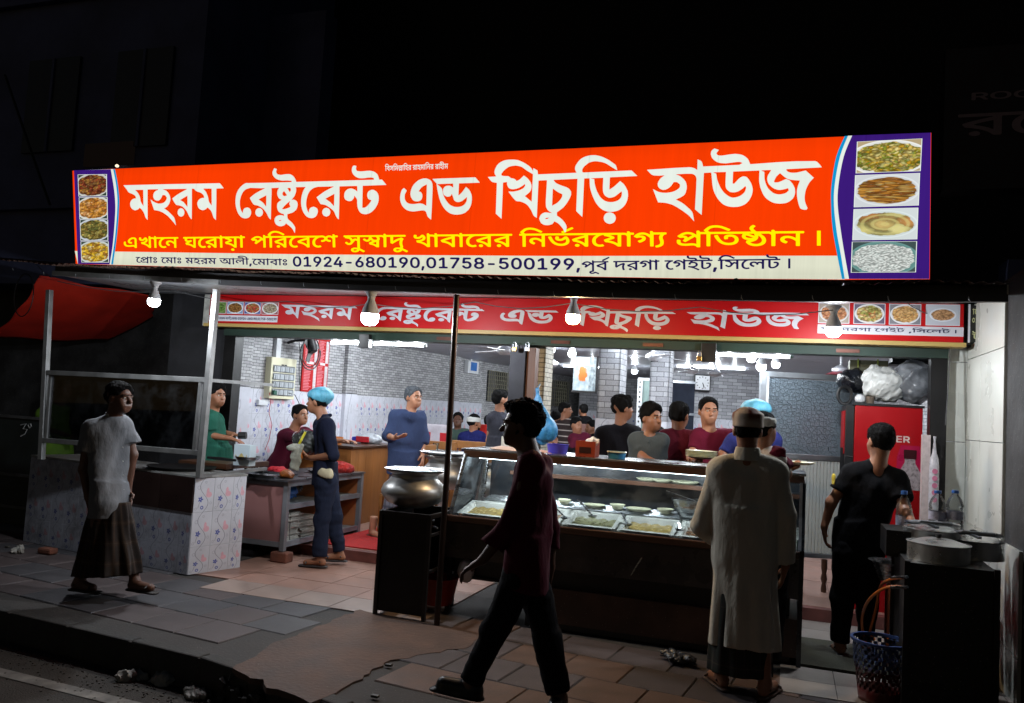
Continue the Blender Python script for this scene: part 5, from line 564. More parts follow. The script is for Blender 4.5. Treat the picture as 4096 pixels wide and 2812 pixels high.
def brick_mat(name,sx=.105,sz=.037,c1=S((146,146,148)),c2=S((188,188,190)),mort=S((60,60,68)),ms=.0035):
    m,t,p=newmat(name); x,y,z=sep(t,coord(t,'Object')); cb=t.nodes.new('ShaderNodeCombineXYZ'); t.links.new((x+y).s,cb.inputs[0]); t.links.new(z.s,cb.inputs[1])
    b=t.nodes.new('ShaderNodeTexBrick'); t.links.new(cb.outputs[0],b.inputs['Vector']); b.inputs['Scale'].default_value=1; b.inputs['Brick Width'].default_value=sx; b.inputs['Row Height'].default_value=sz
    b.inputs['Mortar Size'].default_value=ms; b.inputs['Mortar Smooth'].default_value=.35; b.inputs['Color1'].default_value=(*c1,1); b.inputs['Color2'].default_value=(*c2,1); b.inputs['Mortar'].default_value=(*mort,1); b.offset=.5
    g=noise(t,coord(t),70,3); n=t.nodes.new('ShaderNodeMix'); n.data_type='RGBA'; n.blend_type='MULTIPLY'; n.inputs[0].default_value=.6
    t.links.new(b.outputs[0],n.inputs[6]); t.links.new(ramp(t,g,[(.3,(.6,.6,.62)),(.7,(1.15,1.15,1.15))]),n.inputs[7]); setin(t,p,'Base Color',n.outputs[2]); p.inputs['Roughness'].default_value=.6
    bump(t,p,1.-N(t,b.outputs['Fac'])+g*.3,.35,.003); MC[name]=m; return m
BRICK=brick_mat('brick_print_wallpaper'); BRICKF=brick_mat('brick_print_wallpaper_large',.17,.06,S((142,143,148)),S((180,181,186))); BRICKC=brick_mat('brick_print_cream',.11,.045,S((196,190,172)),S((214,208,194)),S((70,62,50)))
def food_mat(name,cols,plate=(.9,.9,.9),bgc=(.3,.32,.3),rx=.46,rz=.44,sc=9,lit=0,stretch=(1,1,1),cz=.5,rings=0,ang=0,gloss=.25):
    """printed picture of a dish: plate, food made of ragged pieces, cloth behind"""
    m,t,p=newmat(name); g0=coord(t,'Generated'); x,_,z=sep(t,g0); mp=t.nodes.new('ShaderNodeMapping'); mp.inputs[3].default_value=stretch; mp.inputs[2].default_value=(0,ang,0); t.links.new(g0,mp.inputs[0]); v=mp.outputs[0]
    w=noise(t,v,6,3); wv=t.nodes.new('ShaderNodeVectorMath'); wv.operation='ADD'; nn=noise(t,v,5,2,.5,True); sc_=t.nodes.new('ShaderNodeVectorMath'); sc_.operation='SCALE'; sc_.inputs[3].default_value=.22; t.links.new(nn,sc_.inputs[0]); t.links.new(v,wv.inputs[0]); t.links.new(sc_.outputs[0],wv.inputs[1])
    vc=voro(t,wv.outputs[0],sc,'F1','Color'); vd=voro(t,wv.outputs[0],sc); h=sep(t,vc)[0]
    k=len(cols); food=ramp(t,sat(h*1.0),[(i/(k-1) if k>1 else 0,c) for i,c in enumerate(cols)])
    food=mix(t,sat((vd-.25)*2.2)*.75,food,tuple(c*.15 for c in cols[0])); food=mix(t,sat((noise(t,v,26,3)-.6)*5)*.5,food,(.95,.9,.75))
    def el(a,b): return (((x-.5)/a)*((x-.5)/a)+((z-cz)/b)*((z-cz)/b)).sqrt()
    if rings: food=mix(t,sat((el(rx,rz)*rings).sin()*1.2)*.5,food,cols[0])
    c=mix(t,edge(el(rx+.05,rz+.06)-1.,.03),bgc,plate); c=mix(t,edge(el(rx+.02,rz+.03)-1.+w*.0,.05)*.4,c,tuple(q*.6 for q in plate))
    c=mix(t,edge(el(rx*.98,rz*.97)-1.+(w-.5)*.4,.03),c,food)
    if lit:
        t.nodes.remove(p); e=t.nodes.new('ShaderNodeEmission'); t.links.new(c,e.inputs[0]); e.inputs[1].default_value=lit; t.links.new(e.outputs[0],t.nodes['Material Output'].inputs[0])
    else: setin(t,p,'Base Color',c); p.inputs['Roughness'].default_value=gloss
    return m
# plain stocks
CONC=mat('dark_wet_concrete',S((70,66,62)),.55,var=.45,scale=2.2,bmp=.5,bscale=24,bd=.006)
STEEL=mat('brushed_steel',S((165,168,172)),.28,1.,var=.25,scale=5,bmp=.12,bscale=200,stretch=(1,1,8)); ALU=mat('aluminium_frame',S((170,175,182)),.35,.85,var=.3,scale=5,bmp=.1,bscale=80)
ALUD=mat('dull_aluminium_post',S((140,140,140)),.5,.55,var=.35,scale=6,bmp=.2,bscale=60); DSTEEL=mat('sooty_black_steel',S((26,25,26)),.5,.4,var=.5,scale=3,bmp=.3,bscale=40)
RUST=mat('rusty_steel_pole',S((90,52,40)),.45,.5,var=.5,scale=5,bmp=.35,bscale=60,stretch=(1,1,.3)); WOOD=mat('varnished_brown_wood',S((150,96,50)),.35,var=.4,scale=4,bmp=.2,bscale=30,stretch=(1,1,.12)); DWOOD=mat('dark_wood_edge',S((70,44,30)),.35,var=.5,scale=4,bmp=.3,bscale=40,stretch=(.15,1,1))
WHITE=mat('white_plastic',S((212,214,218)),.4,var=.08,bmp=.03); CREAM=mat('cream_plastic',S((214,210,180)),.4,var=.08,bmp=.03); BLACK=mat('black_plastic',S((22,22,24)),.4,var=.2,bmp=.08); PORC=mat('cream_melamine',S((222,222,190)),.25,var=.06,bmp=.0)
GREENP=mat('old_green_paint',S((38,60,50)),.6,.1,var=.5,scale=5,bmp=.4,bscale=40,stretch=(.3,1,1)); YWOOD=mat('yellowed_plywood_trim',S((178,150,86)),.5,var=.3,scale=5,bmp=.2,stretch=(.2,1,1)); WMARB=mat('pale_marble_tile',S((208,209,202)),.3,var=.12,scale=2.5,bmp=.02)
PVC=mat('white_pvc_ceiling',S((168,170,174)),.3,var=.18,scale=3,bmp=.05); ROOFM=mat('rusty_corrugated_sheet',S((108,84,74)),.55,.4,var=.55,scale=2.5,bmp=.3,bscale=50); PLASTER=mat('mouldy_plaster',S((66,65,66)),.85,var=.8,stain=.8,scale=3.5,bmp=.5,bscale=18,bd=.006)
BLDG=mat('night_building_wall',S((92,98,134)),.85,var=.45,scale=.9,bmp=.3,bscale=8); LAMPW=emit('lit_tube',(.86,.94,1.),26); 
# ---------------------------------------------------------------- ground
ROADM=mat('gritty_asphalt',S((66,60,54)),.85,var=.5,scale=1.6,bmp=.9,bscale=90,bd=.008)
struct(MB().box((-60,-60,-.5),(60,80,-.2)).build('road',ROADM))
K=[(-14,5.42),(-9,4.86),(-5.13,4.40),(-4.37,4.33),(-3.14,4.20),(-2.88,4.13),(-2.23,3.93),(0,3.55),(3,3.05),(9,2.1)]
pv=K+[(9,9.5),(-14,9.5)]
struct(MB().prism(pv[:len(K)]+[(9,7.32),(1.5,7.32),(-5.6,7.32),(-14,9.5)],-.35,-.011).build('pavement',mat('pavement_mortar',S((60,56,54)),.85,stain=.5,var=.4,scale=4,bmp=.5,bscale=50,bd=.005)))
# kerb: cast stones with joints, the corner by the patch crumbled
kb=thing('kerb',None,None,(-5,4.4,-.2)); kb['kind']='structure'; KM=mat('worn_kerb_concrete',S((60,58,56)),.85,var=.5,scale=5,stain=.38,bmp=.6,bscale=40,bd=.006)
def along(x):
    for (x0,y0),(x1,y1) in zip(K,K[1:]):
        if x0<=x<=x1: return y0+(y1-y0)*(x-x0)/(x1-x0)
    return y1
x=-12.
while x<5.5:
    x1=x+.58; j=.012*math.sin(x*9)
    MB().bar((x,along(x)+.055+j*.3,-.1),(x1-.014,along(x1)+.055,-.1),.11,.196+j*.3).build('kerb_stone',KM,kb,bevel=.012); x=x1
# line and gutter dirt on the road
wl=[G(0,2690,-.2),G(560,2830,-.2)]; d=nz(wl[1]-wl[0]); a=wl[0]-d*9; b=wl[1]+d*9; w=np.array([-d[1],d[0],0])*.05
tag(MB().add([a-w+[0,0,.004],b-w+[0,0,.004],b+w+[0,0,.004],a+w+[0,0,.004]],[(0,1,2,3)]).build('road_line',mat('worn_white_road_paint',S((128,124,118)),.8,var=.6,scale=7,bmp=.4)),kind='structure')
# pavement tiles, alternately grey and dull red, laid along the kerb; a cement patch interrupts them
GT=[mat('grey_paving_tile',S((68,66,69)),.62,var=.3,scale=7,stain=.38,bmp=.6,bscale=130,bd=.004),mat('red_paving_tile',S((77,67,67)),.62,var=.3,scale=7,stain=.38,bmp=.6,bscale=130,bd=.004),mat('brown_paving_tile',S((96,72,60)),.62,var=.35,scale=6,stain=.38,bmp=.6,bscale=130,bd=.004)]
patch=[G(*p)[:2] for p in ((1440,2438),(1700,2492),(1930,2535),(1880,2585),(1560,2640),(1345,2770),(1240,2812),(985,2700),(930,2672),(1130,2560))]
_p=[]
for i_ in range(len(patch)):
    a_,b_=patch[i_],patch[(i_+1)%len(patch)]; n_=max(2,int(np.linalg.norm(b_-a_)/.06))
    _p+=[a_+(b_-a_)*k_/n_+rng.normal(size=2)*.014*(k_>0) for k_ in range(n_)]
patch=_p
def inside(p,poly):
    c=False; n=len(poly)
    for i in range(n):
        a,b=poly[i],poly[(i+1)%n]
        if (a[1]>p[1])!=(b[1]>p[1]) and p[0]<(b[0]-a[0])*(p[1]-a[1])/(b[1]-a[1])+a[0]: c=not c
    return c
lcq=[(-7.19,6.34),(-4.88,5.97),(-4.73,6.49),(-7.05,7.0)]
pt=bpy.data.objects['pavement']; ang=math.radians(-7.0); ca,sa=math.cos(ang),math.sin(ang); tm=[]
TS=.40
for k in range(3):
    M=MB(); b=.006; s_=TS/2-.004
    M.add([(-s_+b,-s_+b,.03),(s_-b,-s_+b,.03),(s_-b,s_-b,.03),(-s_+b,s_-b,.03),(-s_,-s_,.03-b),(s_,-s_,.03-b),(s_,s_,.03-b),(-s_,s_,.03-b),(-s_,-s_,0),(s_,-s_,0),(s_,s_,0),(-s_,s_,0)],
          [(0,1,2,3),(4,5,1,0),(5,6,2,1),(6,7,3,2),(7,4,0,3),(8,9,5,4),(9,10,6,5),(10,11,7,6),(11,8,4,7)]); me=M.mesh('paving_tile'); me.materials.append(GT[k]); tm.append(me)
pl=np.array(pt.location); cnt=0
for r in range(-3,12):
    for c in range(-20,14):
        u=c*TS+(r%2)*.2+.1; v=r*TS+.12; X=-5.13+u*ca-v*sa; Y_=4.40+u*sa+v*ca
        if Y_-TS*.46<along(X)+.11 or Y_>7.2 or X>2.6 or X<-13: continue
        if inside((X,Y_),patch) or inside((X+.1,Y_-.1),patch): continue
        if X>-4.95 and Y_>5.72 and X<-2.75: continue
        if X>-.1 and Y_>5.75: continue
        if X<-4.7 and Y_>6.3-.16*(X+7.19)+.25: continue
        if X>-2.75 and Y_>5.9 : continue
        o=link('paving_tile',tm[(c+r*2+(1 if rng.random()<.25 else 0))%2 if X<-2.2 else (2 if rng.random()<.6 else 1)],None,pt); cnt+=1
        o.location=(X-pl[0],Y_-pl[1],-.033-pl[2]+rng.normal()*.0012); o.rotation_euler=(rng.normal()*.004,rng.normal()*.004,ang+rng.normal()*.002)
PATCHM=mat('cement_patch_brown',S((92,68,56)),.8,var=.5,scale=3,stain=.38,bmp=.8,bscale=30,bd=.008)
struct(MB().prism([tuple(p) for p in patch],-.034,.0).build('cement_patch',PATCHM))
# shop forecourt: pinkish floor tiles up to the step
FT=[mat('terracotta_floor_tile',S((158,122,108)),.4,var=.22,scale=5,stain=.38,bmp=.25,bscale=60),mat('greyish_floor_tile',S((152,132,122)),.4,var=.22,scale=5,stain=.38,bmp=.25,bscale=60),mat('white_floor_tile',S((160,152,146)),.35,var=.25,scale=4,stain=.38,bmp=.15,bscale=60)]
fc=MB().box((-7.1,5.3,-.3),(1.45,7.38,-.022)).build('shop_forecourt',mat('floor_grout',S((80,66,58)),.8)); struct(fc); fl=np.array(fc.location)
def floor_tiles(x0,x1,y0,y1,tw,td,mt,z=-.02,par=fc,off=fl,name='floor_tile',skip=None,th=.02,rowoff=0.):
    key=('ft',tw,td,mt.name)
    if key not in PM:
        me=MB().box((.0025,.0025,0),(tw-.0025,td-.0025,th)).mesh(name); me.materials.append(mt); PM[key]=me
    j=0; y=y0
    while y<y1-.01:
        x=x0-(j%2)*rowoff*tw
        while x<x1-.01:
            if not(skip and skip(x+tw/2,y+td/2)):
                o=link(name,PM[key],None,par); o.location=(x-off[0],y-off[1],z-off[2]+rng.normal()*.0006)
            x+=tw
        y+=td; j+=1
floor_tiles(-4.9,-2.5,6.05,7.38,.4,.335,FT[0],skip=lambda x,y:x<-4.75+0*(y) and y<6.5)
floor_tiles(-4.5,-2.5,5.66,6.05,.4,.39,FT[1],skip=lambda x,y:x<-4.5)
floor_tiles(.0,1.35,5.35,5.95,.33,.3,FT[2]); floor_tiles(.1,1.35,6.75,7.38,.3,.315,FT[2])
tag(MB().box((.11,5.97,-.02),(1.3,6.72,.012)).build('doormat',mat('damp_green_matting',S((58,58,46)),.9,var=.4,scale=5,bmp=.8,bscale=90,bd=.006)),'flat damp greenish mat on the floor in front of the right doorway step','mat')
# shop interior floor with a raised sill
fi=MB().box((-6.2,7.38,-.1),(1.6,21,.08)).build('shop_floor',mat('floor_grout_inner',S((120,100,92)),.8)); struct(fi); fo=np.array(fi.location)
floor_tiles(-5.6,1.5,7.46,10.7,.4,.4,FT[0],.08,fi,fo); MB().box((-5.7,7.36,.0),(1.4,7.45,.1)).build('sill',mat('red_oxide_sill',S((110,62,56)),.6,var=.4),fi)
tag(MB().box((-4.55,7.5,.101),(-3.2,8.9,.112)).build('floor_mat',mat('red_carpet',S((170,26,24)),.95,var=.25,scale=20,bmp=.8,bscale=200,bd=.004)),'bright red floor mat beside the cash counter inside the shop','mat')
# ---------------------------------------------------------------- shop shell
def wall(name,a,b,z0,z1,mt,th=.12,parent=None,kind=True,outward=0):
    """upright slab from plan point a to b; local x runs along it and local y=0 is its visible face"""
    a=np.array(a,float); b=np.array(b,float); L=np.linalg.norm(b-a); o=link(name,MB().box((0,0,0),(L,th,z1-z0)).mesh(name),mt,parent,(a[0],a[1],z0),math.atan2(b[1]-a[1],b[0]-a[0]))
    if kind: struct(o)
    return o
WL0=np.array((-6.15,7.5)); WL1=np.array((-4.95,20.)); wd=(WL1-WL0)/np.linalg.norm(WL1-WL0); wn=np.array((wd[1],-wd[0]))
lw=wall('left_wall',WL0,WL1,.08,2.6,BRICK,.15)
def on_wall(t,z): return (*(WL0+wd*t),z)
# wainscot of flowered tiles 0.2 x 0.3, three rows, and black-and-white tiles below
rza=math.atan2(wd[1],wd[0]); ct=0
for r in range(3):
    for i in range(62):
        if i>34 and r<1: continue
        panel('wall_tile',.1985,.2985,.008,TILE,lw,(.02+i*.2,-.008,1.66-.08-.3*(r+1)),0,.0015); ct+=1
m,t,p=newmat('black_flower_tile'); vd=voro(t,coord(t),26,'DISTANCE_TO_EDGE'); setin(t,p,'Base Color',mix(t,edge(vd-.05,.04),(.01,.01,.012),S((190,186,176)))); p.inputs['Roughness'].default_value=.2; BFT=m
for i in range(34): panel('skirting_tile',.1985,.2985,.008,BFT,lw,(.02+i*.2,-.008,.76-.08-.3),0,.0015)
# pilasters that break the long wall
for k,t0 in enumerate((.35,2.6,5.7,9.3)):
    a=WL0+wd*t0+wn*.06; b=a+wd*(.28 if k else .35)
    pl_=thing('wall_pilaster',None,None,(*a,.08),rza); pl_['kind']='structure'
    panel('brick_face',.28 if k else .35,.82,.06,BRICK,pl_,(0,0,1.6)); panel('tile_face',.28 if k else .35,1.59,.07,TILE,pl_,(0,-.006,.0))
bw=wall('rear_wall',(-4.62,18.6),(-.9,19.9),.08,2.6,BRICKF); 
for r in range(3):
    for i in range(16): panel('wall_tile',.1985,.2985,.008,TILE,bw,(.02+i*.2,-.008,1.66-.08-.3*(r+1)),0,.0015)
cw=wall('clock_wall',(-2.02,14.86),(-.2,15.45),.08,2.6,BRICKF)
for r in range(2):
    for i in range(9): panel('wall_tile',.1985,.2985,.008,TILE,cw,(.0+i*.2,-.008,1.62-.08-.3*(r+1)),0,.0015)
wall('right_inner_wall',(1.45,7.5),(1.45,16),.08,2.6,BRICK); wall('kitchen_wall',(-.2,15.45),(1.45,15.45),.08,2.6,BRICKF)
# ceiling: ribbed boards
ce=MB().box((-6.2,7.5,2.47),(1.6,21,2.6)).build('shop_ceiling',mat('ceiling_void',S((90,90,96)),.7)); struct(ce)
CBM=mat('ceiling_board',S((176,178,190)),.35,var=.12,scale=2,bmp=.05); y=7.55; i=0
while y<20: MB().box((-6.1,y,2.452-.0006*(i%2)),(1.5,y+.185,2.468)).build('ceiling_board',CBM,ce); y+=.2; i+=1
# columns: brick-printed above, tiled below
def column(label,x0,y0,x1,y1,mt,z1=2.45,tz=1.55):
    c=thing('column',None,None,(x0,y0,.08)); c['kind']='structure'; w=x1-x0; d=y1-y0
    def faces(z0,z,m,g,nm):
        panel(nm,w+2*g,z-z0,.02,m,c,(-g,-g,z0-.08)); panel(nm,d+2*g,z-z0,.02,m,c,(w+g,-g,z0-.08),math.pi/2); panel(nm,d+2*g,z-z0,.02,m,c,(-g,d+g,z0-.08),-math.pi/2); panel(nm,w+2*g,z-z0,.02,m,c,(w+g,d+g,z0-.08),math.pi)
    faces(tz,z1,mt,0,'brick_face'); 
    z=tz
    while z>.1: faces(max(.08,z-.3),z-.002,TILE,.008,'wall_tile'); z-=.3
    return c
column('a',-1.98,8.78,-1.74,9.15,BRICKF); column('b',-1.62,10.03,-1.38,10.35,BRICKF)
mc=column('mid',-2.56,7.52,-2.22,7.8,BRICKC,2.3,1.2)
# dark concrete column left of the opening
struct(MB().box((-6.5,7.35,-.02),(-5.78,7.48,2.7)).build('left_column',mat('sooty_column_plaster',S((40,40,44)),.85,var=.6,scale=3,bmp=.4)))
for nm,x0,x1 in (('left_shutter_post',-5.74,-5.60),('right_shutter_post',1.07,1.19)): struct(MB().box((x0,7.3,-.02),(x1,7.44,2.2)).build(nm,DSTEEL))
mp=AY(2050,1400,7.36)[0]; struct(MB().box((mp,7.3,-.02),(mp+.15,7.42,2.22)).build('middle_shutter_post',mat('worn_dark_steel',S((44,44,50)),.45,.6,var=.5,scale=6,bmp=.3)))
tag(MB().box((mp+.155,7.34,.6),(mp+.24,7.45,2.18)).build('door_jamb',mat('brown_door_wood',S((110,74,56)),.5,var=.3,stretch=(1,1,.1))),kind='structure')
hb=MB().box((-5.74,7.28,2.2),(1.19,7.46,2.33)).build('shutter_beam',GREENP); struct(hb)
for px in (1780,2240,2610,3390): c=AY(px,1372+.055*(px-1780),7.27); MB().bar((c[0]-.09,7.272,2.235),(c[0]+.09,7.272,2.235),.012,.03).build('rusty_bracket',RUST,hb)
# ---------------------------------------------------------------- backlit sign on the awning
SBL=AD(312,1056,7.63); SBR=AD(3719,1117,4.88); SN=nz(np.cross(SBR-SBL,[0,0,1])); SU=nz(SBR-SBL); SV=np.cross(-SN,SU)*-1; SV=np.cross(SU,-SN); 
if SV[2]<0: SV=-SV
SNN=np.cross(SU,SV)              # local y (points away from the street when positive)
if SNN[1]<0: SNN=-SNN
def AP(px,py,n=SN,p=SBL): d=ray(px,py); return CAM+d*((p-CAM)@n/(d@n))
SM=Matrix.Identity(4)
for i in range(3): SM[i][0]=SU[i]; SM[i][1]=SNN[i]; SM[i][2]=SV[i]; SM[i][3]=SBL[i]
def SL(px,py): q=AP(px,py)-SBL; return np.array([q@SU,q@SV])
def homog(src,dst):
    A=[]
    for (x,y),(u,v) in zip(src,dst): A.append([x,y,1,0,0,0,-u*x,-u*y,-u]); A.append([0,0,0,x,y,1,-v*x,-v*y,-v])
    return np.linalg.svd(np.array(A))[2][-1].reshape(3,3)
HU=homog([(0,0),(8.12,0),(8.12,1),(0,1)],[SL(312,1056),SL(3719,1117),SL(3725,531),SL(296,682)])
def umap(u,v): q=HU@np.array([u,v,1.]); return q[:2]/q[2]
def lit(name,col,st=1.,dirt=.12):
    def f(t):
        v=coord(t,'Object'); vs=coord(t,'Object',(9,1,.35)); w=noise(t,vs,2.2,4,.65); z=sep(t,v)[2]
        g=sat((w-.35)*2.2)*dirt+sat((noise(t,v,.9,2)-.3)*1.8)*.13+edge((_m(t,'FRACT',sep(t,v)[0]*1.12)-.5).abs()-.004,.004)*.16+edge((_m(t,'FRACT',sep(t,v)[0]*.56+.3)-.5).abs()-.03,.05)*.05+edge(z-.045,.05)*.1+edge(.86-z,.1)*.13  # dirt streaks and seams, plus tube hot spots and dimmer edges painted into the colour
        return mix(t,g,col,tuple(c*.25 for c in col))
    return emit(name,col,st,f)
LRED=lit('lit_red_film',S((255,62,2)),1.02); LWH=lit('lit_white_film',S((238,246,236)),1.0,.1); LCR=lit('lit_cream_film',S((236,238,214)),.98,.2); LYE=emit('lit_yellow_film',S((255,242,0)),1.0); LNV=emit('lit_navy_film',S((34,26,84)),.9)
LPU=lit('lit_purple_film',S((66,30,134)),.9,.3); LBL=lit('lit_blue_film',S((20,160,220)),.95)
sg=thing('shop_sign','long backlit red shop sign with large white Bengali letters on the awning roof','shop sign',mw=SM)
SAG=[(3719,1117),(3379,1119),(2718,1114),(2031,1101),(1257,1083)]
cl=[SL(312,1056)]+[SL(*q) for q in SAG[::-1]]+[SL(3725,531),SL(296,682)]
nC=len(cl); P=MB(); P.add([(x,y,z) for y in (.006,.16) for x,z in cl],[tuple(range(nC)),tuple(range(2*nC-1,nC-1,-1))]+[(i,(i+1)%nC,nC+(i+1)%nC,nC+i) for i in range(nC)]); P.build('sign_box',mat('sign_box_sheet',S((60,60,62)),.5,.3),sg,world=False)
def sheet(name,pts,mt,lay,px=True,par=None):
    q=[SL(*p) for p in pts] if px else pts
    n=len(q); y=-.0012*lay; P=MB(); P.add([(x,y,z) for x,z in q]+[(x,y+.001,z) for x,z in q],[tuple(range(n))]+[(i,(i+1)%n,n+(i+1)%n,n+i) for i in range(n)]); return P.build(name,mt,par or sg,world=False)
sheet('red_face',[(303,1056)]+SAG[::-1]+[(3725,531),(290,683)],LRED,1)
rA=[(3379,545),(3345,627),(3326,740),(3324,815),(3330,913),(3349,1022),(3368,1116)]; rB=[(3392,544),(3360,627),(3339,740),(3336,823),(3347,928),(3364,1022),(3379,1116)]; rC=[(3409,543),(3375,627),(3354,740),(3351,823),(3364,928),(3379,1022),(3396,1116)]
lA=[(461,677),(472,735),(478,794),(477,841),(474,888),(467,959),(453,1058)]; lB=[(454,677),(465,735),(471,794),(470,841),(467,888),(460,959),(446,1058)]; lC=[(445,678),(458,758),(463,818),(462,865),(457,936),(450,1000),(440,1058)]
def cr(p,n=4):
    o=[]
    for i in range(len(p)-1):
        a,b,c,d=[np.array(p[max(0,min(len(p)-1,j))],float) for j in (i-1,i,i+1,i+2)]
        for k in range(n): t=k/n; o.append(tuple(.5*((2*b)+(c-a)*t+(2*a-5*b+4*c-d)*t*t+(3*b-a-3*c+d)*t**3)))
    return o+[tuple(p[-1])]
sheet('white_strip',[(300,1004),(1257,1018),(2200,1024),(3355,1023),(3379,1118),(2718,1113),(2031,1100),(1257,1082),(312,1055)],LCR,2)
for nm,Lc,Rc,mt,ly in (('blue_band',lA,rA,LBL,3),('white_band',lB,rB,LWH,4),('purple_end',lC,rC,LPU,5)):
    sheet(nm,cr(Lc)+[(314,1056),(298,682)],mt,ly); sheet(nm,cr(Rc)+[(3717,1116),(3723,532)],mt,ly)
z1=lambda x,y:(250+x*.7745,500+y*.7745); z8=lambda x,y:(3300+x*.7524,100+y*.7527)
FD=dict(a=([(.12,.02,.01),(.3,.06,.02),(.2,.1,.03),(.45,.2,.03)],(.6,.6,.55)),b=([(.5,.2,.02),(.75,.35,.06),(.4,.12,.02),(.85,.5,.2)],(.7,.7,.65)),c=([(.16,.1,.02),(.3,.22,.05),(.1,.12,.03),(.5,.4,.1)],(.6,.65,.7)),d=([(.7,.42,.02),(.85,.55,.05),(.3,.1,.02),(.8,.7,.3)],(.6,.65,.6)))
for i,(k,q) in enumerate(zip('abcd',([(82,257),(232,255),(233,368),(86,370)],[(88,375),(235,373),(237,486),(91,487)],[(93,489),(238,489),(239,598),(96,598)],[(97,602),(241,602),(243,711),(101,710)]))):
    q=[z1(*p) for p in q]; c=np.mean(q,0); sheet('picture_border',q,LWH,6); sheet('dish_picture',[tuple(c+(np.array(p)-c)*.96) for p in q],food_mat('lit_dish_'+k,FD[k][0],FD[k][1],(.03,.05,.04),.54,.5,11,lit=1.05),7)
RD=[([(.55,.3,.02),(.2,.3,.03),(.8,.55,.15),(.06,.14,.02),(.9,.75,.3)],(.85,.86,.82),(.45,.35,.2),.58,.5,15,(1,1,1),0,.45),([(.42,.15,.02),(.6,.3,.05),(.25,.08,.02),(.7,.5,.15)],(.72,.76,.78),(.6,.63,.65),.47,.42,15,(.35,1,1.6),0,.5),
    ([(.66,.6,.22),(.72,.66,.3),(.62,.55,.2),(.5,.2,.06)],(.7,.78,.78),(.62,.68,.68),.46,.38,3,(1,1,1),18,.5),([(.72,.78,.74),(.85,.88,.84),(.6,.68,.64)],(.14,.3,.28),(.05,.08,.08),.5,.5,34,(.6,1,1),0,.45)]
for i,q in enumerate(([(170,622),(517,605),(508,778),(163,790)],[(160,800),(505,788),(498,960),(153,970)],[(152,980),(496,972),(490,1140),(145,1145)],[(143,1153),(489,1150),(483,1315),(137,1317)])):
    q=[z8(*p) for p in q]; c=np.mean(q,0); r=RD[i]; sheet('picture_border',q,LWH,6); sheet('dish_picture',[tuple(c+(np.array(p)-c)*.975) for p in q],food_mat(f'lit_dish_r{i}',r[0],r[1],r[2],r[3],r[4],r[5],lit=1.05,stretch=r[6],rings=r[7],cz=r[8]),7)
def remap(o,lay):
    me=o.data; n=len(me.vertices); co=np.empty(n*3); me.vertices.foreach_get('co',co); co=co.reshape(-1,3)
    w=(HU@np.c_[co[:,0],co[:,2],np.ones(n)].T).T; co[:,0]=w[:,0]/w[:,2]; co[:,2]=w[:,1]/w[:,2]; co[:,1]=-.0012*lay+co[:,1]
    me.vertices.foreach_set('co',co.ravel()); me.update(); return o
HI=homog([SL(312,1056),SL(3719,1117),SL(3725,531),SL(296,682)],[(0,0),(8.12,0),(8.12,1),(0,1)])
def UV(px,py): q=HI@np.array([*SL(px,py),1]); return q[:2]/q[2]
for k in 'abcde': remap(lettering('sign_word',k,sg,LWH,0,0,0,asis=1/900.),8)
def line(key,a,b,mt,top,lay=8,name='sign_lettering'):
    """a line of letters between two points of the sign (px bottom-left, bottom-right) and its height in px"""
    ua=UV(*a); ub=UV(*b); ut=UV(a[0],a[1]-top); o=lettering(name,key,sg,mt,ua[0],ub[0],0,ut[1]-ua[1]); me=o.data
    n=len(me.vertices); co=np.empty(n*3); me.vertices.foreach_get('co',co); co=co.reshape(-1,3); co[:,2]+=ua[1]+(co[:,0]-ua[0])/(ub[0]-ua[0])*(ub[1]-ua[1]); me.vertices.foreach_set('co',co.ravel()); return remap(o,lay)
line('yellow',(500,1010),(3283,1010),LYE,78); line('small',(1543,687),(1795,678),LWH,30)
line('b1',(547,1058),(1152,1070),LNV,40); line('b2',(1175,1076),(2322,1092),LNV,50); line('b3',(2328,1098),(3162,1092),LNV,68)
# ---------------------------------------------------------------- awning: corrugated sheets, beam, ceiling
aw=thing('awning','low corrugated iron awning roof with a steel frame over the shop front','awning',(-3,6,2.4))
EP=[AP(*q) for q in ((6,1036),(250,1064),(1257,1098),(2031,1122),(2718,1136),(3764,1138),(4040,1140))]; EX=[q[0] for q in EP]; BP_=[AP(*q)+SN*.03*(1 if SN[1]>0 else -1) for q in ((204,1100),(870,1138),(1380,1159),(2200,1185),(3300,1207),(4033,1206))]; BX=[q[0] for q in BP_]
def pl_at(P_,X_,x): return np.array([np.interp(x,X_,[q[k] for q in P_]) for k in range(3)])
def edge_pt(s,dz=0,dy=0):
    q=pl_at(EP,EX,EX[0]+(EX[-1]-EX[0])*s); q[0]=EX[0]+(EX[-1]-EX[0])*s; return q+[0,dy,dz]
L=EX[-1]-EX[0]; nsh=11
for k in range(nsh):
    s0=k/nsh; s1=min((k+1)/nsh+.004,1.); jz=rng.normal()*.004
    def fn(u,v,s0=s0,s1=s1,jz=jz,k=k):
        s=s0+(s1-s0)*u; q=edge_pt(s); ph=s*L/.076*2*math.pi; return (q[0],q[1]-.10+v*1.95,q[2]-.004+jz+v*.22+.009*math.sin(ph)+(.0015 if k%2 else 0)-.012*(1-v)**12*(.5*math.sin(s*37)+.5*math.sin(s*91)))
    MB().grid(fn,56,7).build('roof_sheet',ROOFM,aw,True)
DB=mat('dark_grey_beam',S((62,62,66)),.5,.3,var=.3,scale=4)
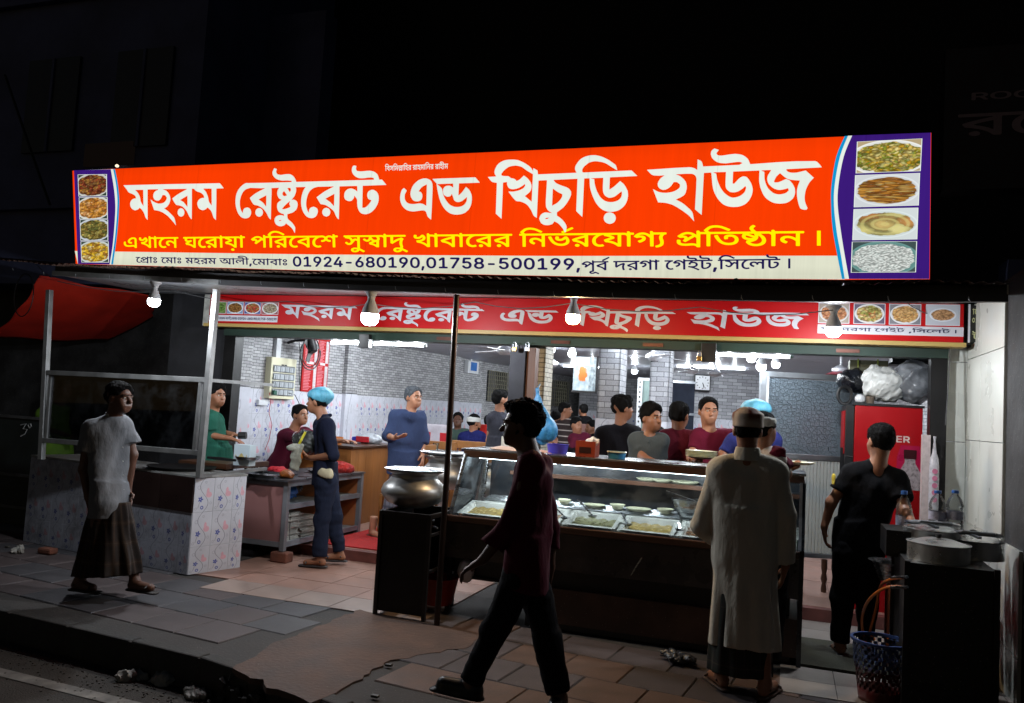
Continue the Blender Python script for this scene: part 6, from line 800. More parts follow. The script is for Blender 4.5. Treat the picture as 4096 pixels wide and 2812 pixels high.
for q,r in zip(BP_,BP_[1:]):
    h=lambda p,dz:(p[0],p[1],p[2]+dz)
    MB().bar(h(q,.022),h(r,.022),.045,.042).build('front_rail',ALUD if q is BP_[0] else DB,aw); MB().bar((q[0],q[1]+.03,q[2]+.075),(r[0],r[1]+.03,r[2]+.075),.04,.06).build('front_beam',DB,aw)
for s in (.12,.3,.5,.68,.86): q=edge_pt(s,-.04,.08); MB().bar(q,(q[0]+.06,7.25,2.72),.03,.03).build('rafter',DB,aw)
for i in range(20):  # roofing hooks under the sheet edge
    q=edge_pt((i+.5)/20,-.075,-.03); MB().tube([q,q+np.array([.004,0,-.02]),q+np.array([.01,0,-.03])],.0022,5).build('hook',ALU,aw)
fz=lambda s:pl_at(BP_,BX,BX[0]+(BX[-1]-BX[0])*(s-.06)/.94)*[0,1,1]+[BX[0]+(BX[-1]-BX[0])*(s-.06)/.94,.03,.012]
for i in range(9):
    a=fz(.06+.94*i/9); b=fz(.06+.94*(i+1)/9-.0006); ya=7.2
    MB().add([a,b,(b[0],ya,2.63),(a[0],ya,2.63),a+[0,0,.008],b+[0,0,.008],(b[0],ya,2.638),(a[0],ya,2.638)],[(3,2,1,0),(4,5,6,7),(0,1,5,4),(1,2,6,5),(2,3,7,6),(3,0,4,7)]).build('ceiling_sheet',PVC,aw)
# posts: two aluminium ones on the tiled counter, one bare steel pole on the pavement
pa=[AY(204,1105,6.15),AY(168,1815,6.15)]; pb=[AY(872,1100,5.98),AY(798,1905,5.98)]
for a,b in ((pa[0],pa[1]),(pb[0],pb[1])):
    a=a.copy(); a[2]=2.5; MB().bar((a[0],a[1],a[2]),(b[0],b[1],.84),.05,.05).build('post',ALUD,aw,bevel=.003)
q=G(1747,2500); MB().tube([(q[0],q[1],0),(q[0]+.005,q[1],1.2),(AP(1825,1128)[0],q[1]-.02,2.42)],.0225,14).build('pole',mat('worn_dark_pole',S((60,48,44)),.35,.8,var=.5,scale=5,bmp=.3,bscale=60,stretch=(1,1,.3)),aw,True)
# ---------------------------------------------------------------- inner painted fascia
FY=7.1; fb=AY(834,1291,FY); fe=AY(3853,1372,FY); FM=Matrix.Translation((fb[0],FY,fb[2])); fs=thing('fascia_sign','printed red fascia board with white Bengali letters and dish pictures above the shop opening','shop sign',mw=FM)
FWd=fe[0]-fb[0]; FH=.30
def fl_(px,py): q=AY(px,py,FY); return q[0]-fb[0],q[2]-fb[2]
PR=mat('printed_red_film',S((172,14,18)),.42,spec=.2,var=.1,scale=2,bmp=.1,bscale=12,bd=.004); PW=mat('printed_white_film',S((205,205,212)),.25,var=.06,bmp=.03); PN=mat('printed_navy_ink',S((24,24,70)),.4,bmp=0)
MB().box((0,.0,0),(FWd,.14,FH)).build('board',PR,fs,world=False); MB().box((-.06,-.005,-.035),(FWd+.02,.16,-.002)).build('trim',YWOOD,fs,world=False)
MB().box((-.075,.0,-.03),(-.001,.15,FH)).build('end_cap',mat('flaking_cream_paint',S((176,176,170)),.5,var=.5,scale=9),fs,world=False)
zi=lambda x,y:(700+x*.3442,1150+y*.3442); zj=lambda x,y:(2900+x*.5642,1150+y*.5642)
def fpanel(nm,p0,p1,mt,lay):  # p0 bottom-left, p1 top-right in board metres
    return MB().box((p0[0],-.0015*lay,p0[1]),(p1[0],-.0015*lay+.0012,p1[1])).build(nm,mt,fs,world=False)
x0=fl_(*zi(395,400))[0]; x1=fl_(*zi(1187,430))[0]; fpanel('address_strip',(x0,.022),(x1,.085),PW,1)
lettering('address_lettering','inl',fs,PN,x0+.01,x1-.01,.034,.072,y=-.004)
LF=[([(.12,.25,.04),(.2,.35,.08),(.08,.16,.03)],(.2,.3,.1),(.12,.2,.05)),([(.25,.1,.03),(.4,.2,.05),(.15,.05,.02)],(.75,.78,.8),(.2,.3,.5)),([(.5,.05,.04),(.6,.1,.05),(.15,.4,.1)],(.75,.78,.8),(.08,.1,.3)),([(.35,.32,.2),(.5,.45,.3),(.3,.1,.12)],(.75,.78,.8),(.3,.1,.1))]
for i,(a,b) in enumerate(((405,588),(597,788),(800,992),(1003,1197))):
    a=fl_(*zi(a,335))[0]; b=fl_(*zi(b,335))[0]; fpanel('picture_border',(a,.1),(b,.225),PW,1); r=LF[i]; fpanel('dish_picture',(a+.005,.105),(b-.005,.22),food_mat(f'dish_print_{i}',r[0],r[1],r[2],.45,.45,9),2)
FW=mat('printed_white_letters',S((186,188,196)),.3,var=.1,bmp=0)
# the five words keep the spacing of the painted board
for k,(xa,xb) in zip('abcde',((1121,1425),(1500,1935),(2000,2232),(2300,2702),(2745,3235))):
    cs=np.array([p for c in _outl(WORDS[k]) for p in c],float)/900.; a=fl_(xa,1280)[0]; b=fl_(xb,1300)[0]; v0,v1=cs[:,1].min(),cs[:,1].max()
    lettering('fascia_word',k,fs,FW,a,b,.004+(v0-.30)*.385,.004+(v1-.30)*.385,y=-.002)
xa=fl_(*zj(655,350))[0]; xb=fl_(*zj(1690,380))[0]; fpanel('address_strip',(xa,.045),(xb,.118),PW,1); lettering('address_lettering','inr',fs,PN,xa+.02,xb-.05,.058,.108,y=-.004)
RF=[([(.5,.18,.06),(.6,.3,.15),(.35,.1,.04)],(.6,.6,.6),(.35,.3,.25),0,(1,1,1)),([(.5,.15,.03),(.7,.5,.2),(.25,.3,.05),(.8,.65,.35)],(.7,.7,.7),(.12,.1,.15),0,(1,1,1)),([(.6,.32,.1),(.75,.5,.22),(.5,.2,.06)],(.75,.75,.78),(.2,.2,.22),26,(1,1,1)),([(.5,.27,.12),(.55,.3,.15)],(.72,.74,.8),(.5,.52,.58),0,(1,1,1))]
for i,(a,b) in enumerate(((658,880),(908,1134),(1160,1388),(1420,1664))):
    a=fl_(*zj(a,295))[0]; b=fl_(*zj(b,295))[0]; fpanel('picture_border',(a,.128),(b,.295),PW,1); r=RF[i]; fpanel('dish_picture',(a+.006,.134),(b-.006,.289),food_mat(f'dish_print_r{i}',r[0],r[1],r[2],.44 if i<3 else .36,.44 if i<3 else .28,9,rings=r[3]),2)
MB().box((xb+.03,-.002,.0),(xb+.045,-.0005,FH)).build('edge_strip',PW,fs,world=False)
dk=mat('printed_black_film',S((20,22,20)),.3,bmp=0); fpanel('black_end',(xb+.05,.005),(xb+.125,FH-.01),dk,1); CRL=mat('printed_cream_letters',S((190,190,140)),.4,bmp=0)
for kk,z0,z1 in (('tee',.22,.28),('nums',.15,.2),('ta',.03,.09)): lettering('side_lettering',kk,fs,CRL,xb+.058,xb+.12,z0,z1,y=-.004)
MB().box((fe[0]-fb[0]+.02,.05,0.0),(fe[0]-fb[0]+.10,.2,FH)).build('end_cap',dk,fs,world=False)
MB().box((-5.8-fb[0],.16,-.02),(1.45-fb[0],.3,.4)).build('fascia_backing',PLASTER,fs,world=False)
# ---------------------------------------------------------------- right side wall, faced with marble tiles
RX=1.345
sw=MB().box((RX+.02,5.3,-.02),(RX+.2,7.55,2.66)).build('side_wall',PLASTER); so=np.array(sw.location); struct(sw)
zs=[-.02,.28,.92,1.56,2.2,2.62]
for i in range(5):
    for (ya,yb) in ((7.4,6.9),(6.897,6.2)) if i>1 else ((7.4,6.9),(6.897,6.3),(6.297,5.75)):
        MB().box((RX,yb,zs[i]+.003),(RX+.02,ya-.003,zs[i+1]-.002)).build('marble_tile',WMARB,sw,bevel=.0015)
for i in range(5): MB().box((1.2,7.385,zs[i]+.003-.02),(RX-.002,7.42,zs[i+1]-.022)).build('marble_tile',WMARB,sw,bevel=.0015)
# neighbour's dark sign box hangs in front of the wall end
nb=MB().box((RX+.03,5.9,1.24),(3.4,6.19,2.62)).build('dark_sign_box',mat('dark_box_sheet',S((30,28,28)),.5,.3,var=.4),bevel=.01); tag(nb,'large dark unlit box sign hanging at the right end of the pale side wall','sign')
MB().box((RX+.05,5.885,1.78),(3.3,5.898,1.86)).build('stripe',mat('faded_pink_stripe',S((88,50,50)),.7),nb)
# ---------------------------------------------------------------- dark surroundings
struct(MB().box((-16,9.6,-.3),(-6.3,9.9,7)).build('left_building',BLDG),None)
tb=MB().box((-9,12,2.9),(6,13,14)).build('building_above',mat('night_facade',S((24,23,28)),.9,var=.3,scale=.8)); tag(tb,'tall unlit building rising in the dark above the long sign','building')
lb=MB().box((-14,8.3,2.9),(-7.2,11.2,12)).build('neighbour_building',BLDG); tag(lb,'dark blue-grey building behind the left end of the sign','building')
DKW=mat('shut_window_dark',S((30,32,44)),.4,var=.3)
for fl in range(3):
    MB().box((-14,8.2,3.9+fl*2.9),(-7.2,8.299,4.02+fl*2.9)).build('ledge',BLDG,lb)
    for k in range(4):
        x=-13.2+k*1.55; wdw=MB().box((x,8.26,4.7+fl*2.9),(x+.9,8.298,6.0+fl*2.9)).build('window',DKW,lb); MB().box((x+.43,8.24,4.7+fl*2.9),(x+.47,8.259,6.0+fl*2.9)).build('mullion',BLDG,lb)
a=AY(478,640,8.6); MB().box((a[0]-.25,8.25,a[2]-.18),(a[0]+.55,8.298,a[2]+.12)).build('window',emit('dim_warm_window',S((14,10,8)),.8),lb)
a=AY(468,664,8.2); MB().lathe([(.001,-.02),(.02,-.01),(.025,.005),(.01,.02),(.001,.022)],a,12).build('lamp',emit('small_warm_lamp',(1,.85,.6),1.5),lb,True)
rb=MB().box((1.6,7.3,-.2),(8,7.6,3.0)).build('right_building',BLDG); struct(rb)
rs=thing('side_billboard','unlit dark billboard with faint lettering at the upper right','billboard',(1.3,6.6,2.9)); q0=AY(3770,760,6.6); q1=AY(4096,760,6.6); zt=AY(3770,200,6.6)[2]
MB().box((q0[0],6.6,q0[2]),(q0[0]+2.6,6.8,zt)).build('board',mat('dark_billboard',S((34,24,30)),.6,var=.2),rs); FT_=mat('faint_print',S((150,128,134)),.6,bmp=0)
a=AY(3885,400,6.6)
def wl_(key,x0,x1,z0,z1):
    o=lettering('faint_lettering',key,rs,FT_,x0-1.3,x1-1.3,z0-2.9,z1-2.9,y=-.004); return o
p0=AY(3885,403,6.6); p1=AY(3885,372,6.6); wl_('rocke',p0[0],p0[0]+.78,p0[2],p1[2]); p0=AY(3830,548,6.6); p1=AY(3830,420,6.6); wl_('ro',p0[0],p0[0]+1.25,p0[2],p1[2])
struct(MB().box((1.5,7.0,2.62),(5,7.3,2.66)).build('right_ledge',BLDG))
for i,(pts,lb_) in enumerate((([(230,1125,6.4),(700,1165,6.6),(1150,1205,6.9),(1480,1215,6.5)],'thin grey cable sagging under the awning ceiling from the left post to the large bulb'),([(1480,1215,6.5),(1900,1208,6.7),(2292,1212,6.1)],'thin grey cable running between the large bulb and the warm bulb'),([(2292,1214,6.1),(2800,1228,6.6),(3333,1240,6.0)],'thin grey cable running from the warm bulb to the right bulb'),([(3600,1190,6.9),(3790,1260,7.25),(3800,1420,7.25),(3782,1700,7.2)],'thin cable dropping down beside the right shutter post'),([(60,900,9.0),(120,1010,8.6),(205,1110,6.6)],'black cable reaching the left end of the awning'))):
    P_=[AY(*q) for q in pts]; P_=[P_[j]*(1-u)+P_[j+1]*u-np.array([0,0,.05*math.sin(math.pi*u)]) for j in range(len(P_)-1) for u in (0,.25,.5,.75)]+[P_[-1]]
    tag(MB().tube(P_,.004,5).build('cable',mat('grey_cable',S((70,70,72)),.5,bmp=0),None,True),lb_,'cable')
# ---------------------------------------------------------------- tiled cooking counter at the left
c0=np.array([*G(94,2163)[:2]]); c1=np.array([*G(749,2300)[:2]]); c2=np.array([*G(958,2269)[:2]]); c3=c0+(c2-c1)
CH=AY(784,1903,c1[1])[2]; lc=thing('cooking_counter','low cooking counter faced with flowered tiles at the left of the shop','counter',(c1[0],c1[1],0))
cc_=(c0+c1+c2+c3)/4; shr=lambda p,k=.012:tuple(p+(cc_-p)/np.linalg.norm(cc_-p)*k)
MB().prism([shr(c0),shr(c1),shr(c2),shr(c3)],0,CH-.02).build('body',mat('counter_masonry',S((70,70,70)),.8,var=.4),lc)
def tiles_on(a,b,mt,rows,th=.008,par=lc,skip=None,name='wall_tile',tw=.2,tr=.3,z0=0.,top=None):
    a=np.array(a);b=np.array(b); L=np.linalg.norm(b-a); an=math.atan2(b[1]-a[1],b[0]-a[0]); u=(b-a)/L; k=0; x=0
    pm=np.array(par.location)
    while x<L-.01:
        w=min(tw,L-x)
        for (za,zb) in rows:
            if skip and skip(x,za): continue
            panel(name,w-.0015,zb-za-.0015,th,mt,par,(a[0]+u[0]*x-pm[0],a[1]+u[1]*x-pm[1],za-pm[2]),an,.0012 if w>.05 else 0)
        x+=tw
top=CH-.02; rows=[(max(.0,top-.3*(i+1)),top-.3*i) for i in range(3)]; nrm=(c1-c0)/np.linalg.norm(c1-c0); nrm=np.array([nrm[1],-nrm[0]])
u01=(c1-c0)/np.linalg.norm(c1-c0); LF_=np.linalg.norm(c1-c0); xm=(G(555,2250)[0]-c0[0])/u01[0]
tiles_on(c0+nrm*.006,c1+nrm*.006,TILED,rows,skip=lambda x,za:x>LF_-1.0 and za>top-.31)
tiles_on(c1+nrm*.0+np.array([.004,.0]),c2+np.array([.004,0]),TILE,rows)
BP=mat('dark_brown_enamel_panel',S((46,32,30)),.3,.1,var=.3,scale=3)
for i,(s0,s1) in enumerate(((LF_-1.0,LF_-.42),(LF_-.415,LF_-.004))): a=c0+u01*s0+nrm*.012; b=c0+u01*s1+nrm*.012; panel('cover_panel',np.linalg.norm(b-a),.30,.012,BP,lc,(a[0]-c1[0],a[1]-c1[1],top-.302),math.atan2(u01[1],u01[0]))
MB().prism([tuple(p+(p-cc_)/np.linalg.norm(p-cc_)*.012) for p in (c0,c1,c2,c3)],CH-.018,CH).build('top_slab',mat('worn_marble_slab',S((150,150,148)),.4,var=.4,scale=6),lc)
MB().lathe([(.26,CH+.002),(.3,CH+.02),(.31,CH+.03),(.3,CH+.028),(.001,CH+.012)],(-5.35,6.35,0),28).build('griddle',DSTEEL,lc,True)
# aluminium window frame standing on the counter, with glass
fr=thing('window_frame','aluminium frame with a dark glass pane standing on the left tiled counter','window frame',(pa[1][0],pa[1][1],CH))
def rail(p,q,w=.045,nm='rail'): MB().bar(p,q,w,w).build(nm,ALUD,fr,bevel=.003)
def fp(px,py,t): 
    y=6.15+(5.98-6.15)*t; return AY(px,py,y)
r1=[fp(190,1490,0),fp(828,1520,1)]; r2=[fp(170,1760,0),fp(800,1812,1)]; rail(*r1); rail(*r2)
MB().bar((r1[1][0]-.06,r1[1][1],r1[1][2]),(r2[1][0]-.06,r2[1][1],r2[1][2]),.03).build('stile',ALUD,fr); MB().bar((r1[0][0]+.05,r1[0][1],r1[0][2]),(r2[0][0]+.05,r2[0][1],r2[0][2]),.03).build('stile',ALUD,fr)
GLS=glass('sooty_glass',(.5,.5,.52),.8,.02); GL2=glass('clear_glass',(.93,.96,.96),2.2,.13)
a,b,c,d=r1[0]+[.06,0,-.02],r1[1]+[-.07,0,-.02],r2[1]+[-.07,0,.02],r2[0]+[.06,0,.02]
MB().add([a,b,c,d,a+[0,.004,0],b+[0,.004,0],c+[0,.004,0],d+[0,.004,0]],[(0,3,2,1),(4,5,6,7),(0,1,5,4),(1,2,6,5),(2,3,7,6),(3,0,4,7)]).build('pane',GLS,fr)
MB().bar(pb[1]+[.0,.03,0],(pb[1][0]+.03,6.9,CH+.02),.03).build('rail',ALUD,fr); MB().bar((r1[1][0],r1[1][1]+.03,r1[1][2]),(r1[1][0]+.03,6.9,r1[1][2]),.03).build('rail',ALUD,fr)
# work board behind
wbp=AD(810,1840,7.6); wb=thing('work_board','dark wooden work board beside the green-shirted cook','table',(wbp[0],wbp[1]+.1,.08))
MB().box((wbp[0]-.5,6.62,.86),(wbp[0]+.06,7.3,.91)).build('top',DWOOD,wb)
for x in (-.45,.03):
    for y in (6.66,7.24): MB().bar((wbp[0]+x,y,.0),(wbp[0]+x,y,.86),.04).build('leg',DSTEEL,wb)
# ---------------------------------------------------------------- shelf unit with the pink panel
sn=G(1113,2250,.0); su=thing('shelf_unit','grey framed serving shelf with a pink side panel and open shelves','shelf',(sn[0],sn[1],0)); GF=mat('grey_painted_frame',S((128,130,136)),.4,.3,var=.2); PK=mat('pinkish_laminate_panel',S((142,100,98)),.5,var=.1,scale=3)
SX,SY=sn[0],6.93; SW=.62; SDp=1.45; SZ=AY(1135,1925,SY)[2]; bz=.1
for x,y in ((SX,SY),(SX-SW,SY),(SX,SY+SDp),(SX-SW,SY+SDp)): MB().bar((x,y,bz-.0),(x,y,SZ),.05).build('leg',GF,su,bevel=.002)
for z in (SZ-.025,.52,.16):
    MB().bar((SX,SY,z),(SX,SY+SDp,z),.035,.05).build('rail',GF,su)
    if z!=.52: MB().bar((SX-SW,SY,z),(SX,SY,z),.035,.05).build('rail',GF,su)
    MB().box((SX-SW,SY,z-.012),(SX-.02,SY+SDp,z+.01)).build('shelf',mat('pale_shelf_board',S((150,152,150)),.5,var=.2),su)
MB().box((SX-SW+.03,SY-.012,.17),(SX-.03,SY+.004,SZ-.05)).build('front_panel',PK,su); MB().box((SX-SW-.01,SY,.15),(SX-SW,SY+SDp,SZ-.05)).build('back_panel',PK,su); MB().box((SX-SW+.02,SY+SDp-.01,.1),(SX-.02,SY+SDp,SZ-.05)).build('end_panel',mat('orange_brown_panel',S((168,104,64)),.5,var=.12),su)
MB().box((SX-SW,SY+.85,.17),(SX-.02,SY+.862,SZ-.05)).build('divider',MC['orange_brown_panel'],su)
MB().box((SX-SW-.03,SY-.06,SZ),(SX+.04,SY+SDp+.03,SZ+.018)).build('top',mat('worn_zinc_top',S((110,112,118)),.3,.7,var=.35),su)
for n,(x,y) in enumerate(((SX,SY),(SX-SW,SY))): tag(MB().box((x-.09,y-.07,0),(x+.09,y+.06,.095)).build('brick',mat('old_red_brick',S((112,66,50)),.9,var=.4,scale=9,bmp=.8,bscale=60,bd=.006),bevel=.012),('loose brick under the near right leg of the grey shelf unit','loose brick under the left front leg of the grey shelf unit')[n],'brick')
def blob(name,c,r,mt,label,cat,wr=.012,f=16,squash=(1,1,1),parts=3,group=None,seed=0,res=.014,knot=0):
    """a soft bag or bundle"""
    rr=np.random.default_rng(seed+31); F=Flesh(np.array(c)-np.array(squash)*r*1.5,np.array(c)+np.array(squash)*r*1.5+[0,0,knot],res)
    for i in range(parts):
        o=(rr.uniform(-.35,.35,3)*r*np.array(squash)) if i else np.zeros(3); F.ell(np.array(c)+o,((1,0,0),(0,1,0),(0,0,1)),np.array(squash)*r*(1 if i==0 else .75),.04)
    if knot: F.cap(np.array(c)+[0,0,r*squash[2]*.8],np.array(c)+[0,0,r*squash[2]*.8+knot],.02,.03,.03)
    F.wrinkle(wr*.8,f,(1,1,1),seed,'bag' in name or 'bag' in (cat or '')); F.wrinkle(wr*.45,f*2.6,(1,1,1),seed+5,True); F.cut((0,0,c[2]-r*squash[2]*.98),(0,0,-1)); o=F.build(name,mt,None); me=o.data; n=len(me.vertices); co=np.empty(n*3); me.vertices.foreach_get('co',co); co=co.reshape(-1,3)
    o.location=(c[0],c[1],co[:,2].min()); co-=np.array(o.location); me.vertices.foreach_set('co',co.ravel()); return tag(o,label,cat,group)
BBAG=mat('blue_plastic_film',S((30,90,160)),.25,var=.35,scale=12,bmp=.6,bscale=40,bd=.01); WBAG=mat('cloudy_plastic_film',S((170,174,180)),.22,var=.25,scale=9,bmp=.6,bscale=35,bd=.01); KBAG=mat('black_plastic_film',S((18,20,26)),.25,var=.35,scale=12,bmp=.6,bscale=40,bd=.01)
blob('plastic_bag',(SX-.2,SY+.25,.62),.13,BBAG,'blue plastic bag on the middle shelf of the grey shelf unit','bag',.012,26,(1,1.1,.6),seed=1); blob('plastic_bag',(SX-.22,SY+.38,.66),.13,KBAG,'black plastic bag behind the blue one on the middle shelf','bag',.012,26,(1,1.1,.7),seed=2)
blob('cloth_bundle',(SX-.18,SY+1.05,.58),.1,WBAG,'crumpled pale wrapping on the middle shelf right of the server','bundle',.01,30,(1,1.4,.55),seed=3); blob('plastic_bag',(SX-.15,SY+.98,.26),.12,mat('teal_plastic_film',S((40,150,160)),.3,bmp=.5),'teal plastic bag on the bottom shelf near the wood counter','bag',.01,30,(1,1,.55),seed=4)
PAP=mat('stacked_newsprint',S((150,148,140)),.85,var=.4,scale=10,bmp=.4)
for k,(dx,dy,n,lb_) in enumerate(((-.12,.16,17,'taller stack of folded newspapers on the bottom shelf at its near end'),(-.14,.48,13,'lower stack of folded newspapers on the bottom shelf behind the server'))):
    t=thing('newspaper_stack',lb_,'newspapers',(SX+dx,SY+dy,.17))
    for i in range(n):
        a=rng.normal()*.06; M_=Matrix.Translation((SX+dx+rng.normal()*.008,SY+dy+rng.normal()*.008,.172+i*.0165))@Matrix.Rotation(a,4,'Z'); MB().box((-.1,-.14,0),(.1,.14,.0145),M_).build('newspaper',PAP,t)
    if k==0: MB().tube([(SX+dx+.105,SY+dy-.02,.17),(SX+dx+.11,SY+dy-.05,.3),(SX+dx+.104,SY+dy-.04,.45)],.003,5).build('string',DSTEEL,t)
# things on top of the shelf unit
tz=SZ+.019
tr=MB(); tr.box((SX-.55,SY-.05,tz),(SX-.12,SY+.35,tz+.006)); 
for a,b in (((SX-.55,SY-.05),(SX-.12,SY-.05)),((SX-.12,SY-.05),(SX-.12,SY+.35)),((SX-.12,SY+.35),(SX-.55,SY+.35)),((SX-.55,SY+.35),(SX-.55,SY-.05))): tr.bar((*a,tz+.015),(*b,tz+.015),.01,.025)
tag(tr.build('tray',STEEL),'flat steel tray on the near end of the shelf unit top','tray')
CHK=mat('tandoori_chicken',S((178,96,30)),.5,var=.5,scale=20,bmp=.6,bscale=60)
h=AD(1195,1815,7.85); blob('roast_chicken',(h[0],h[1],h[2]+.0),.06,CHK,'piece of golden roast chicken held over the tray','food',.008,40,(1,1,.9),seed=6,res=.008)
h=AD(1225,1845,7.8); blob('roast_chicken',(SX-.1,SY+.12,tz+.03),.05,CHK,'small reddish roast piece lying on the tray edge','food',.008,40,(1.2,1,.6),seed=7,res=.008)
q=AD(1225,1840,7.72); F=Flesh(q-.25,q+.25,.009); a=AD(1165,1790,7.72); b=AD(1180,1890,7.72); c=AD(1225,1790,7.72)
F.cap(AD(1185,1800,7.72),AD(1180,1870,7.72),.06,.035,.03,(0.3,-.95,0),.5); F.cap(AD(1150,1788,7.72),AD(1212,1782,7.72),.02,.02,.03); F.wrinkle(.007,40,(1,1,.6),2,True); o=F.build('paper_bag',mat('greasy_paper_bag',S((140,140,128)),.5,var=.3,scale=14,bmp=.7,bscale=50,bd=.006),None); tag(o,'small greasy grey paper bag being filled by the server','bag')
q=AD(1225,1770,7.95); o=blob('plastic_bag',tuple(q),.12,mat('dark_clear_plastic',S((54,56,54)),.15,var=.4,bmp=.8,bscale=40,bd=.01),'dark plastic bag with yellow print held between server and cashier','bag',.012,26,(1.1,.7,1),seed=8,res=.011)
q=AD(1205,1765,7.83); MB().tube([AD(1222,1728,7.8),AD(1205,1760,7.78),AD(1190,1790,7.8)],.012,6).build('yellow_strip',mat('yellow_print',S((190,180,40)),.4),o)
RAG=mat('red_checked_rag',S((170,40,34)),.9,var=.6,scale=22,bmp=.6,bscale=40); blob('rag',(SX-.1,SY+1.2,tz+.04),.11,RAG,'crumpled red and beige checked rag on the far end of the shelf unit','rag',.014,34,(1,1.4,.5),seed=9,res=.01)
tag(MB().lathe([(.001,0),(.13,.0),(.17,.03),(.165,.03),(.125,.006),(.001,.006)],(SX-.2,SY+.95,tz),28).build('steel_plate',STEEL,None,True),'round steel plate beside the checked rag','plate')
blob('red_cloth',(SX-.48,SY+.55,tz+.02),.08,mat('bright_red_cloth',S((180,20,34)),.8,bmp=.4),'small bright red cloth behind the steel tray','cloth',.01,30,(1.3,1,.4),seed=12,res=.01)
# teapot box and rolling stick on the work board
bp=AD(965,1838,7.9); bx=thing('teapot_box','pale cardboard box with a printed golden teapot behind the work board','box',(bp[0],bp[1],.9)); 
MB().box((bp[0]-.09,bp[1],.90),(bp[0]+.09,bp[1]+.1,1.1)).build('carton',mat('pale_blue_card',S((190,204,212)),.5,var=.06),bx)
gd=mat('printed_gold_ink',S((190,170,110)),.4,bmp=0); pr=MB(); pr.lathe([(.001,.0),(.03,.004),(.042,.02),(.03,.04),(.018,.046),(.02,.052),(.001,.07)],(0,0,0),18,(1,.06)); pr.tube([(-.04,0,.02),(-.06,0,.035),(-.068,0,.05)],.004,5); pr.tube([(.038,0,.015),(.055,0,.03),(.062,0,.055)],.004,5); pr.v=[(bp[0]+x,bp[1]-.003+y*.5,.95+z) for x,y,z in pr.v]; pr.build('printed_teapot',gd,bx,True)
a=AD(830,1830,7.5); b=AD(945,1842,7.5); tag(MB().tube([a,a*.5+b*.5,b],[.012,.016,.01],8).build('spatula',BLACK,None,True),'long black handled spatula lying on the work board','spatula')
tag(MB().lathe([(.001,0),(.1,0),(.12,.03),(.115,.03),(.095,.005),(.001,.005)],AD(990,1838,7.9)-[0,0,.0],24).build('steel_dish',STEEL,None,True),'shallow steel dish between the teapot box and the tray','dish')
# ---------------------------------------------------------------- cash counter
wc=thing('cash_counter','long varnished wooden cash counter behind the shelf unit','counter',(-4.88,9,.08)); wy0,wy1=8.62,9.75; wx=-4.86; wz=AY(1358,1777,8.8)[2]
i=0; y=wy0
while y<wy1-.02: MB().box((wx-.02,y,.1),(wx,y+.182,wz-.03)).build('board',WOOD,wc); y+=.185
x=wx-.75
MB().box((wx-.75,wy0,.1),(wx-.021,wy0+.02,wz-.03)).build('end_board',WOOD,wc); MB().box((wx-.8,wy0-.04,wz-.03),(wx+.04,wy1+.03,wz)).build('top',DWOOD,wc,bevel=.006)
q=AD(1372,1765,9.3); o=MB().lathe([(.001,0),(.08,0),(.1,.09),(.093,.09),(.075,.008),(.001,.008)],(wx-.3,wy0+.12,wz),20).build('basket',mat('orange_wicker',S((200,120,60)),.6,var=.3,scale=20,bmp=.5),None,True); tag(o,'small orange basket on the cash counter beside the server','basket')
q=AD(1500,1745,9.6); o=blob('carrier_bag',(wx-.25,wy1-.3,wz+.05),.13,WBAG,'white carrier bag with blue and red print on the cash counter','bag',.012,24,(1.5,1.1,.55),seed=14)
MB().box((wx-.32,wy1-.47,wz+.02),(wx-.14,wy1-.455,wz+.09)).build('print_patch',mat('red_bag_print',S((190,30,40)),.4),o)
MB().box((wx-.38,wy1-.46,wz+.03),(wx-.325,wy1-.45,wz+.08)).build('print_patch',mat('blue_bag_print',S((40,50,170)),.4),o)
tag(MB().box((wx-.5,wy1-.75,wz),(wx-.2,wy1-.55,wz+.02)).build('ledger',mat('dark_ledger_cover',S((60,62,70)),.4),bevel=.004),'flat grey ledger lying on the cash counter','book')
# ---------------------------------------------------------------- glass display counter
X0=-2.47; X1=.10; Y0=5.88; YB=6.62; ZL=.76; DC=thing('display_counter','long glass fronted food display counter with a steel top and dark base','display counter',(-1.2,5.88,0))
zt1=AY(2350,1837,6.1)[2]; zt0=AY(2350,1866,6.1)[2]; xl=AY(1853,1830,6.1)[0]
DGP=mat('dark_smoked_panel',S((84,78,76)),.3,.2,var=.5,scale=3,bmp=.2,bscale=20,stain=.7); DG2=mat('dark_enamel_base',S((88,62,52)),.4,.1,var=.6,scale=3,bmp=.3,bscale=20,stain=.8)
MB().box((X0+.0,Y0+.03,.44),(X1,YB,ZL-.055)).build('upper_panel',DGP,DC); MB().box((X0+.0,Y0+.0,ZL-.05),(X1,Y0+.05,ZL)).build('front_ledge',DWOOD,DC,bevel=.006)
MB().box((X0+.05,Y0+.14,.30),(X1-.05,YB-.05,.44)).build('recess',BLACK,DC); MB().box((X0+.7,Y0+.06,.05),(X1,YB,.30)).build('lower_panel',DG2,DC); MB().box((X0+.75,Y0+.1,.0),(X1-.04,YB-.05,.05)).build('plinth',BLACK,DC)
MB().box((X0+.02,Y0+.1,.28),(X0+.7,YB,.30)).build('low_shelf',DSTEEL,DC)
for x in (X0+.03,X0+.68): MB().bar((x,Y0+.1,0),(x,Y0+.1,.44),.035).build('leg',DSTEEL,DC)
MB().box((X0+.02,Y0+.05,ZL-.05),(X1,YB,ZL-.03)).build('deck',STEEL,DC)
MB().box((xl,6.1,zt0),(X1+.02,6.13,zt1)).build('top_band',DWOOD,DC,bevel=.004); MB().box((xl-.02,6.1,zt1-.004),(X1+.03,YB+.03,zt1+.012)).build('steel_top',STEEL,DC,bevel=.004)
MB().box((xl,6.131,zt0+.01),(X1+.02,YB,zt1-.005)).build('top_core',DSTEEL,DC)
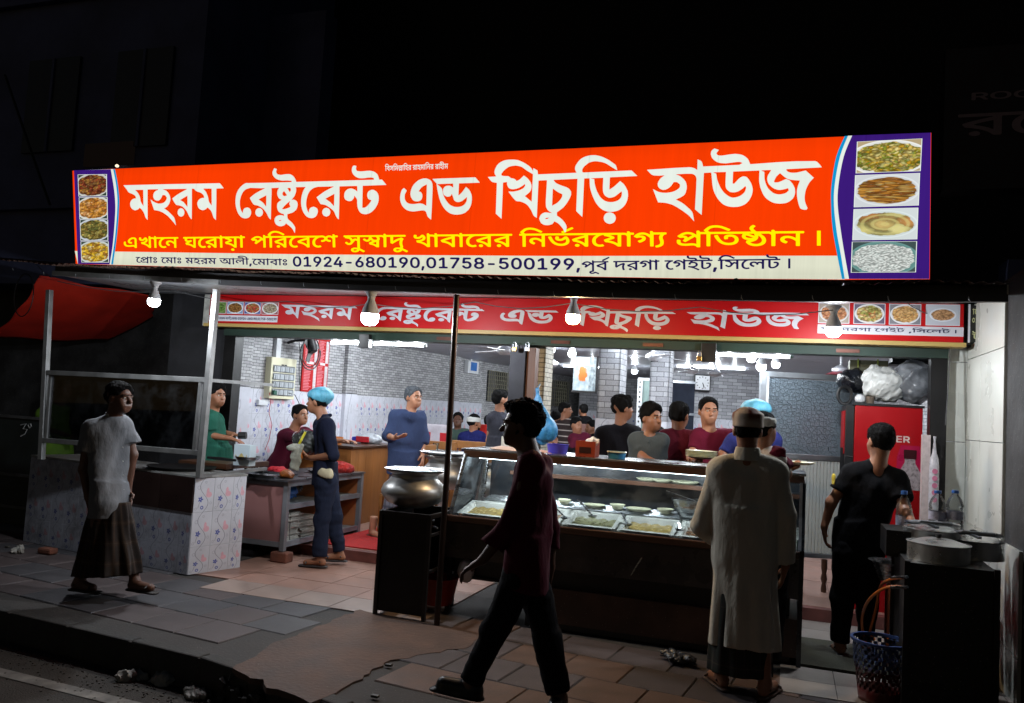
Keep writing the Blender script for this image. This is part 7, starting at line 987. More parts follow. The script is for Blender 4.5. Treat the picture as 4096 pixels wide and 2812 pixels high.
MB().box((X0+.1,YB-.03,ZL),(X1,YB,zt0+.01)).build('back_wall',mat('scratched_dark_back',S((34,38,44)),.35,.2,var=.45,scale=6,bmp=.3,bscale=30),DC)
MB().box((X0+.35,YB-.26,1.08),(X1,YB-.03,1.095)).build('glass_shelf',STEEL,DC); MB().box((X0+.35,YB-.27,1.068),(X1,YB-.262,1.1)).build('shelf_edge',DWOOD,DC)
# sloping front glass and rounded end glass with its metal outline
MB().add([(X0+.04,Y0+.03,ZL),(X1,Y0+.03,ZL),(X1,6.105,zt0),(xl+.03,6.105,zt0)]+[(X0+.04,Y0+.036,ZL),(X1,Y0+.036,ZL),(X1,6.111,zt0),(xl+.03,6.111,zt0)],[(0,1,2,3),(7,6,5,4),(0,4,5,1),(1,5,6,2),(2,6,7,3),(3,7,4,0)]).build('front_glass',GL2,DC)
MB().add([(X0+.02,Y0+.05,ZL),(X0+.02,YB-.02,ZL),(xl+.02,YB-.02,zt0),(xl+.02,6.12,zt0),(X0+.026,Y0+.05,ZL),(X0+.026,YB-.02,ZL),(xl+.026,YB-.02,zt0),(xl+.026,6.12,zt0)],[(0,1,2,3),(7,6,5,4),(0,4,5,1),(1,5,6,2),(2,6,7,3),(3,7,4,0)]).build('end_glass',GL2,DC)
MB().tube([(X0+.03,Y0+.035,ZL),(xl+.02,6.1,zt0+.02)],.016,8).build('front_upright',STEEL,DC); MB().tube([(X0+.03,YB-.01,ZL),(xl+.02,YB-.01,zt0+.02)],.016,8).build('rear_upright',STEEL,DC)
MB().bar((X1,Y0+.03,ZL),(X1,6.105,zt0),.02,.03).build('front_upright',ALU,DC); MB().box((X1+.0,Y0+.03,.0),(X1+.03,YB,ZL)).build('end_panel',mat('black_marbled_panel',S((30,34,40)),.3,var=.6,scale=6),DC)
MB().add([(X1+.001,Y0+.03,ZL),(X1+.001,YB,ZL),(X1+.001,YB,zt0),(X1+.001,6.11,zt0),(X1+.03,Y0+.03,ZL),(X1+.03,YB,ZL),(X1+.03,YB,zt0),(X1+.03,6.11,zt0)],[(0,1,2,3),(7,6,5,4),(0,4,5,1),(1,5,6,2),(2,6,7,3),(3,7,4,0)]).build('end_panel',MC['black_marbled_panel'],DC)
for a,b in ((xl+.12,xl+.75),(xl+.80,X1-.15)): MB().box((a,6.14,zt0-.006),(b,6.165,zt0+.004)).build('strip_light',glow('case_strip_light',(.82,.92,1.),5),DC); [lamp('strip_lamp',(a+(b-a)*(k_+.5)/4,6.16,zt0-.012),5.5,(.85,.94,1.),.008,DC) for k_ in range(4)]
# a splash of white dents on the base for wear
MB().tube([(-.95,Y0+.028,.6),(-.99,Y0+.026,.53),(-1.02,Y0+.028,.47)],.006,5).build('scratch',STEEL,DC)
PANM=mat('pale_steel_pan',S((205,206,200)),.3,.35,var=.15,bmp=.1)
MB().add([(X0+.03,5.94,ZL-.055),(X1,5.94,ZL-.055),(X1,YB-.04,ZL+.08),(X0+.1,YB-.04,ZL+.08)]+[(X0+.03,5.94,ZL-.065),(X1,5.94,ZL-.065),(X1,YB-.04,ZL+.07),(X0+.1,YB-.04,ZL+.07)],[(0,1,2,3),(7,6,5,4),(0,4,5,1),(1,5,6,2),(2,6,7,3),(3,7,4,0)]).build('sloping_deck',PANM,DC)
# pans set into the deck
PANX=[-2.2,-1.78,-1.36,-.94,-.52,-.12]
FOODM=[mat('yellow_curry',S((150,128,72)),.25,var=.5,scale=25,bmp=.4),mat('brown_gravy',S((104,74,50)),.25,var=.5,scale=25,bmp=.5),mat('green_veg',S((112,110,78)),.3,var=.5,scale=30,bmp=.5)]
for i,x in enumerate(PANX):
    t=thing('food_pan',['yellow curry in a rectangular steel pan','brown gravy in a rectangular steel pan','green vegetables in a rectangular steel pan'][i%3]+[' at the far left end of the display case',' second from the left in the display case',' left of the display case middle',' right of the display case middle',' beside the curry bowl in the display case',' at the right end of the display case'][i],'food pan',(x,Y0+.24,ZL-.03),group='food pans in the display case'); M=MB(); w,d,h_=.2,.17,.045
    cx,cy_,z=x,Y0+.23,ZL+.012
    sl_=lambda q:(q[0],q[1],q[2]+max(0,q[1]-5.93)*.2)
    M.add([(cx-w,cy_-d,z),(cx+w,cy_-d,z),(cx+w,cy_+d,z),(cx-w,cy_+d,z),(cx-w+.03,cy_-d+.03,z),(cx+w-.03,cy_-d+.03,z),(cx+w-.03,cy_+d-.03,z),(cx-w+.03,cy_+d-.03,z),(cx-w+.05,cy_-d+.05,z-h_),(cx+w-.05,cy_-d+.05,z-h_),(cx+w-.05,cy_+d-.05,z-h_),(cx-w+.05,cy_+d-.05,z-h_)],[(0,1,5,4),(1,2,6,5),(2,3,7,6),(3,0,4,7),(4,5,9,8),(5,6,10,9),(6,7,11,10),(7,4,8,11),(8,9,10,11)]); M.v=[sl_(q) for q in M.v]; M.build('pan',PANM,t)
    MB().grid(lambda u,v:sl_((cx-w+.045+u*(2*w-.09),cy_-d+.045+v*(2*d-.09),z-.034+.006*math.sin(u*23+i)*math.sin(v*17))),14,10).build('food',FOODM[i%3],t,True)
RK=thing('wire_rack','wire rack shelf behind the food pans in the display case','rack',(-1.2,6.45,ZL+.09))
for i_ in range(7): MB().tube([(X0+.12,6.36+i_*.035,ZL+.085+i_*.004),(X1-.02,6.36+i_*.035,ZL+.085+i_*.004)],.004,5).build('rod',STEEL,RK)
def ladle(p,q,label):
    p=np.array(p);q=np.array(q); t=thing('ladle',label,'ladle',tuple(q)); MB().bar(p,q,.018,.004).build('handle',STEEL,t); MB().lathe([(.001,-.02),(.025,-.014),(.035,0),(.033,0),(.001,-.016)],q,16).build('bowl',STEEL,t,True)
for a,b,lb_ in (((2310,1998),(2370,2062),'slanting ladle right of the dark passer-by in the display case'),((2200,2010),(2260,2068),'short ladle behind the dark passer-by in the display case'),((2485,2050),(2510,2095),'upright bright ladle in the middle pan of the display case'),((2715,2090),(2720,2115),'ladle next to the robed customer in the display case')): ladle(AY(*a,6.12),AY(*b,6.08),lb_)
def dish(name,c,r,h_,mt,label,cat,foodm=None,group=None,flat=False):
    t=thing(name,label,cat,tuple(c),group=group); prof=[(.001,.002),(r*.55,0),(r*.6,.004),(r,h_),(r*1.0,h_+.003),(r*.95,h_),(r*.55,.008),(.001,.008)] if not flat else [(.001,.002),(r*.6,0),(r*.8,.006),(r,h_),(r,h_+.002),(r*.8,.01),(.001,.006)]
    MB().lathe(prof,c,32).build('bowl' if not flat else 'plate_body',mt,t,True)
    if foodm: MB().lathe([(.001,h_*.7),(r*.5,h_*.72),(r*.86,h_*.6)],c,20,wob=.03).build('food',foodm,t,True)
    return t
for px,py,r,h_,lb_,fm,fl2 in ((2255,2005,.055,.035,'small cream bowl of yellow curry nearest the dark passer-by',0,0),(2375,2022,.085,.018,'cream plate left of three bowls on the display case deck',None,1),(2468,2028,.06,.035,'cream bowl between two plates on the display case deck',1,0),(2552,2040,.1,.02,'wide cream plate with a red pattern on the display case deck',None,1),(2660,2045,.065,.035,'cream bowl beside the big steel bowl of curry',1,0)):
    p=AY(px,py,6.4); dish('bowl' if not fl2 else 'plate',(p[0],6.42,ZL+.105),r,h_,PORC,lb_,'bowl' if not fl2 else 'plate',FOODM[fm] if fm is not None else None,flat=fl2)
for px,py,r,lb_ in ((2590,1905,.085,'plate of food at the left end of the upper case shelf'),(2650,1908,.08,'second plate on the upper case shelf'),(2740,1918,.11,'wide plate on the upper case shelf beside the robed customer')):
    p=AY(px,py,6.5); dish('plate',(p[0],6.48,1.096),r,.02,PORC,lb_,'plate',FOODM[2] if r<.1 else None,flat=True)
p=AY(2755,2040,6.33); t=dish('steel_bowl',(p[0],6.4,ZL+.1),.14,.13,STEEL,'large round steel bowl of brown curry in the display case','bowl',FOODM[1]); MB().bar((p[0]-.17,6.3,ZL+.29),(p[0]+.05,6.33,ZL+.23),.012,.004).build('spoon',STEEL,t)
# on the counter top
ztt=zt1+.013
p=AY(2050,1800,6.3); q=MB().grid(lambda u,v:(p[0]-.17+u*.42,6.2+v*.3,ztt+.004+.012*math.sin(u*3+1)*v+.03*(u-.5)**2),10,8).build('newsprint_sheets',mat('brownish_paper',S((186,160,146)),.8,var=.15),None,True); so_=q.modifiers.new('thick','SOLIDIFY'); so_.thickness=.004; tag(q,'loose brownish paper sheets on the left end of the display counter top','paper')
p=AY(2172,1800,6.4); o=MB().grid(lambda u,v:(p[0]-.1+u*.2,6.3+v*.2,ztt+.004+.01*math.sin(u*5)*v),8,6).build('paper',mat('folded_reddish_paper',S((190,150,140)),.8,var=.3),None,True); so_=o.modifiers.new('thick','SOLIDIFY'); so_.thickness=.01; tag(o,'small folded pinkish papers right of the dark passer-by','paper')
tb_=thing('tissue_box','open orange-brown tissue box with white tissues on the display counter','tissue box',(0,0,0)); a=AY(2300,1830,6.15); b=AY(2378,1835,6.15); zt_=AY(2300,1762,6.15)[2]; tb_.location=(a[0],6.15,ztt); OB=mat('orange_brown_carton',S((140,52,26)),.4,var=.25,scale=7)
w_=b[0]-a[0]
for lo,hi in (((0,0,0),(w_,.004,zt_-ztt)),((0,.15,0),(w_,.154,zt_-ztt)),((0,.004,0),(.004,.15,zt_-ztt)),((w_-.004,.004,0),(w_,.15,zt_-ztt)),((.004,.004,0),(w_-.004,.15,.01))): MB().box(lo,hi).build('carton_side',OB,tb_,world=False)
MB().box((.03,-.002,.03),(w_-.03,-.0005,.075)).build('print_mark',mat('dark_print',S((50,20,14)),.4),tb_,world=False)
o=blob('t',(0,0,0),.032,mat('white_tissue',S((205,205,210)),.8,bmp=.4),None,'x',.01,50,(1.1,.5,1.0),seed=20,res=.005); o.name='tissue'; o.parent=tb_; o.location=(w_-.04,.06,zt_-ztt-.05); del o['category']
def tub(px0,px1,py,Yd,h_,mt,label,rim=None):
    a=AY(px0,py,Yd); b=AY(px1,py,Yd); r=(b[0]-a[0])/2; c=((a[0]+b[0])/2,Yd+r*.6,ztt); t=thing('plastic_tub',label,'tub',c); MB().lathe([(.001,0),(r*.86,0),(r,h_),(r*1.04,h_),(r*.97,h_-.004),(r*.84,.006),(.001,.006)],c,28,(1,.75)).build('tub_body',mt,t,True)
    if rim: MB().lathe([(r*.98,h_-.004),(r*1.06,h_-.002),(r*1.06,h_+.006),(r*.9,h_+.006)],c,28,(1,.75)).build('rim',rim,t,True)
tub(2180,2266,1805,6.3,.075,mat('violet_blue_plastic',S((70,66,190)),.3,bmp=0),'violet-blue oval plastic tub on the display counter top'); tub(2424,2500,1827,6.2,.05,mat('light_blue_plastic',S((70,150,200)),.3,bmp=0),'light blue oval tub with a cream rim beside the tissue box',PORC)
# blue bag hanging from the middle post
A_=[AY(*q,7.22) for q in ((2149,1560),(2152,1605),(2163,1660),(2172,1715),(2168,1762))]; F=Flesh(np.min(A_,0)-.2,np.max(A_,0)+.2,.008)
for i,(ra_,rb_) in enumerate(((.006,.016),(.016,.06),(.06,.105),(.105,.05))): F.cap(A_[i],A_[i+1],ra_,rb_,.04,(0,1,0),.75)
F.cap(A_[3]-[.03,0,0],A_[3]+[.05,0,-.01],.1,.08,.04); F.wrinkle(.007,34,(1,1,.5),22); F.wrinkle(.004,80,(1,1,.4),3); o=F.build('hanging_bag',mat('sky_blue_plastic_film',S((70,150,214)),.3,var=.35,scale=14,bmp=.8,bscale=30,bd=.012),None)
tag(o,'translucent sky-blue plastic bag hanging from the middle shutter post','bag'); MB().tube([A_[0],A_[0]+[.0,.08,.06]],.004,5).build('tie',MC['sky_blue_plastic_film'],o)
# ---------------------------------------------------------------- pot on the black stove box
SB=G(1500,2455); st=thing('stove_box','tall black steel stove box carrying the big pot','stove',(SB[0],SB[1],0)); x0,x1,y0,y1=SB[0],SB[0]+.40,5.67,6.2; zt_=.77
MB().box((x0+.01,y0,.03),(x1-.02,y0+.012,zt_-.02)).build('front_plate',DSTEEL,st); MB().box((x0,y0+.013,.03),(x0+.012,y1,zt_-.02)).build('side_plate',DSTEEL,st); MB().box((x0+.02,y1-.012,.03),(x1,y1,zt_-.02)).build('back_plate',DSTEEL,st)
for a,b in (((x0,y0),(x0,y0)),((x1,y0),(x1,y0)),((x0,y1),(x0,y1)),((x1,y1),(x1,y1))): MB().bar((*a,0),(*a,zt_),.028).build('leg',mat('worn_black_angle_iron',S((48,46,48)),.4,.6,var=.4),st)
for a,b in (((x0,y0),(x1,y0)),((x1,y0),(x1,y1)),((x1,y1),(x0,y1)),((x0,y1),(x0,y0))): MB().bar((*a,zt_-.01),(*b,zt_-.01),.03).build('top_rail',MC['worn_black_angle_iron'],st)
for z in (.62,.35): MB().bar((x1,y0,z),(x1,y1,z),.02).build('side_rail',MC['worn_black_angle_iron'],st)
MB().lathe([(.05,.66),(.1,.67),(.1,.69),(.05,.7)],(x0+.2,y0+.3,0),20).build('burner',DSTEEL,st,True); MB().tube([(x1+.02,y0+.1,.67),(x0+.2,y0+.3,.66)],.01,6).build('gas_pipe',STEEL,st)
pc=AY(1645,1960,5.95); PCX=pc[0]; rr_=(AY(1765,1960,5.95)[0]-AY(1525,1960,5.95)[0])/2
def handi(c,R,H,label,lid=True,mt=STEEL):
    t=thing('cooking_pot',label,'pot',tuple(c)); k=H/.28
    MB().lathe([(.001,.0),(R*.45,.004),(R*.8,.04*k),(R*.97,.09*k),(R,.125*k),(R*.93,.17*k),(R*.78,.205*k),(R*.7,.225*k),(R*.7,.25*k),(R*.86,.272*k),(R*.88,.278*k),(R*.84,.278*k),(R*.66,.25*k)],c,48).build('pot_body',mt,t,True)
    if lid: MB().lathe([(.001,.29*k),(R*.5,.288*k),(R*.8,.282*k),(R*.93,.288*k),(R*.95,.292*k),(R*.8,.287*k),(.001,.296*k)],c,48).build('lid',STEEL,t,True)
    return t
HM=mat('hammered_aluminium',S((170,168,166)),.4,.9,var=.25,scale=6,bmp=.2,bscale=40,bd=.003)
handi((PCX,6.0,.775),rr_,.29,'big shiny round-bellied cooking pot with a flat lid on the black stove box',mt=HM)
p=AD(1950,1935,7.4); handi((p[0],p[1],p[2]-.16),.19,.34,'aluminium pot seen through the left end of the display case',False,HM)
p=AD(1785,1870,7.6); handi((p[0],p[1],p[2]-.2),.24,.3,'dark aluminium pot behind the steel pole',False,HM); q=dish('steel_dish',(p[0],p[1],p[2]+.11),.26,.03,STEEL,'wide steel dish covered with foil behind the steel pole','dish',WHITE,flat=True)
p=AD(2015,1930,7.2); pp=thing('patterned_pillar','slim white pillar with a black cross-like pattern seen through the display glass','pillar',(p[0],p[1],.08)); MB().box((p[0]-.045,p[1],.08),(p[0]+.045,p[1]+.08,1.35)).build('shaft',WMARB,pp)
for i in range(5): z=.9+i*.06; MB().bar((p[0]-.03,p[1]-.003,z-.02),(p[0]+.03,p[1]-.003,z+.03),.01,.003).build('pattern_bar',BLACK,pp); MB().bar((p[0]+.03,p[1]-.0045,z-.02),(p[0]-.03,p[1]-.0045,z+.03),.01,.003).build('pattern_bar',BLACK,pp)
# things stored low between stove and display counter
blob('foam_cups',(X0+.16,5.98,.33),.07,WHITE,'stack of white foam cups on the low shelf beside the stove box','cups',.004,30,(.8,.8,1.2),seed=25,res=.008)
t=thing('plastic_tub','bright red plastic tub standing on the ground beside the stove box','tub',(X0-.06,6.0,0)); MB().lathe([(.001,.0),(.11,0),(.15,.2),(.156,.205),(.145,.2),(.1,.01),(.001,.01)],(X0-.06,6.0,0.06),28).build('tub_body',mat('red_plastic_tub',S((150,26,14)),.5,var=.3,bmp=.1),t,True)
# ---------------------------------------------------------------- stove and pots at the right edge
ga=G(3629,2249,.85); gb=G(3992,2289,.85); SOOT=mat('scorched_black_sheet',S((30,27,25)),.5,.2,stain=.6,var=.7,scale=2.5,bmp=.5,bscale=14,bd=.01); gs=thing('stove_box','broad black steel stove box at the bottom right corner','stove',(ga[0],ga[1],0)); gx1=gb[0]; gy=ga[1]; gy2=gy+.62
MB().box((ga[0],gy,.02),(gx1,gy+.012,.84)).build('front_plate',SOOT,gs); MB().box((ga[0],gy+.013,.02),(ga[0]+.012,gy2,.84)).build('side_plate',SOOT,gs); MB().box((gx1-.012,gy+.013,.02),(gx1,gy2,.84)).build('side_plate',SOOT,gs); MB().box((ga[0],gy,.84),(gx1,gy2,.85)).build('top_plate',SOOT,gs)
for x,y in ((ga[0],gy),(gx1,gy),(ga[0],gy2),(gx1,gy2)): MB().bar((x,y,0),(x,y,.86),.03).build('leg',MC['worn_black_angle_iron'],gs)
MB().box((ga[0]-.07,gy+.4,.82),(ga[0]+.1,gy+.75,.98)).build('raised_burner_box',SOOT,gs)
POTM=mat('scuffed_pot_metal',S((205,205,202)),.3,.75,var=.3,scale=8,bmp=.3,bscale=50,bd=.003)
def drum(c,R,H,label,clamp=True,lidr=1.0):
    t=thing('cooking_pot',label,'pot',tuple(c)); MB().lathe([(.001,0),(R,.0),(R,H-.01),(R*1.03,H),(R*.99,H),(R*.96,H-.02),(.001,H-.02)],c,40).build('pot_body',POTM,t,True)
    MB().lathe([(.001,H+.03),(R*.5,H+.025),(R*.9,H+.005),(R*lidr,H+.003),(.001,H-.005)],c,36).build('lid',POTM,t,True); MB().lathe([(.001,H+.06),(.02,H+.055),(.012,H+.03)],c,14).build('knob',BLACK,t,True)
    if clamp: MB().tube([(c[0]-R*.9,c[1],c[2]+H+.03),(c[0]-R*.5,c[1]-R*.8,c[2]+H+.05),(c[0]+R*.5,c[1]-R*.8,c[2]+H+.05),(c[0]+R*.9,c[1],c[2]+H+.03)],.014,8).build('handle',STEEL,t,True); MB().bar((c[0]-.04,c[1]-R*.75,c[2]+H+.045),(c[0]-.0,c[1]-R*1.1,c[2]+H+.03),.03,.012).build('latch',ALU,t)
    return t
R1=(AY(3945,2200,5.1)[0]-AY(3670,2200,5.1)[0])/2; cx=(AY(3945,2200,5.1)[0]+AY(3670,2200,5.1)[0])/2
drum((cx,gy+.22,.85),R1,.10,'low wide steel pot with a lid at the front of the right stove',False,1.05)
pL=AY(3722,2170,gy+.55); drum((pL[0],gy+.5,1.0-.1),.165,.10,'left steel pot with clamped lid behind the low pot'); pR=AY(3880,2180,gy+.5); drum((pR[0]+.02,gy+.52,.85),.17,.11,'right steel pot with clamped lid against the pale wall')
def sm(P_,n=6):
    P_=[np.array(q) for q in P_]; o=[]
    for i in range(len(P_)-1):
        a,b,c_,d=[P_[max(0,min(len(P_)-1,j))] for j in (i-1,i,i+1,i+2)]
        for k in range(n): u=k/n; o.append(.5*(2*b+(c_-a)*u+(2*a-5*b+4*c_-d)*u*u+(3*b-a-3*c_+d)*u**3))
    return o+[P_[-1]]
def bottle(c,H,R,label,liq=None,cap_=None,grp=None):
    t=thing('water_bottle',label,'bottle',tuple(c),group=grp); pr=[(.001,0),(R*.9,0),(R,.01)]
    for i in range(6): z=H*(.08+.09*i); pr+=[(R,z),(R*.93,z+H*.03),(R,z+H*.06)]
    pr+=[(R,H*.66),(R*.8,H*.78),(R*.42,H*.88),(R*.36,H*.9),(R*.36,H*.94)]
    MB().lathe(pr,c,24).build('bottle_body',glass('bottle_plastic',(.93,.95,.96),.9,.35,.1),t,True); MB().lathe([(.001,H),(R*.42,H),(R*.42,H*.93),(R*.36,H*.93)],c,16).build('cap',mat('blue_cap',S((60,110,190)),.3,bmp=0),t,True); MB().lathe([(R*1.005,H*.3),(R*1.005,H*.5)],c,24).build('label_sleeve',mat('printed_bottle_label',S((170,170,190)),.3,var=.4,scale=30,bmp=0),t,True)
b=AY(3745,2130,gy+.75); H_=.3
for k,(px,lb_) in enumerate(((3748,'left clear water bottle with blue cap behind the pots'),(3818,'right clear water bottle with blue cap against the pale wall'))): q=AY(px,2115,gy+.8); bottle((q[0],gy+.8,q[2]-.02),.27,.052,lb_,grp='water bottles behind the pots at the right')
q=AY(3613,2130,6.2); bottle((q[0],6.2,q[2]-.05),.33,.05,'tall clear water bottle beside the right hand of the man in black')
tag(MB().box((AY(3570,2140,6.3)[0],6.15,.0),(RX-.25,6.6,AY(3613,2135,6.2)[2]-.05)).build('side_cabinet',DSTEEL,bevel=.004),'black steel cabinet under the tall water bottle','cabinet')
# ---------------------------------------------------------------- perforated basket
bk=G(3515,2800); bk=(bk[0],bk[1],0); R_=.155; H_=.35; t=thing('waste_basket','round perforated plastic waste basket, red below with a blue rim','waste basket',bk)
M=MB(); n=44; rows_=13
prf=lambda z:R_*(.74+.26*z/H_)
zs_=[.0,.03,.05]+[.07+i*.0235 for i in range(rows_)]+[H_]
ring=[[(prf(z)*math.cos(2*math.pi*k/n),prf(z)*math.sin(2*math.pi*k/n),z) for k in range(n)] for z in zs_]
v=[p for r in ring for p in r]; f=[]
for i in range(len(zs_)-1):
    for k in range(n):
        if 3<=i<len(zs_)-2 and (k+i)%2==0: continue
        f.append((i*n+k,i*n+(k+1)%n,(i+1)*n+(k+1)%n,(i+1)*n+k))
M.add([(x+bk[0],y+bk[1],z) for x,y,z in v],f); o=M.build('basket_wall',None,t,True)
mm,tt,pp_=newmat('basket_two_tone'); zz=sep(tt,coord(tt,'Generated'))[2]; setin(tt,pp_,'Base Color',mix(tt,edge(.56-zz,.1),S((84,20,18)),S((70,90,140)))); pp_.inputs['Roughness'].default_value=.35; o.data.materials.append(mm); s_=o.modifiers.new('thick','SOLIDIFY'); s_.thickness=.004
MB().lathe([(R_*.99,H_-.012),(R_*1.07,H_-.008),(R_*1.08,H_+.006),(R_*.98,H_+.006),(R_*.97,H_-.01)],bk,40).build('rim',mat('blue_basket_rim',S((62,84,140)),.35,bmp=0),t,True); MB().lathe([(.001,.01),(R_*.73,.008)],bk,30).build('base',mat('red_basket_plastic',S((84,20,18)),.35,bmp=0),t)
# gas cylinder, hoses, basin
gq=G(3545,2480); gcx,gcy=gq[0],6.35; t=thing('gas_cylinder','rusty orange-brown gas cylinder standing behind the stove','gas cylinder',(gcx,gcy,0)); GCM=mat('faded_orange_paint',S((130,62,34)),.5,.2,var=.5,scale=6,bmp=.3)
MB().lathe([(.13,.0),(.13,.05),(.12,.05),(.16,.09),(.165,.12),(.165,.5),(.15,.56),(.1,.6),(.001,.61)],(gcx,gcy,0),32).build('tank',GCM,t,True); MB().lathe([(.09,.58),(.1,.6),(.1,.7),(.09,.7)],(gcx,gcy,0),20).build('collar',GCM,t,True); MB().lathe([(.001,.66),(.02,.65),(.02,.6)],(gcx,gcy,0),10).build('valve',mat('brass_valve',S((160,130,60)),.3,.9),t,True)
OH=mat('orange_rubber_hose',S((190,100,30)),.4,bmp=0)
pts=[AY(3625,2310,5.3),AY(3560,2318,5.5),AY(3520,2350,5.8),AY(3505,2430,6.0),AY(3480,2530,6.1),AY(3500,2560,6.1)]; tag(MB().tube(sm(pts),.009,8).build('gas_hose',OH,None,True),'orange gas hose dropping straight behind the left side of the stove','hose')
pts=[AY(3625,2350,5.25),AY(3545,2350,5.35),AY(3480,2395,5.6),AY(3450,2460,5.8),AY(3452,2530,5.95),AY(3475,2590,6.0)]; tag(MB().tube(sm(pts),.009,8).build('gas_hose',OH,None,True),'orange gas hose arching out furthest from the stove','hose')
pts=[AY(3600,2520,6.1),AY(3565,2540,6.1),AY(3550,2575,6.1),AY(3560,2610,6.1)]; tag(MB().tube(sm(pts),.009,8).build('gas_hose',OH,None,True),'short orange hose on the floor behind the basket','hose')
for i,yy in enumerate((2310,2350)): tag(MB().tube([AY(3565,yy,5.25),AY(3630,yy-2,5.05)],.008,8).build('gas_valve',STEEL,None,True),('upper','lower')[i]+' steel gas valve on the side of the right stove box','valve')
q=AY(3560,2262,6.0); tag(MB().lathe([(.001,-.1),(.06,-.1),(.11,.02),(.135,.03),(.105,.02),(.055,-.09),(.001,-.09)],q,28).build('basin',STEEL,None,True),'steel basin with a wide rim behind the man in black','basin')
# litter
LIT=mat('dirty_white_litter',S((150,146,140)),.7,var=.3,bmp=.5,bscale=80)
for i,(px,py,zz,r,lb_,mt_) in enumerate(((2205,2572,.004,.05,'crumpled white paper on the pavement behind the dark passer-by',LIT),(150,2560,-.2,.035,'small white and red wrapper in the gutter at the far left',LIT),(185,2590,-.2,.05,'crushed red paper cup in the gutter at the far left',mat('red_paper_cup',S((150,30,24)),.5)),(500,2720,-.2,.045,'left twisted white litter on the road beside the kerb',LIT),(545,2712,-.2,.045,'right twisted grey litter on the road beside the kerb',LIT),(660,2730,-.2,.07,'torn white plastic scrap on the road below the kerb',LIT),(780,2790,-.2,.06,'flat white scrap lying on the road at the bottom edge',LIT),(60,2210,.004,.05,'small pale scrap on the ground at the far left',LIT),(2720,2645,.004,.075,'flattened dark plastic sheet on the ground beside the robed man',mat('thin_dark_plastic',S((44,44,48)),.35,bmp=.6)))):
    g=G(px,py,zz); blob('litter',(g[0],g[1],g[2]+r*.3),r,mt_,lb_,'litter',.012,50,(1.1,.9,.45 if 'flat' not in lb_ else .2),seed=40+i,res=.007)
for i,(px,py,lb_) in enumerate(((190,2215,'broken brick lying at the foot of the tiled counter'),(30,2190,'loose stone beside the dark gutter at the far left'),(1500,2790,'small crumbled cement lump at the edge of the patch'),(1555,2665,'pebble sized cement crumb in the middle of the patch'))):
    g=G(px,py,.0); s_=.08 if i==0 else .022; tag(MB().box((g[0]-s_,g[1]-s_*.6,0),(g[0]+s_,g[1]+s_*.6,s_*.7)).build('rubble',MC['old_red_brick'] if i==0 else CONC,bevel=s_*.2),lb_,'rubble')
# crumbled kerb rubble at the patch
M=MB()
for i in range(120):
    x=-3.1+rng.random()*.9; y=along(x)+rng.normal()*.05-.02; s_=.008+rng.random()*.02; z=-.2+max(0,.16*(1-abs(y-along(x))*6))*rng.random(); a=rng.random(3)*3; M.box((-s_,-s_,-s_),(s_,s_,s_*.7),Matrix.Translation((x,y,z))@Matrix.Rotation(a[0],4,'X')@Matrix.Rotation(a[1],4,'Z'))
tag(M.build('kerb_rubble',KM),kind='stuff'); 
M=MB()
for i in range(1500):
    x=-7.5+rng.random()*7; y=along(max(-13.9,x))-.02-abs(rng.normal())*.22; s_=.002+rng.random()*.004; M.box((-s_,-s_,0),(s_,s_,s_),Matrix.Translation((x,y,-.2))@Matrix.Rotation(rng.random()*3,4,'Z'))
tag(M.build('gutter_grit',ROADM),kind='stuff')
# ---------------------------------------------------------------- lamps
def bulb(px,py,d,r,label,col=(.88,.94,1.),st=70,grp=None,hold=True,ceil=None):
    c=AD(px,py,d); t=thing('light_bulb',label,'light bulb',(c[0],c[1],c[2]),group=grp)
    MB().lathe([(.001,-r*1.05),(r*.6,-r*.95),(r*.95,-r*.55),(r,-r*.1),(r*.98,r*.25)],c,24).build('globe',glow('bulb_glow_%d'%int(col[2]*100),col,9),t,True); lamp('lamp',c,39.5*st*r*r*(.85 if st>300 else .75),col,r*.5,t)
    MB().lathe([(r*.99,r*.26),(r*.9,r*.8),(r*.55,r*1.6),(r*.42,r*1.9),(r*.42,r*2.3)],c,18).build('socket',WHITE,t,True)
    if hold: MB().lathe([(r*.45,r*2.2),(r*.6,r*2.6),(r*.95,r*2.9),(r*.95,r*3.1),(.001,r*3.1)],c,18).build('ceiling_rose',WHITE,t,True)
    return t
bulb(616,1203,7.0,.052,'small round bulb above the left tiled counter',st=900)
bulb(1480,1266,6.5,.07,'large white bulb in front of the left half of the fascia board',st=620)
bulb(2292,1268,6.0,.054,'warm glowing bulb in front of the middle of the fascia board',(1.,.68,.34),520)
bulb(3333,1318,5.9,.056,'white bulb in front of the dish pictures at the right end of the fascia',st=620)
for i,(px,py,d,lb_) in enumerate(((2205,1398,11,'half hidden inner bulb beside the first white ceiling fan rod'),(2288,1414,10.5,'bright round inner bulb left of the hanging poster'),(2537,1425,12,'tall inner bulb between the two brick columns'),(2538,1484,14,'lower inner bulb above the perforated door frame'),(3045,1465,8.5,'inner bulb above the corner of the aluminium partition'),(3103,1456,9,'longer inner bulb right of the partition corner'),(2865,1493,13,'inner bulb glowing above the wall clock'),(3005,1432,9.5,'inner bulb just under the long tube light'))):
    bulb(px,py,d,.05 if i not in (2,5) else .045,lb_,st=220,grp='bulbs inside the restaurant',hold=False)
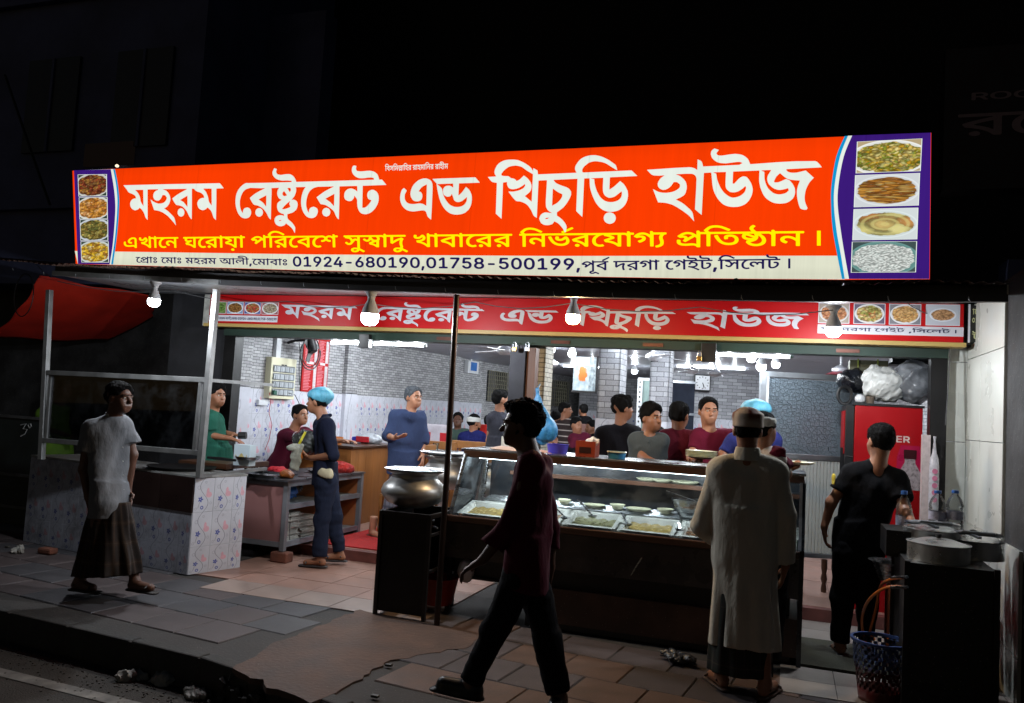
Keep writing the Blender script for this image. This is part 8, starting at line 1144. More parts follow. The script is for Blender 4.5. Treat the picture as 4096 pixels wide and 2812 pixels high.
def tube(a,b,label,st=120):
    a=np.array(a);b=np.array(b); t=thing('tube_light',label,'tube light',tuple((a+b)/2)); MB().tube([a,b],.014,10).build('tube',glow('tube_glow',(.86,.94,1.),7),t,True); L_=float(np.linalg.norm(b-a)); [lamp('lamp',a+(b-a)*(k_+.5)/3,19.7*st*.014*L_/3,(.88,.95,1.),.012,t) for k_ in range(3)]; MB().bar(a+[0,.03,.02],b+[0,.03,.02],.03,.03).build('fitting',WHITE,t)
    for q,w in ((a+(b-a)*.02,a-(b-a)*.03),(b-(b-a)*.02,b+(b-a)*.03)): MB().tube([q,w],.016,8).build('end_cap',WHITE,t)
tube(AY(1323,1371,7.62),AY(1440,1374,7.62),'short lit tube left of the black box on the shutter beam'); tube(AY(1492,1374,7.6),AY(1700,1383,7.6),'longer lit tube right of the black box on the shutter beam'); tube(AY(2868,1418,7.6),AY(3165,1428,7.6),'long lit tube near the right end of the shutter beam')
# tubes further inside, hidden by the beam, that the place must have to be lit as it is; the clock-wall one is added to brighten that wall
for i,(x,y,w_,st_,lb_) in enumerate(((-4.5,9.0,1.2,150,'inner ceiling tube over the cash counter'),(-3.0,9.4,1.2,150,'inner ceiling tube over the dining chairs'),(-1.2,8.6,1.2,120,'inner ceiling tube over the serving staff'),(-.6,9.7,1.2,130,'inner ceiling tube near the partition'),(-2.2,9.95,1.2,170,'inner ceiling tube before the first brick column'),(-4.4,9.95,1.2,170,'inner ceiling tube along the left tiled wall'),(-3.4,14.5,1.1,260,'farthest ceiling tube before the rear wall'),(-1.2,13.4,1.1,220,'added inner ceiling tube brightening the clock wall'))): tube((x-w_/2,y,2.43),(x+w_/2,y,2.43),lb_,st_)
# boxes hanging from the beam, padlocks
for px0,px1,py0,py1,lb_ in ((1440,1484,1338,1392,'black box fixed under the shutter beam between the two tube lights'),(2805,2868,1375,1447,'black box fixed under the shutter beam left of the long tube light')):
    a=AY(px0,py1,7.26); b=AY(px1,py0,7.26); tag(MB().box((a[0],7.22,a[2]),(b[0],7.3,b[2])).build('lock_box',BLACK,bevel=.004),lb_,'lock box')
def padlock(px,py,Yp,label,mt):
    c=AY(px,py,Yp); t=thing('padlock',label,'padlock',tuple(c)); MB().box((c[0]-.022,Yp-.01,c[2]-.04),(c[0]+.022,Yp+.01,c[2])).build('lock_body',mt,t,bevel=.004); r=.015
    MB().tube([(c[0]-r,Yp,c[2]),(c[0]-r,Yp,c[2]+.03)]+[(c[0]-r*math.cos(a),Yp,c[2]+.03+r*math.sin(a)) for a in np.linspace(.3,2.8,6)]+[(c[0]+r,Yp,c[2]+.03),(c[0]+r,Yp,c[2])],.004,6).build('shackle',STEEL,t,True)
BR=mat('brass_padlock',S((190,150,90)),.25,1.,bmp=0)
padlock(2058,1388,7.22,'brass padlock at the left side of the middle shutter post',BR); padlock(2109,1388,7.22,'steel padlock at the right side of the middle shutter post',ALU); padlock(2798,1425,7.2,'brass padlock hanging left of the black box',BR)
# ---------------------------------------------------------------- things on the left wall
def WP(px,py,off=.0):
    """where a line of sight meets the left wall"""
    d=ray(px,py); n=np.array([wn[0],wn[1],0]); p=np.array([*WL0,0])+n*off; return CAM+d*((p-CAM)@n/(d@n))
def wall_box(name,q0,q1,th,mt,par=None,off=0.,bev=0.):
    p=WP(*q0,off); q=WP(*q1,off); t0=(p[:2]-WL0)@wd; t1=(q[:2]-WL0)@wd; z0,z1=sorted((p[2],q[2])); t0,t1=sorted((t0,t1))
    return t0,t1,z0,z1
def wbox(name,t0,t1,z0,z1,y0,y1,mt,par,bev=0):
    """box hung on the left wall: t along it, y out from it"""
    M_=Matrix.Translation((WL0[0],WL0[1],0))@Matrix.Rotation(rza,4,'Z'); return MB().box((t0,-y1,z0),(t1,-y0,z1),M_).build(name,mt,par,bevel=bev)
db=thing('distribution_board','cream electrical distribution board with four rows of breakers on the left brick wall','distribution board',tuple(WP(1110,1510,.02)))
t0,t1,z0,z1=wall_box('x',(1052,1592),(1165,1438),.1,None); wbox('case',t0,t1,z0,z1,.0,.09,CREAM,db,.004); BK=mat('grey_breaker',S((170,176,182)),.35,bmp=0)
for r in range(4):
    zz=z0+.05+(z1-z0-.1)*.235*r
    wbox('breaker_slot',t0+.035,t1-.03,zz-.012,zz+.075,.09,.093,mat('slot_plate_grey',S((110,112,112)),.5),db)  # plain grey plate behind each row of breakers
    for i in range(14): w=(t1-t0-.08)/14; wbox('breaker',t0+.04+w*i+.002,t0+.04+w*(i+1)-.002,zz,zz+.06,.093,.108+(.006 if i%3 else 0),BK,db)
for i in range(2): wbox('warning_sticker',(t0+t1)/2-.05+i*.055,(t0+t1)/2-.005+i*.055,z1-.13,z1-.08,.09,.092,BLACK,db)
a=WP(1070,1545,.11); wbox('plug',t0+.03,t0+.08,z0+.05,z0+.1,.11,.14,mat('green_plug',S((20,90,70)),.4),db)
cdm=mat('red_wire',S((190,50,60)),.4,bmp=0); tag(MB().tube([WP(1078,1570,.1),WP(1082,1610,.06),WP(1076,1650,.04),WP(1088,1700,.05),WP(1076,1760,.03),WP(1060,1800,.03)],.004,5).build('red_wire',cdm,None,True),'thin red wire hanging down from the green plug over the flowered tiles','wire')
tag(MB().tube([WP(1155,1572,.12),WP(1180,1580,.1),WP(1195,1610,.08),WP(1200,1625,.08)],.005,5).build('cord',BLACK,None,True),'short black cord leaving the right side of the distribution board','cord')
t0b,t1b,zb0,zb1=wall_box('x',(1090,1440),(1115,1352),.1,None); tag(wbox('cable_duct',t0b,t1b,zb0,2.46,.0,.05,WHITE,None),'white vertical cable duct above the distribution board','duct'); wbox('junction_box',t0-.12,t0+.04,z0-.09,z0-.02,.0,.05,WHITE,db,.003)
# red price board
mb=thing('menu_board','tall narrow red price board with white rows on the brick wall','menu board',tuple(WP(1255,1460,.02))); t0,t1,z0,z1=wall_box('x',(1198,1565),(1316,1362),.03,None); wbox('board',t0,t1,z0,z1+.02,.005,.02,PR,mb); MW=mat('price_board_white',S((200,196,200)),.4,bmp=0); PKP=mat('price_board_pink',S((210,110,120)),.4,bmp=0)
wt=t1-t0; 
for cidx,(f0,f1,g0,g1) in enumerate(((.06,.40,.42,.53),(.58,.84,.86,.97))):
    for i in range(34):
        zz=z1-.03-i*(z1-z0-.04)/34
        if zz<z0+.02: break
        if i in (15,16): 
            if i==15: wbox('heading',t0+wt*(f0+.08),t0+wt*(f1+.02),zz-.022,zz+.01,.02,.022,MW,mb)
            continue
        L_=.55+.45*rng.random(); wbox('dish_name',t0+wt*f0,t0+wt*(f0+(f1-f0)*L_),zz-.008,zz+.004,.02,.0215,PKP,mb); wbox('price',t0+wt*g0,t0+wt*g1,zz-.0105,zz+.007,.02,.0225,MW,mb)
# wall fan, black
wf=thing('wall_fan','black wall fan with its cord coiled beside the red price board','fan',tuple(WP(1235,1400,.2))); c=WP(1243,1400,.28)
ca_=np.array([wd[0],wd[1],0]); up_=np.array([0,0,1.])
for R,nm in ((.17,'guard_ring'),(.05,'hub_ring')): MB().tube([c+ca_*R*math.cos(a)*1.0+up_*R*math.sin(a)*(1.15 if R>.1 else .8)-up_*.02 for a in np.linspace(0,2*math.pi,25)],.007,6,False).build(nm,BLACK,wf,True)
MB().tube([c+up_*.16-ca_*.03,c+up_*.06,c+[wn[0]*.05,wn[1]*.05,-.02]],[.05,.07,.05],12).build('motor',BLACK,wf,True)
for a in (.4,2.4,4.4): MB().bar(c+ca_*.03*math.cos(a)+up_*.03*math.sin(a),c+ca_*.155*math.cos(a)+up_*.16*math.sin(a),.008,.07).build('blade',BLACK,wf)
MB().tube([WP(1150,1372,.02),WP(1180,1362,.1),WP(1215,1360,.2),c+up_*.13],.018,8).build('wall_arm',BLACK,wf,True); MB().tube([WP(1197,1368,.05),WP(1200,1420,.08),WP(1196,1460,.04),WP(1198,1540,.02)],.005,5).build('cord',BLACK,wf,True)
MB().tube([c+ca_*.2*math.cos(a)+up_*(.2*math.sin(a)-.05) for a in np.linspace(2.6,6.6,16)],.008,6).build('cord_loop',BLACK,wf,True)
p=WP(1880,1465,.05); t0,t1,z0,z1=wall_box('x',(1856,1491),(1901,1448),.1,None); mt_=thing('meter_box','small white and blue meter box on the brick wall','meter box',tuple(p)); wbox('case',t0,t1,z0,z1,.0,.08,WHITE,mt_,.004); wbox('window',t0+.1,t1-.08,z0+.05,z1-.02,.08,.083,mat('blue_meter_window',S((70,120,190)),.2),mt_); wbox('conduit',(t0+t1)/2-.03,(t0+t1)/2+.03,z1,2.46,.0,.03,WHITE,mt_)
# barred windows on the left wall
for k,(q0,q1,lb_) in enumerate((((1943,1602),(2031,1452),'nearer barred window on the left brick wall'),((2183,1630),(2272,1492),'farther barred window beyond the brick-faced middle column'))):
    t0,t1,z0,z1=wall_box('x',q0,q1,.05,None); z0=max(1.72,z0); z1=min(2.3,z1); w=thing('barred_window',lb_,'window',tuple(WP(*q0,.02))); GR=mat('grille_steel',S((150,146,128)),.4,.5,var=.2); wbox('dark_pane',t0,t1,z0,z1,.0,.004,mat('dark_window_glass',S((46,50,58)),.15,var=.2),w)
    for i in range(8): zz=z0+(z1-z0)*i/7; wbox('grille_bar',t0,t1,zz-.008,zz+.008,.02,.035,GR,w)
    for i in range(11): tt_=t0+(t1-t0)*i/10; wbox('grille_bar',tt_-.012,tt_+.012,z0,z1,.036,.05,GR,w)
    wbox('curtain',t0+(t1-t0)*.1,t0+(t1-t0)*.4,z0,z1,.005,.018,mat('grey_curtain',S((120,120,130)),.8,bmp=.4),w)
# hanging poster board, clock, dark tall mirror, perforated frames
a=AD(2290,1560,11.5); b=AD(2380,1552,11.5); tp=AD(2385,1430,11.5)[2]; ps=thing('hanging_poster','hanging framed poster with an orange figure on pale blue','poster',(a[0],a[1],a[2]),math.atan2(b[1]-a[1],b[0]-a[0])); pw=np.hypot(b[0]-a[0],b[1]-a[1]); ph=tp-a[2]
pm_,tt,pp_=newmat('poster_print'); x_,_,z_=sep(tt,coord(tt,'Generated')); nn_=noise(tt,coord(tt,'Generated'),5,4); cc=mix(tt,sat((nn_-.4)*3),S((150,168,176)),S((206,214,214))); e1=(((x_-.42)/.2)*((x_-.42)/.2)+((z_-.5)/.2)*((z_-.5)/.2)).sqrt()+(nn_-.5)*1.6; cc=mix(tt,edge(e1-1.,.2),cc,mix(tt,z_,S((200,70,20)),S((220,150,40)))); cc=mix(tt,edge(.7-x_,.02)*sat((noise(tt,coord(tt,'Generated'),9,3)-.3)*2),cc,S((60,66,74))); setin(tt,pp_,'Base Color',cc); pp_.inputs['Roughness'].default_value=.2
panel('print',pw,ph,.03,pm_,ps,(0,0,0)); 
for lo,hi in (((-.02,-.01,-.03),(pw+.02,.04,-.001)),((pw+.001,-.01,-.03),(pw+.03,.04,ph+.02))): MB().box(lo,hi).build('frame',DSTEEL,ps,world=False)
ck=AD(2810,1531,14.55); dr=math.atan2(15.45-14.86,-.2+2.02); cl_=thing('wall_clock','square white-faced wall clock with a dark rounded frame','clock',tuple(ck),dr); s_=.15
MB().box((-s_,0,-s_),(s_,.05,s_)).build('case',BLACK,cl_,world=False,bevel=.03); MB().box((-s_*.84,-.004,-s_*.84),(s_*.84,-.001,s_*.84)).build('face',WHITE,cl_,world=False); 
for h in range(12):
    a=h*math.pi/6; M_=Matrix.Translation((math.sin(a)*s_*.68,-.006,math.cos(a)*s_*.68)); MB().box((-.006,0,-.012),(.006,.001,.012),M_@Matrix.Rotation(a,4,'Y')).build('hour_mark',BLACK,cl_,world=False)
for a,L_,w in ((math.radians(158),.085,.007),(math.radians(165),.11,.004)): MB().box((-w,-.009,0),(w,-.008,L_),Matrix.Rotation(a,4,'Y')).build('clock_hand',BLACK,cl_,world=False)
tm_=thing('tall_dark_mirror','tall dark glossy glass panel with a pale cross rail on the clock wall','mirror',tuple(AD(2680,1830,14.2))); a=AD(2678,1830,14.3); b=AD(2768,1830,14.35); zt_=AD(2700,1530,14.3)[2]
o=wall('glass_sheet',a[:2],b[:2],.9,zt_,mat('dark_mirror',S((60,66,80)),.06,.6,var=.3),.02,None,False); o.parent=tm_; o.location=(a[0]-tm_.location[0],a[1]-tm_.location[1],.9-tm_.location[2]); wa=math.atan2(b[1]-a[1],b[0]-a[0]); lw_=np.hypot(b[0]-a[0],b[1]-a[1])
for z in (zt_,1.66): panel('rail',lw_+.04,.04,.03,ALU,tm_,(a[0]-tm_.location[0]-.02,a[1]-tm_.location[1]-.02,z-tm_.location[2]),wa)
def pframe(px,py0,py1,d,label,w=.06,pxw=None):
    a=AD(px,py1,d); zt=AD(px,py0,d)[2]; t=thing('perforated_frame',label,'door frame',(a[0],a[1],.08)); MB().box((a[0],a[1],.08),(a[0]+w,a[1]+.05,zt)).build('upright',WHITE,t)
    if pxw: b=AD(pxw,py1,d); MB().box((a[0],a[1],zt),(b[0],a[1]+.05,zt+.05)).build('lintel',WHITE,t); MB().box((a[0]+w,a[1]+.02,.08),(b[0],a[1]+.04,zt)).build('door_leaf',mat('pale_green_door',S((128,150,146)),.4,var=.2),t)
    z=.4
    while z<zt-.05: MB().box((a[0]+w*.35,a[1]-.003,z),(a[0]+w*.65,a[1]-.001,z+.035)).build('slot',BLACK,t); z+=.09
pframe(2543,1520,1700,15,'white perforated door frame between the two brick columns',.09,2600); pframe(2672,1425,1700,10.2,'slim white post right beside the second brick column',.03)
# ceiling fans
FAN=mat('white_fan_enamel',S((190,190,196)),.3,bmp=0)
for i,(px,py,d,a0,lb_) in enumerate(((2203,1452,10.5,.2,'white ceiling fan just right of the middle shutter post'),(2616,1424,10,1.0,'white ceiling fan between the two brick columns'),(2767,1480,12,.5,'white ceiling fan left of the clock'),(2858,1492,12.5,1.5,'ceiling fan with long thin blades above the clock'),(2330,1455,13,.8,'far ceiling fan behind the hanging poster'),(3364,1478,9.5,.9,'white fan-like lamp shade above the red refrigerator'),(2020,1400,9.5,.4,'ceiling fan canopy left of the middle column'))):
    c=AD(px,py,d); t=thing('ceiling_fan',lb_,'ceiling fan',tuple(c)); MB().lathe([(.001,-.06),(.06,-.055),(.1,-.02),(.1,.01),(.05,.04),(.015,.05),(.015,max(.1,2.46-c[2])),(.001,max(.1,2.46-c[2]))],c,20).build('motor',FAN,t,True)
    if i!=5:
        for k in range(3):
            a=a0+k*2*math.pi/3; dx=np.array([math.cos(a),math.sin(a),0]); MB().bar(c+dx*.1+[0,0,-.01],c+dx*.55+[0,0,-.015],.11,.006).build('blade',FAN,t)
    else: MB().lathe([(.1,-.03),(.17,-.06),(.16,-.065),(.1,-.04)],c,24).build('shade',mat('red_rim_shade',S((150,60,70)),.4),t,True)
# ---------------------------------------------------------------- aluminium partition with figured glass
a0=AD(3045,1490,7.6); a1=AD(3405,1497,7.6); al=thing('partition','aluminium partition with figured glass above and ribbed white panel below','partition',(a0[0],a0[1],.08),math.atan2(a1[1]-a0[1],a1[0]-a0[0])); PWd=np.hypot(a1[0]-a0[0],a1[1]-a0[1])+.15
zt_=AD(3045,1483,7.6)[2]; zm=AD(3100,1822,7.6)[2]; zb=AD(3200,2220,7.6)[2]
gm,tt,pp_=newmat('figured_glass'); vo=voro(tt,coord(tt,'Object',(1,1,1)),27,'DISTANCE_TO_EDGE',rnd=.85); vo2=voro(tt,coord(tt),50,'DISTANCE_TO_EDGE',rnd=.9); h_=edge(vo-.035,.05)+edge(vo2-.03,.05)*.35
setin(tt,pp_,'Base Color',mix(tt,sat(h_)*.25,S((118,132,144)),S((176,188,198)))); pp_.inputs['Roughness'].default_value=.3; pp_.inputs['Metallic'].default_value=.2; bump(tt,pp_,h_,1.,.02)
MB().box((.07,.01,zm-.08+.03),(PWd-.05,.025,zt_-.08-.06)).build('glass_pane',gm,al,world=False)
for lo,hi in (((0,-.01,zb-.08),(.05,.05,zt_-.08)),((PWd-.05,-.01,zb-.08),(PWd,.05,zt_-.08)),((.05,-.01,zt_-.08-.05),(PWd-.05,.05,zt_-.08)),((.05,-.01,zm-.08-.02),(PWd-.05,.05,zm-.08+.025)),((.05,-.01,zb-.08),(PWd-.05,.05,zb-.08+.04))): MB().box(lo,hi).build('frame_bar',ALU,al,world=False,bevel=.002)
MB().box((.051,-.006,zm-.08+.026),(.075,.03,zt_-.08-.051)).build('beading',WHITE,al,world=False)
RBM=mat('white_ribbed_board',S((186,192,190)),.35,var=.08,bmp=.02); i=0; x=.052
while x<PWd-.06: MB().box((x,.0,zb-.08+.041),(x+.028,.03,zm-.08-.021)).build('ribbed_board',RBM,al,world=False,bevel=.004); x+=.031
for x in (.2,.42,.64,.86):
    pr=[(.001,0),(.022,.0),(.026,.05),(.018,.1),(.03,.14),(.02,.19),(.028,.24),(.026,zb-.09)]; MB().lathe(pr,(x,.0,.0),14).build('turned_leg',DWOOD,al,True,world=False)
# ---------------------------------------------------------------- red refrigerator
f0=AY(3420,1620,7.55); f1=AY(3693,1628,7.55); fg=thing('refrigerator','tall red drinks refrigerator with a printed bottle on its side and a black door frame','refrigerator',(f0[0],7.55,.08)); fw=f1[0]-f0[0]; fh=f0[2]-.08; RF_=mat('red_fridge_print',S((172,12,22)),.3,var=.12,scale=2,bmp=0)
MB().box((0,0,0),(fw,.55,fh)).build('cabinet',RF_,fg,world=False,bevel=.008); MB().box((-.07,.004,0),(-.002,.55,fh-.0)).build('door',BLACK,fg,world=False,bevel=.006); MB().box((-.078,.05,fh-.42),(-.071,.5,fh-.05)).build('door_print',PR,fg,world=False); MB().box((-.1,.08,.9),(-.071,.11,1.35)).build('handle',BLACK,fg,world=False)
MB().box((-.02,-.008,fh-.0),(fw+.01,.56,fh+.02)).build('top_trim',BLACK,fg,world=False); MB().box((-.071,-.003,fh-.44),(-.004,.003,fh-.43)).build('seam',STEEL,fg,world=False)
def fu(px,py): q=AY(px,py,7.545); return q[0]-f0[0],q[2]-.08
x0,z0=fu(3585,1769); x1,z1=fu(3640,1746); FRW=mat('fridge_white_letters',S((214,196,190)),.4,bmp=0); lettering('print_letters','er',fg,FRW,x0,x1,z0,z1,y=-.002)
M=MB(); cx,_z=fu(3640,1850); pr=[(.052,-1.0),(.07,-.35),(.075,-.2),(.07,-.05),(.05,.03),(.034,.07),(.034,.1)]; zc=fu(3640,1880)[1]
def flat_lathe(name,pr,mt,lay,dz=0): 
    pts=[(cx+r,zc+z) for r,z in pr]+[(cx-r,zc+z) for r,z in pr[::-1]]; n=len(pts); y=-.0012*lay; return MB().add([(x,y,z) for x,z in pts]+[(x,y+.001,z) for x,z in pts],[tuple(range(n))]+[(i,(i+1)%n,n+(i+1)%n,n+i) for i in range(n)]).build(name,mt,fg,world=False)
flat_lathe('printed_magenta_glow',[(.09,-.75),(.1,-.2),(.1,.1),(.07,.2)],mat('magenta_print',S((176,20,70)),.3,var=.2,bmp=0),1)
flat_lathe('printed_bottle',[(.09,-.34),(.095,-.1),(.08,-.02),(.04,.06),(.04,.095)],mat('dewy_bottle_print',S((170,160,164)),.3,var=.5,scale=40,bmp=0),2); flat_lathe('printed_drink',[(.09,-.95),(.1,-.35),(.098,-.17),(.098,-.165)],mat('dark_red_drink_print',S((150,16,20)),.25,var=.4,bmp=0),3); flat_lathe('printed_cap',[(.047,.09),(.049,.16),(.045,.165)],mat('maroon_cap_print',S((56,10,20)),.35,bmp=0),4)
# heap on the refrigerator
fz_=f0[2]+.02
blob('foam_box_bag',(f0[0]+.24,7.68,fz_+.17),.16,mat('foam_boxes_in_film',S((206,208,206)),.3,var=.12,scale=10,bmp=.6,bscale=30,bd=.01),'clear bag of white foam boxes on top of the red refrigerator','bag',.012,22,(1.15,.9,.95),seed=60,res=.011); blob('plastic_bag',(f0[0]+.47,7.72,fz_+.2),.19,mat('grey_translucent_film',S((120,124,130)),.25,var=.3,bmp=.6,bscale=30,bd=.01),'large grey translucent bag bulging at the right of the refrigerator top','bag',.012,18,(.95,.9,1.0),seed=61,res=.012)
blob('black_bag',(f0[0]+.0,7.8,fz_+.2),.12,KBAG,'black bag behind the foam boxes on the refrigerator','bag',.01,22,(1.2,1,.9),seed=62,res=.011); tag(MB().tube([(f0[0]-.08+.055*math.cos(a),7.6,fz_+.06+.075*math.sin(a)) for a in np.linspace(0,2*math.pi,20)],.014,8,False).build('black_ring',BLACK,None,True),'black ring handle at the left front of the refrigerator top','ring')
t=thing('cup','small brown cup at the front edge of the refrigerator top','cup',(f0[0]+.12,7.6,fz_)); MB().lathe([(.001,0),(.03,0),(.038,.06),(.034,.06),(.028,.006),(.001,.006)],(f0[0]+.12,7.6,fz_),20).build('cup_body',mat('brown_stoneware',S((110,96,84)),.4),t,True); MB().tube([(f0[0]+.083,7.6,fz_+.05),(f0[0]+.06,7.6,fz_+.035),(f0[0]+.085,7.6,fz_+.015)],.005,6).build('handle',MC['brown_stoneware'],t)
blob('foam_cup',(f0[0]+.05,7.6,fz_+.035),.035,WHITE,'white round lid beside the brown cup','lid',.002,30,(1,1,.9),seed=63,res=.007)
t=thing('carton_pile','pile of brown cartons tied with green tape above the black bag','cartons',(f0[0]+.15,7.95,fz_+.3)); 
for i in range(4): MB().box((f0[0]-.03,7.85,fz_+.27+i*.03),(f0[0]+.28,8.1,fz_+.298+i*.03)).build('carton',mat('olive_carton',S((96,94,72)),.7,var=.3),t)
for x in (.03,.19): MB().box((f0[0]+x,7.845,fz_+.26),(f0[0]+x+.012,7.849,fz_+.4)).build('green_tape',mat('green_tape',S((150,160,70)),.5),t)
t=thing('tray_pile','pile of dark trays at the very top right above the refrigerator','trays',(f0[0]+.42,7.95,fz_+.33))
for i in range(5): MB().box((f0[0]+.3+rng.random()*.02,7.85,fz_+.36+i*.022),(f0[0]+.62,8.1,fz_+.38+i*.022)).build('tray',DSTEEL,t)
# cup sleeves and cling film hanging right of the refrigerator
q=AY(3715,1740,7.2); w=thing('cup_carton','tall pale carton beside the right side of the refrigerator','carton',(q[0],7.2,.9)); MB().box((AY(3690,1800,7.2)[0],7.2,.75),(AY(3722,1800,7.2)[0],7.28,q[2])).build('carton_body',mat('pale_printed_carton',S((190,176,176)),.5,var=.25,scale=20),w)
t=thing('cup_sleeve','clear sleeve of paper cups with round pink prints hanging beside the refrigerator','cups',(AY(3740,1900,7.15)[0],7.15,1.0)); xq=AY(3740,1900,7.15)[0]; z1=AY(3740,1870,7.15)[2]; z0=AY(3740,2010,7.15)[2]
MB().lathe([(.001,z0-.16),(.034,z0-.16),(.037,z0),(.036,z1),(.033,z1+.06),(.016,z1+.11),(.007,z1+.2),(.012,z1+.24)],(xq,7.2,0),20).build('cup_stack',mat('white_cups_in_film',S((186,184,192)),.3,var=.2,scale=30,bmp=.5),t,True); PKC=mat('pink_round_print',S((190,110,140)),.4,bmp=0)
for i in range(5): MB().lathe([(.001,0),(.02,0),(.02,.002),(.001,.002)],(0,0,0),16).build('round_print',PKC,t,world=False).matrix_basis=Matrix.Translation((0,.008,z1-.03-i*.055-1.0))@Matrix.Rotation(math.pi/2,4,'X')
# ---------------------------------------------------------------- dining chairs and a table
CW_=mat('golden_brown_chair',S((150,98,48)),.4,var=.3,bmp=.1)
def chair(px,py,d,rz,label,w=.44):
    c=AD(px,py,d); t=thing('dining_chair',label,'chair',(c[0],c[1],.08),rz,'dining chairs in the restaurant'); H_=c[2]-.08
    for x,nm in ((-w/2,'leg'),(w/2,'leg')): MB().bar((x,0,0),(x,.02,H_),.045).build(nm,CW_,t,world=False); MB().bar((x,.4,0),(x,.4,.44),.04).build(nm,CW_,t,world=False)
    MB().box((-w/2-.02,-.02,H_-.1),(w/2+.02,.02,H_)).build('top_rail',CW_,t,world=False,bevel=.006); MB().box((-w/2,-.02,.42),(w/2,.43,.46)).build('seat',CW_,t,world=False,bevel=.005); MB().box((-w/2,-.01,.6),(w/2,.012,.64)).build('cross_rail',CW_,t,world=False)
    for i in range(4): x=-w/2+w*(i+1)/5; MB().box((x-.02,-.008,.64),(x+.02,.01,H_-.1)).build('slat',CW_,t,world=False)
chair(1755,1765,10.5,.05,'golden brown slatted chair behind the old man in blue'); chair(1880,1765,10.8,.1,'golden brown chair with the man in the white cap on it'); chair(1700,1780,9.5,1.5,'golden brown chair seen edge-on right of the old man in blue'); chair(1920,1830,9.2,.2,'low brown chair near the left end of the display case')
p=AD(1790,1815,9.6); t=thing('dining_table','pale topped dining table behind the steel pole','table',(p[0],p[1],.08)); MB().box((p[0]-.45,p[1]-.1,p[2]-.03),(p[0]+.5,p[1]+.7,p[2])).build('table_top',mat('pale_table_top',S((176,176,166)),.3,var=.1),t,bevel=.005)
for x,y in ((-.4,-.05),(.45,-.05),(-.4,.65),(.45,.65)): MB().bar((p[0]+x,p[1]+y,.08),(p[0]+x,p[1]+y,p[2]-.03),.05).build('leg',CW_,t)
dish('plate',(p[0]+.02,p[1]+.05,p[2]+.001),.13,.02,PORC,'cream plate of food on the pale dining table','plate',FOODM[2],flat=True); tag(MB().lathe([(.001,0),(.028,0),(.036,.11),(.034,.11),(.027,.004),(.001,.004)],(p[0]-.2,p[1]+.1,p[2]+.001),20).build('drinking_glass',glass('tumbler_glass',(.9,.95,.97),2,.1),None,True),'clear drinking glass on the pale dining table','glass')
q=AD(1740,1735,12); t=thing('carrier_bag','white carrier bag with red print propped by the tiled wall','bag',(q[0],q[1],q[2]-.2)); MB().box((q[0]-.2,q[1],q[2]-.15),(q[0]+.2,q[1]+.12,q[2]+.14)).build('bag_body',mat('white_carrier_bag',S((196,190,198)),.4,bmp=.3),t,bevel=.02)
for dx in (-.17,.08): MB().box((q[0]+dx,q[1]-.003,q[2]-.12),(q[0]+dx+.1,q[1]-.001,q[2]+.02)).build('red_print',MC['red_bag_print'],t)
q=AD(1932,1735,12.4); tag(MB().box((q[0]-.14,q[1],q[2]-.1),(q[0]+.14,q[1]+.1,q[2]+.14)).build('red_box',mat('bright_red_box',S((200,40,34)),.4),None,bevel=.01),'bright red box behind the man in the white cap','box')
q=AD(2340,1720,14); tag(MB().box((q[0]-.22,q[1],q[2]-.3),(q[0]+.12,q[1]+.05,q[2]+.1)).build('pink_board',mat('pinkish_board',S((170,124,116)),.5),None),'pinkish screen board behind the striped man','board')
# ---------------------------------------------------------------- left background
a=AY(0,1355,8.2); TPM=mat('red_tarpaulin',S((206,40,18)),.7,var=.25,scale=3,bmp=.5,bscale=90,bd=.003,stretch=(1,1,.4))
def bez(p,q,r,t): return p*(1-t)**2+2*q*t*(1-t)+r*t*t
TA=AY(160,1102,7.0); TB=AY(620,1180,8.0); TC=AY(600,1268,8.4); TD=AY(430,1362,8.6); TE=AY(-60,1350,7.4); TF=AY(95,1270,7.1)
def tarp(u,v):
    top=bez(TA,(TA+TB)/2+[0,0,-.03],TB,u); bot=bez(TE,(TE+TD)/2+[0,.1,-.02],TD,min(1,u*1.25)) if u<.8 else bez(TD,(TD+TC)/2,TC+[.02,0,.03],(u-.8)/.2)
    lft=bez(TA,TF,TE,v); rgt=bez(TB,(TB+TC)/2,TC+[.02,0,.03],v); p=top*(1-v)+bot*v+(lft*(1-u)+rgt*u)-((TA*(1-u)+TB*u)*(1-v)+(TE*(1-u)+(TC+[.02,0,.03])*u)*v)
    return tuple(p+[0,-.02*math.sin(u*14+v*4)-.015*math.sin(v*17-u*6),.012*math.sin(u*11)])
o=MB().grid(tarp,40,24).build('tarpaulin',TPM,None,True); so_=o.modifiers.new('thick','SOLIDIFY'); so_.thickness=.004; tag(o,'sagging red tarpaulin stretched behind the aluminium frame at the left','tarpaulin')
tag(MB().box((-11,8.9,-.2),(-6.25,9.1,2.9)).build('stained_wall',PLASTER),'stained mouldy wall behind the left stall','wall')
sb=thing('side_stall','dark closed stall panels at the far left with a chalk mark','stall',(-8,7.2,0)); DP=mat('dark_green_black_panel',S((34,40,40)),.5,.2,var=.5,scale=3,bmp=.3)
for i,(y0_,y1_) in enumerate(((1655,1880),(1890,2010),(2020,2200))):
    p0=AY(-120,y1_-8,7.0); p1=AY(165,y0_+20,7.0); MB().box((p0[0],7.0,max(-.0,p0[2])),(p1[0],7.03,p1[2])).build('panel_board',DP,sb)
    MB().bar((p0[0],6.99,p1[2]),(p1[0]+.05,6.99,p1[2]),.03).build('edge_bar',mat('scuffed_steel_edge',S((84,84,86)),.5,.4,var=.4),sb)
ck=mat('chalk_mark',S((150,150,150)),.9,bmp=0); 
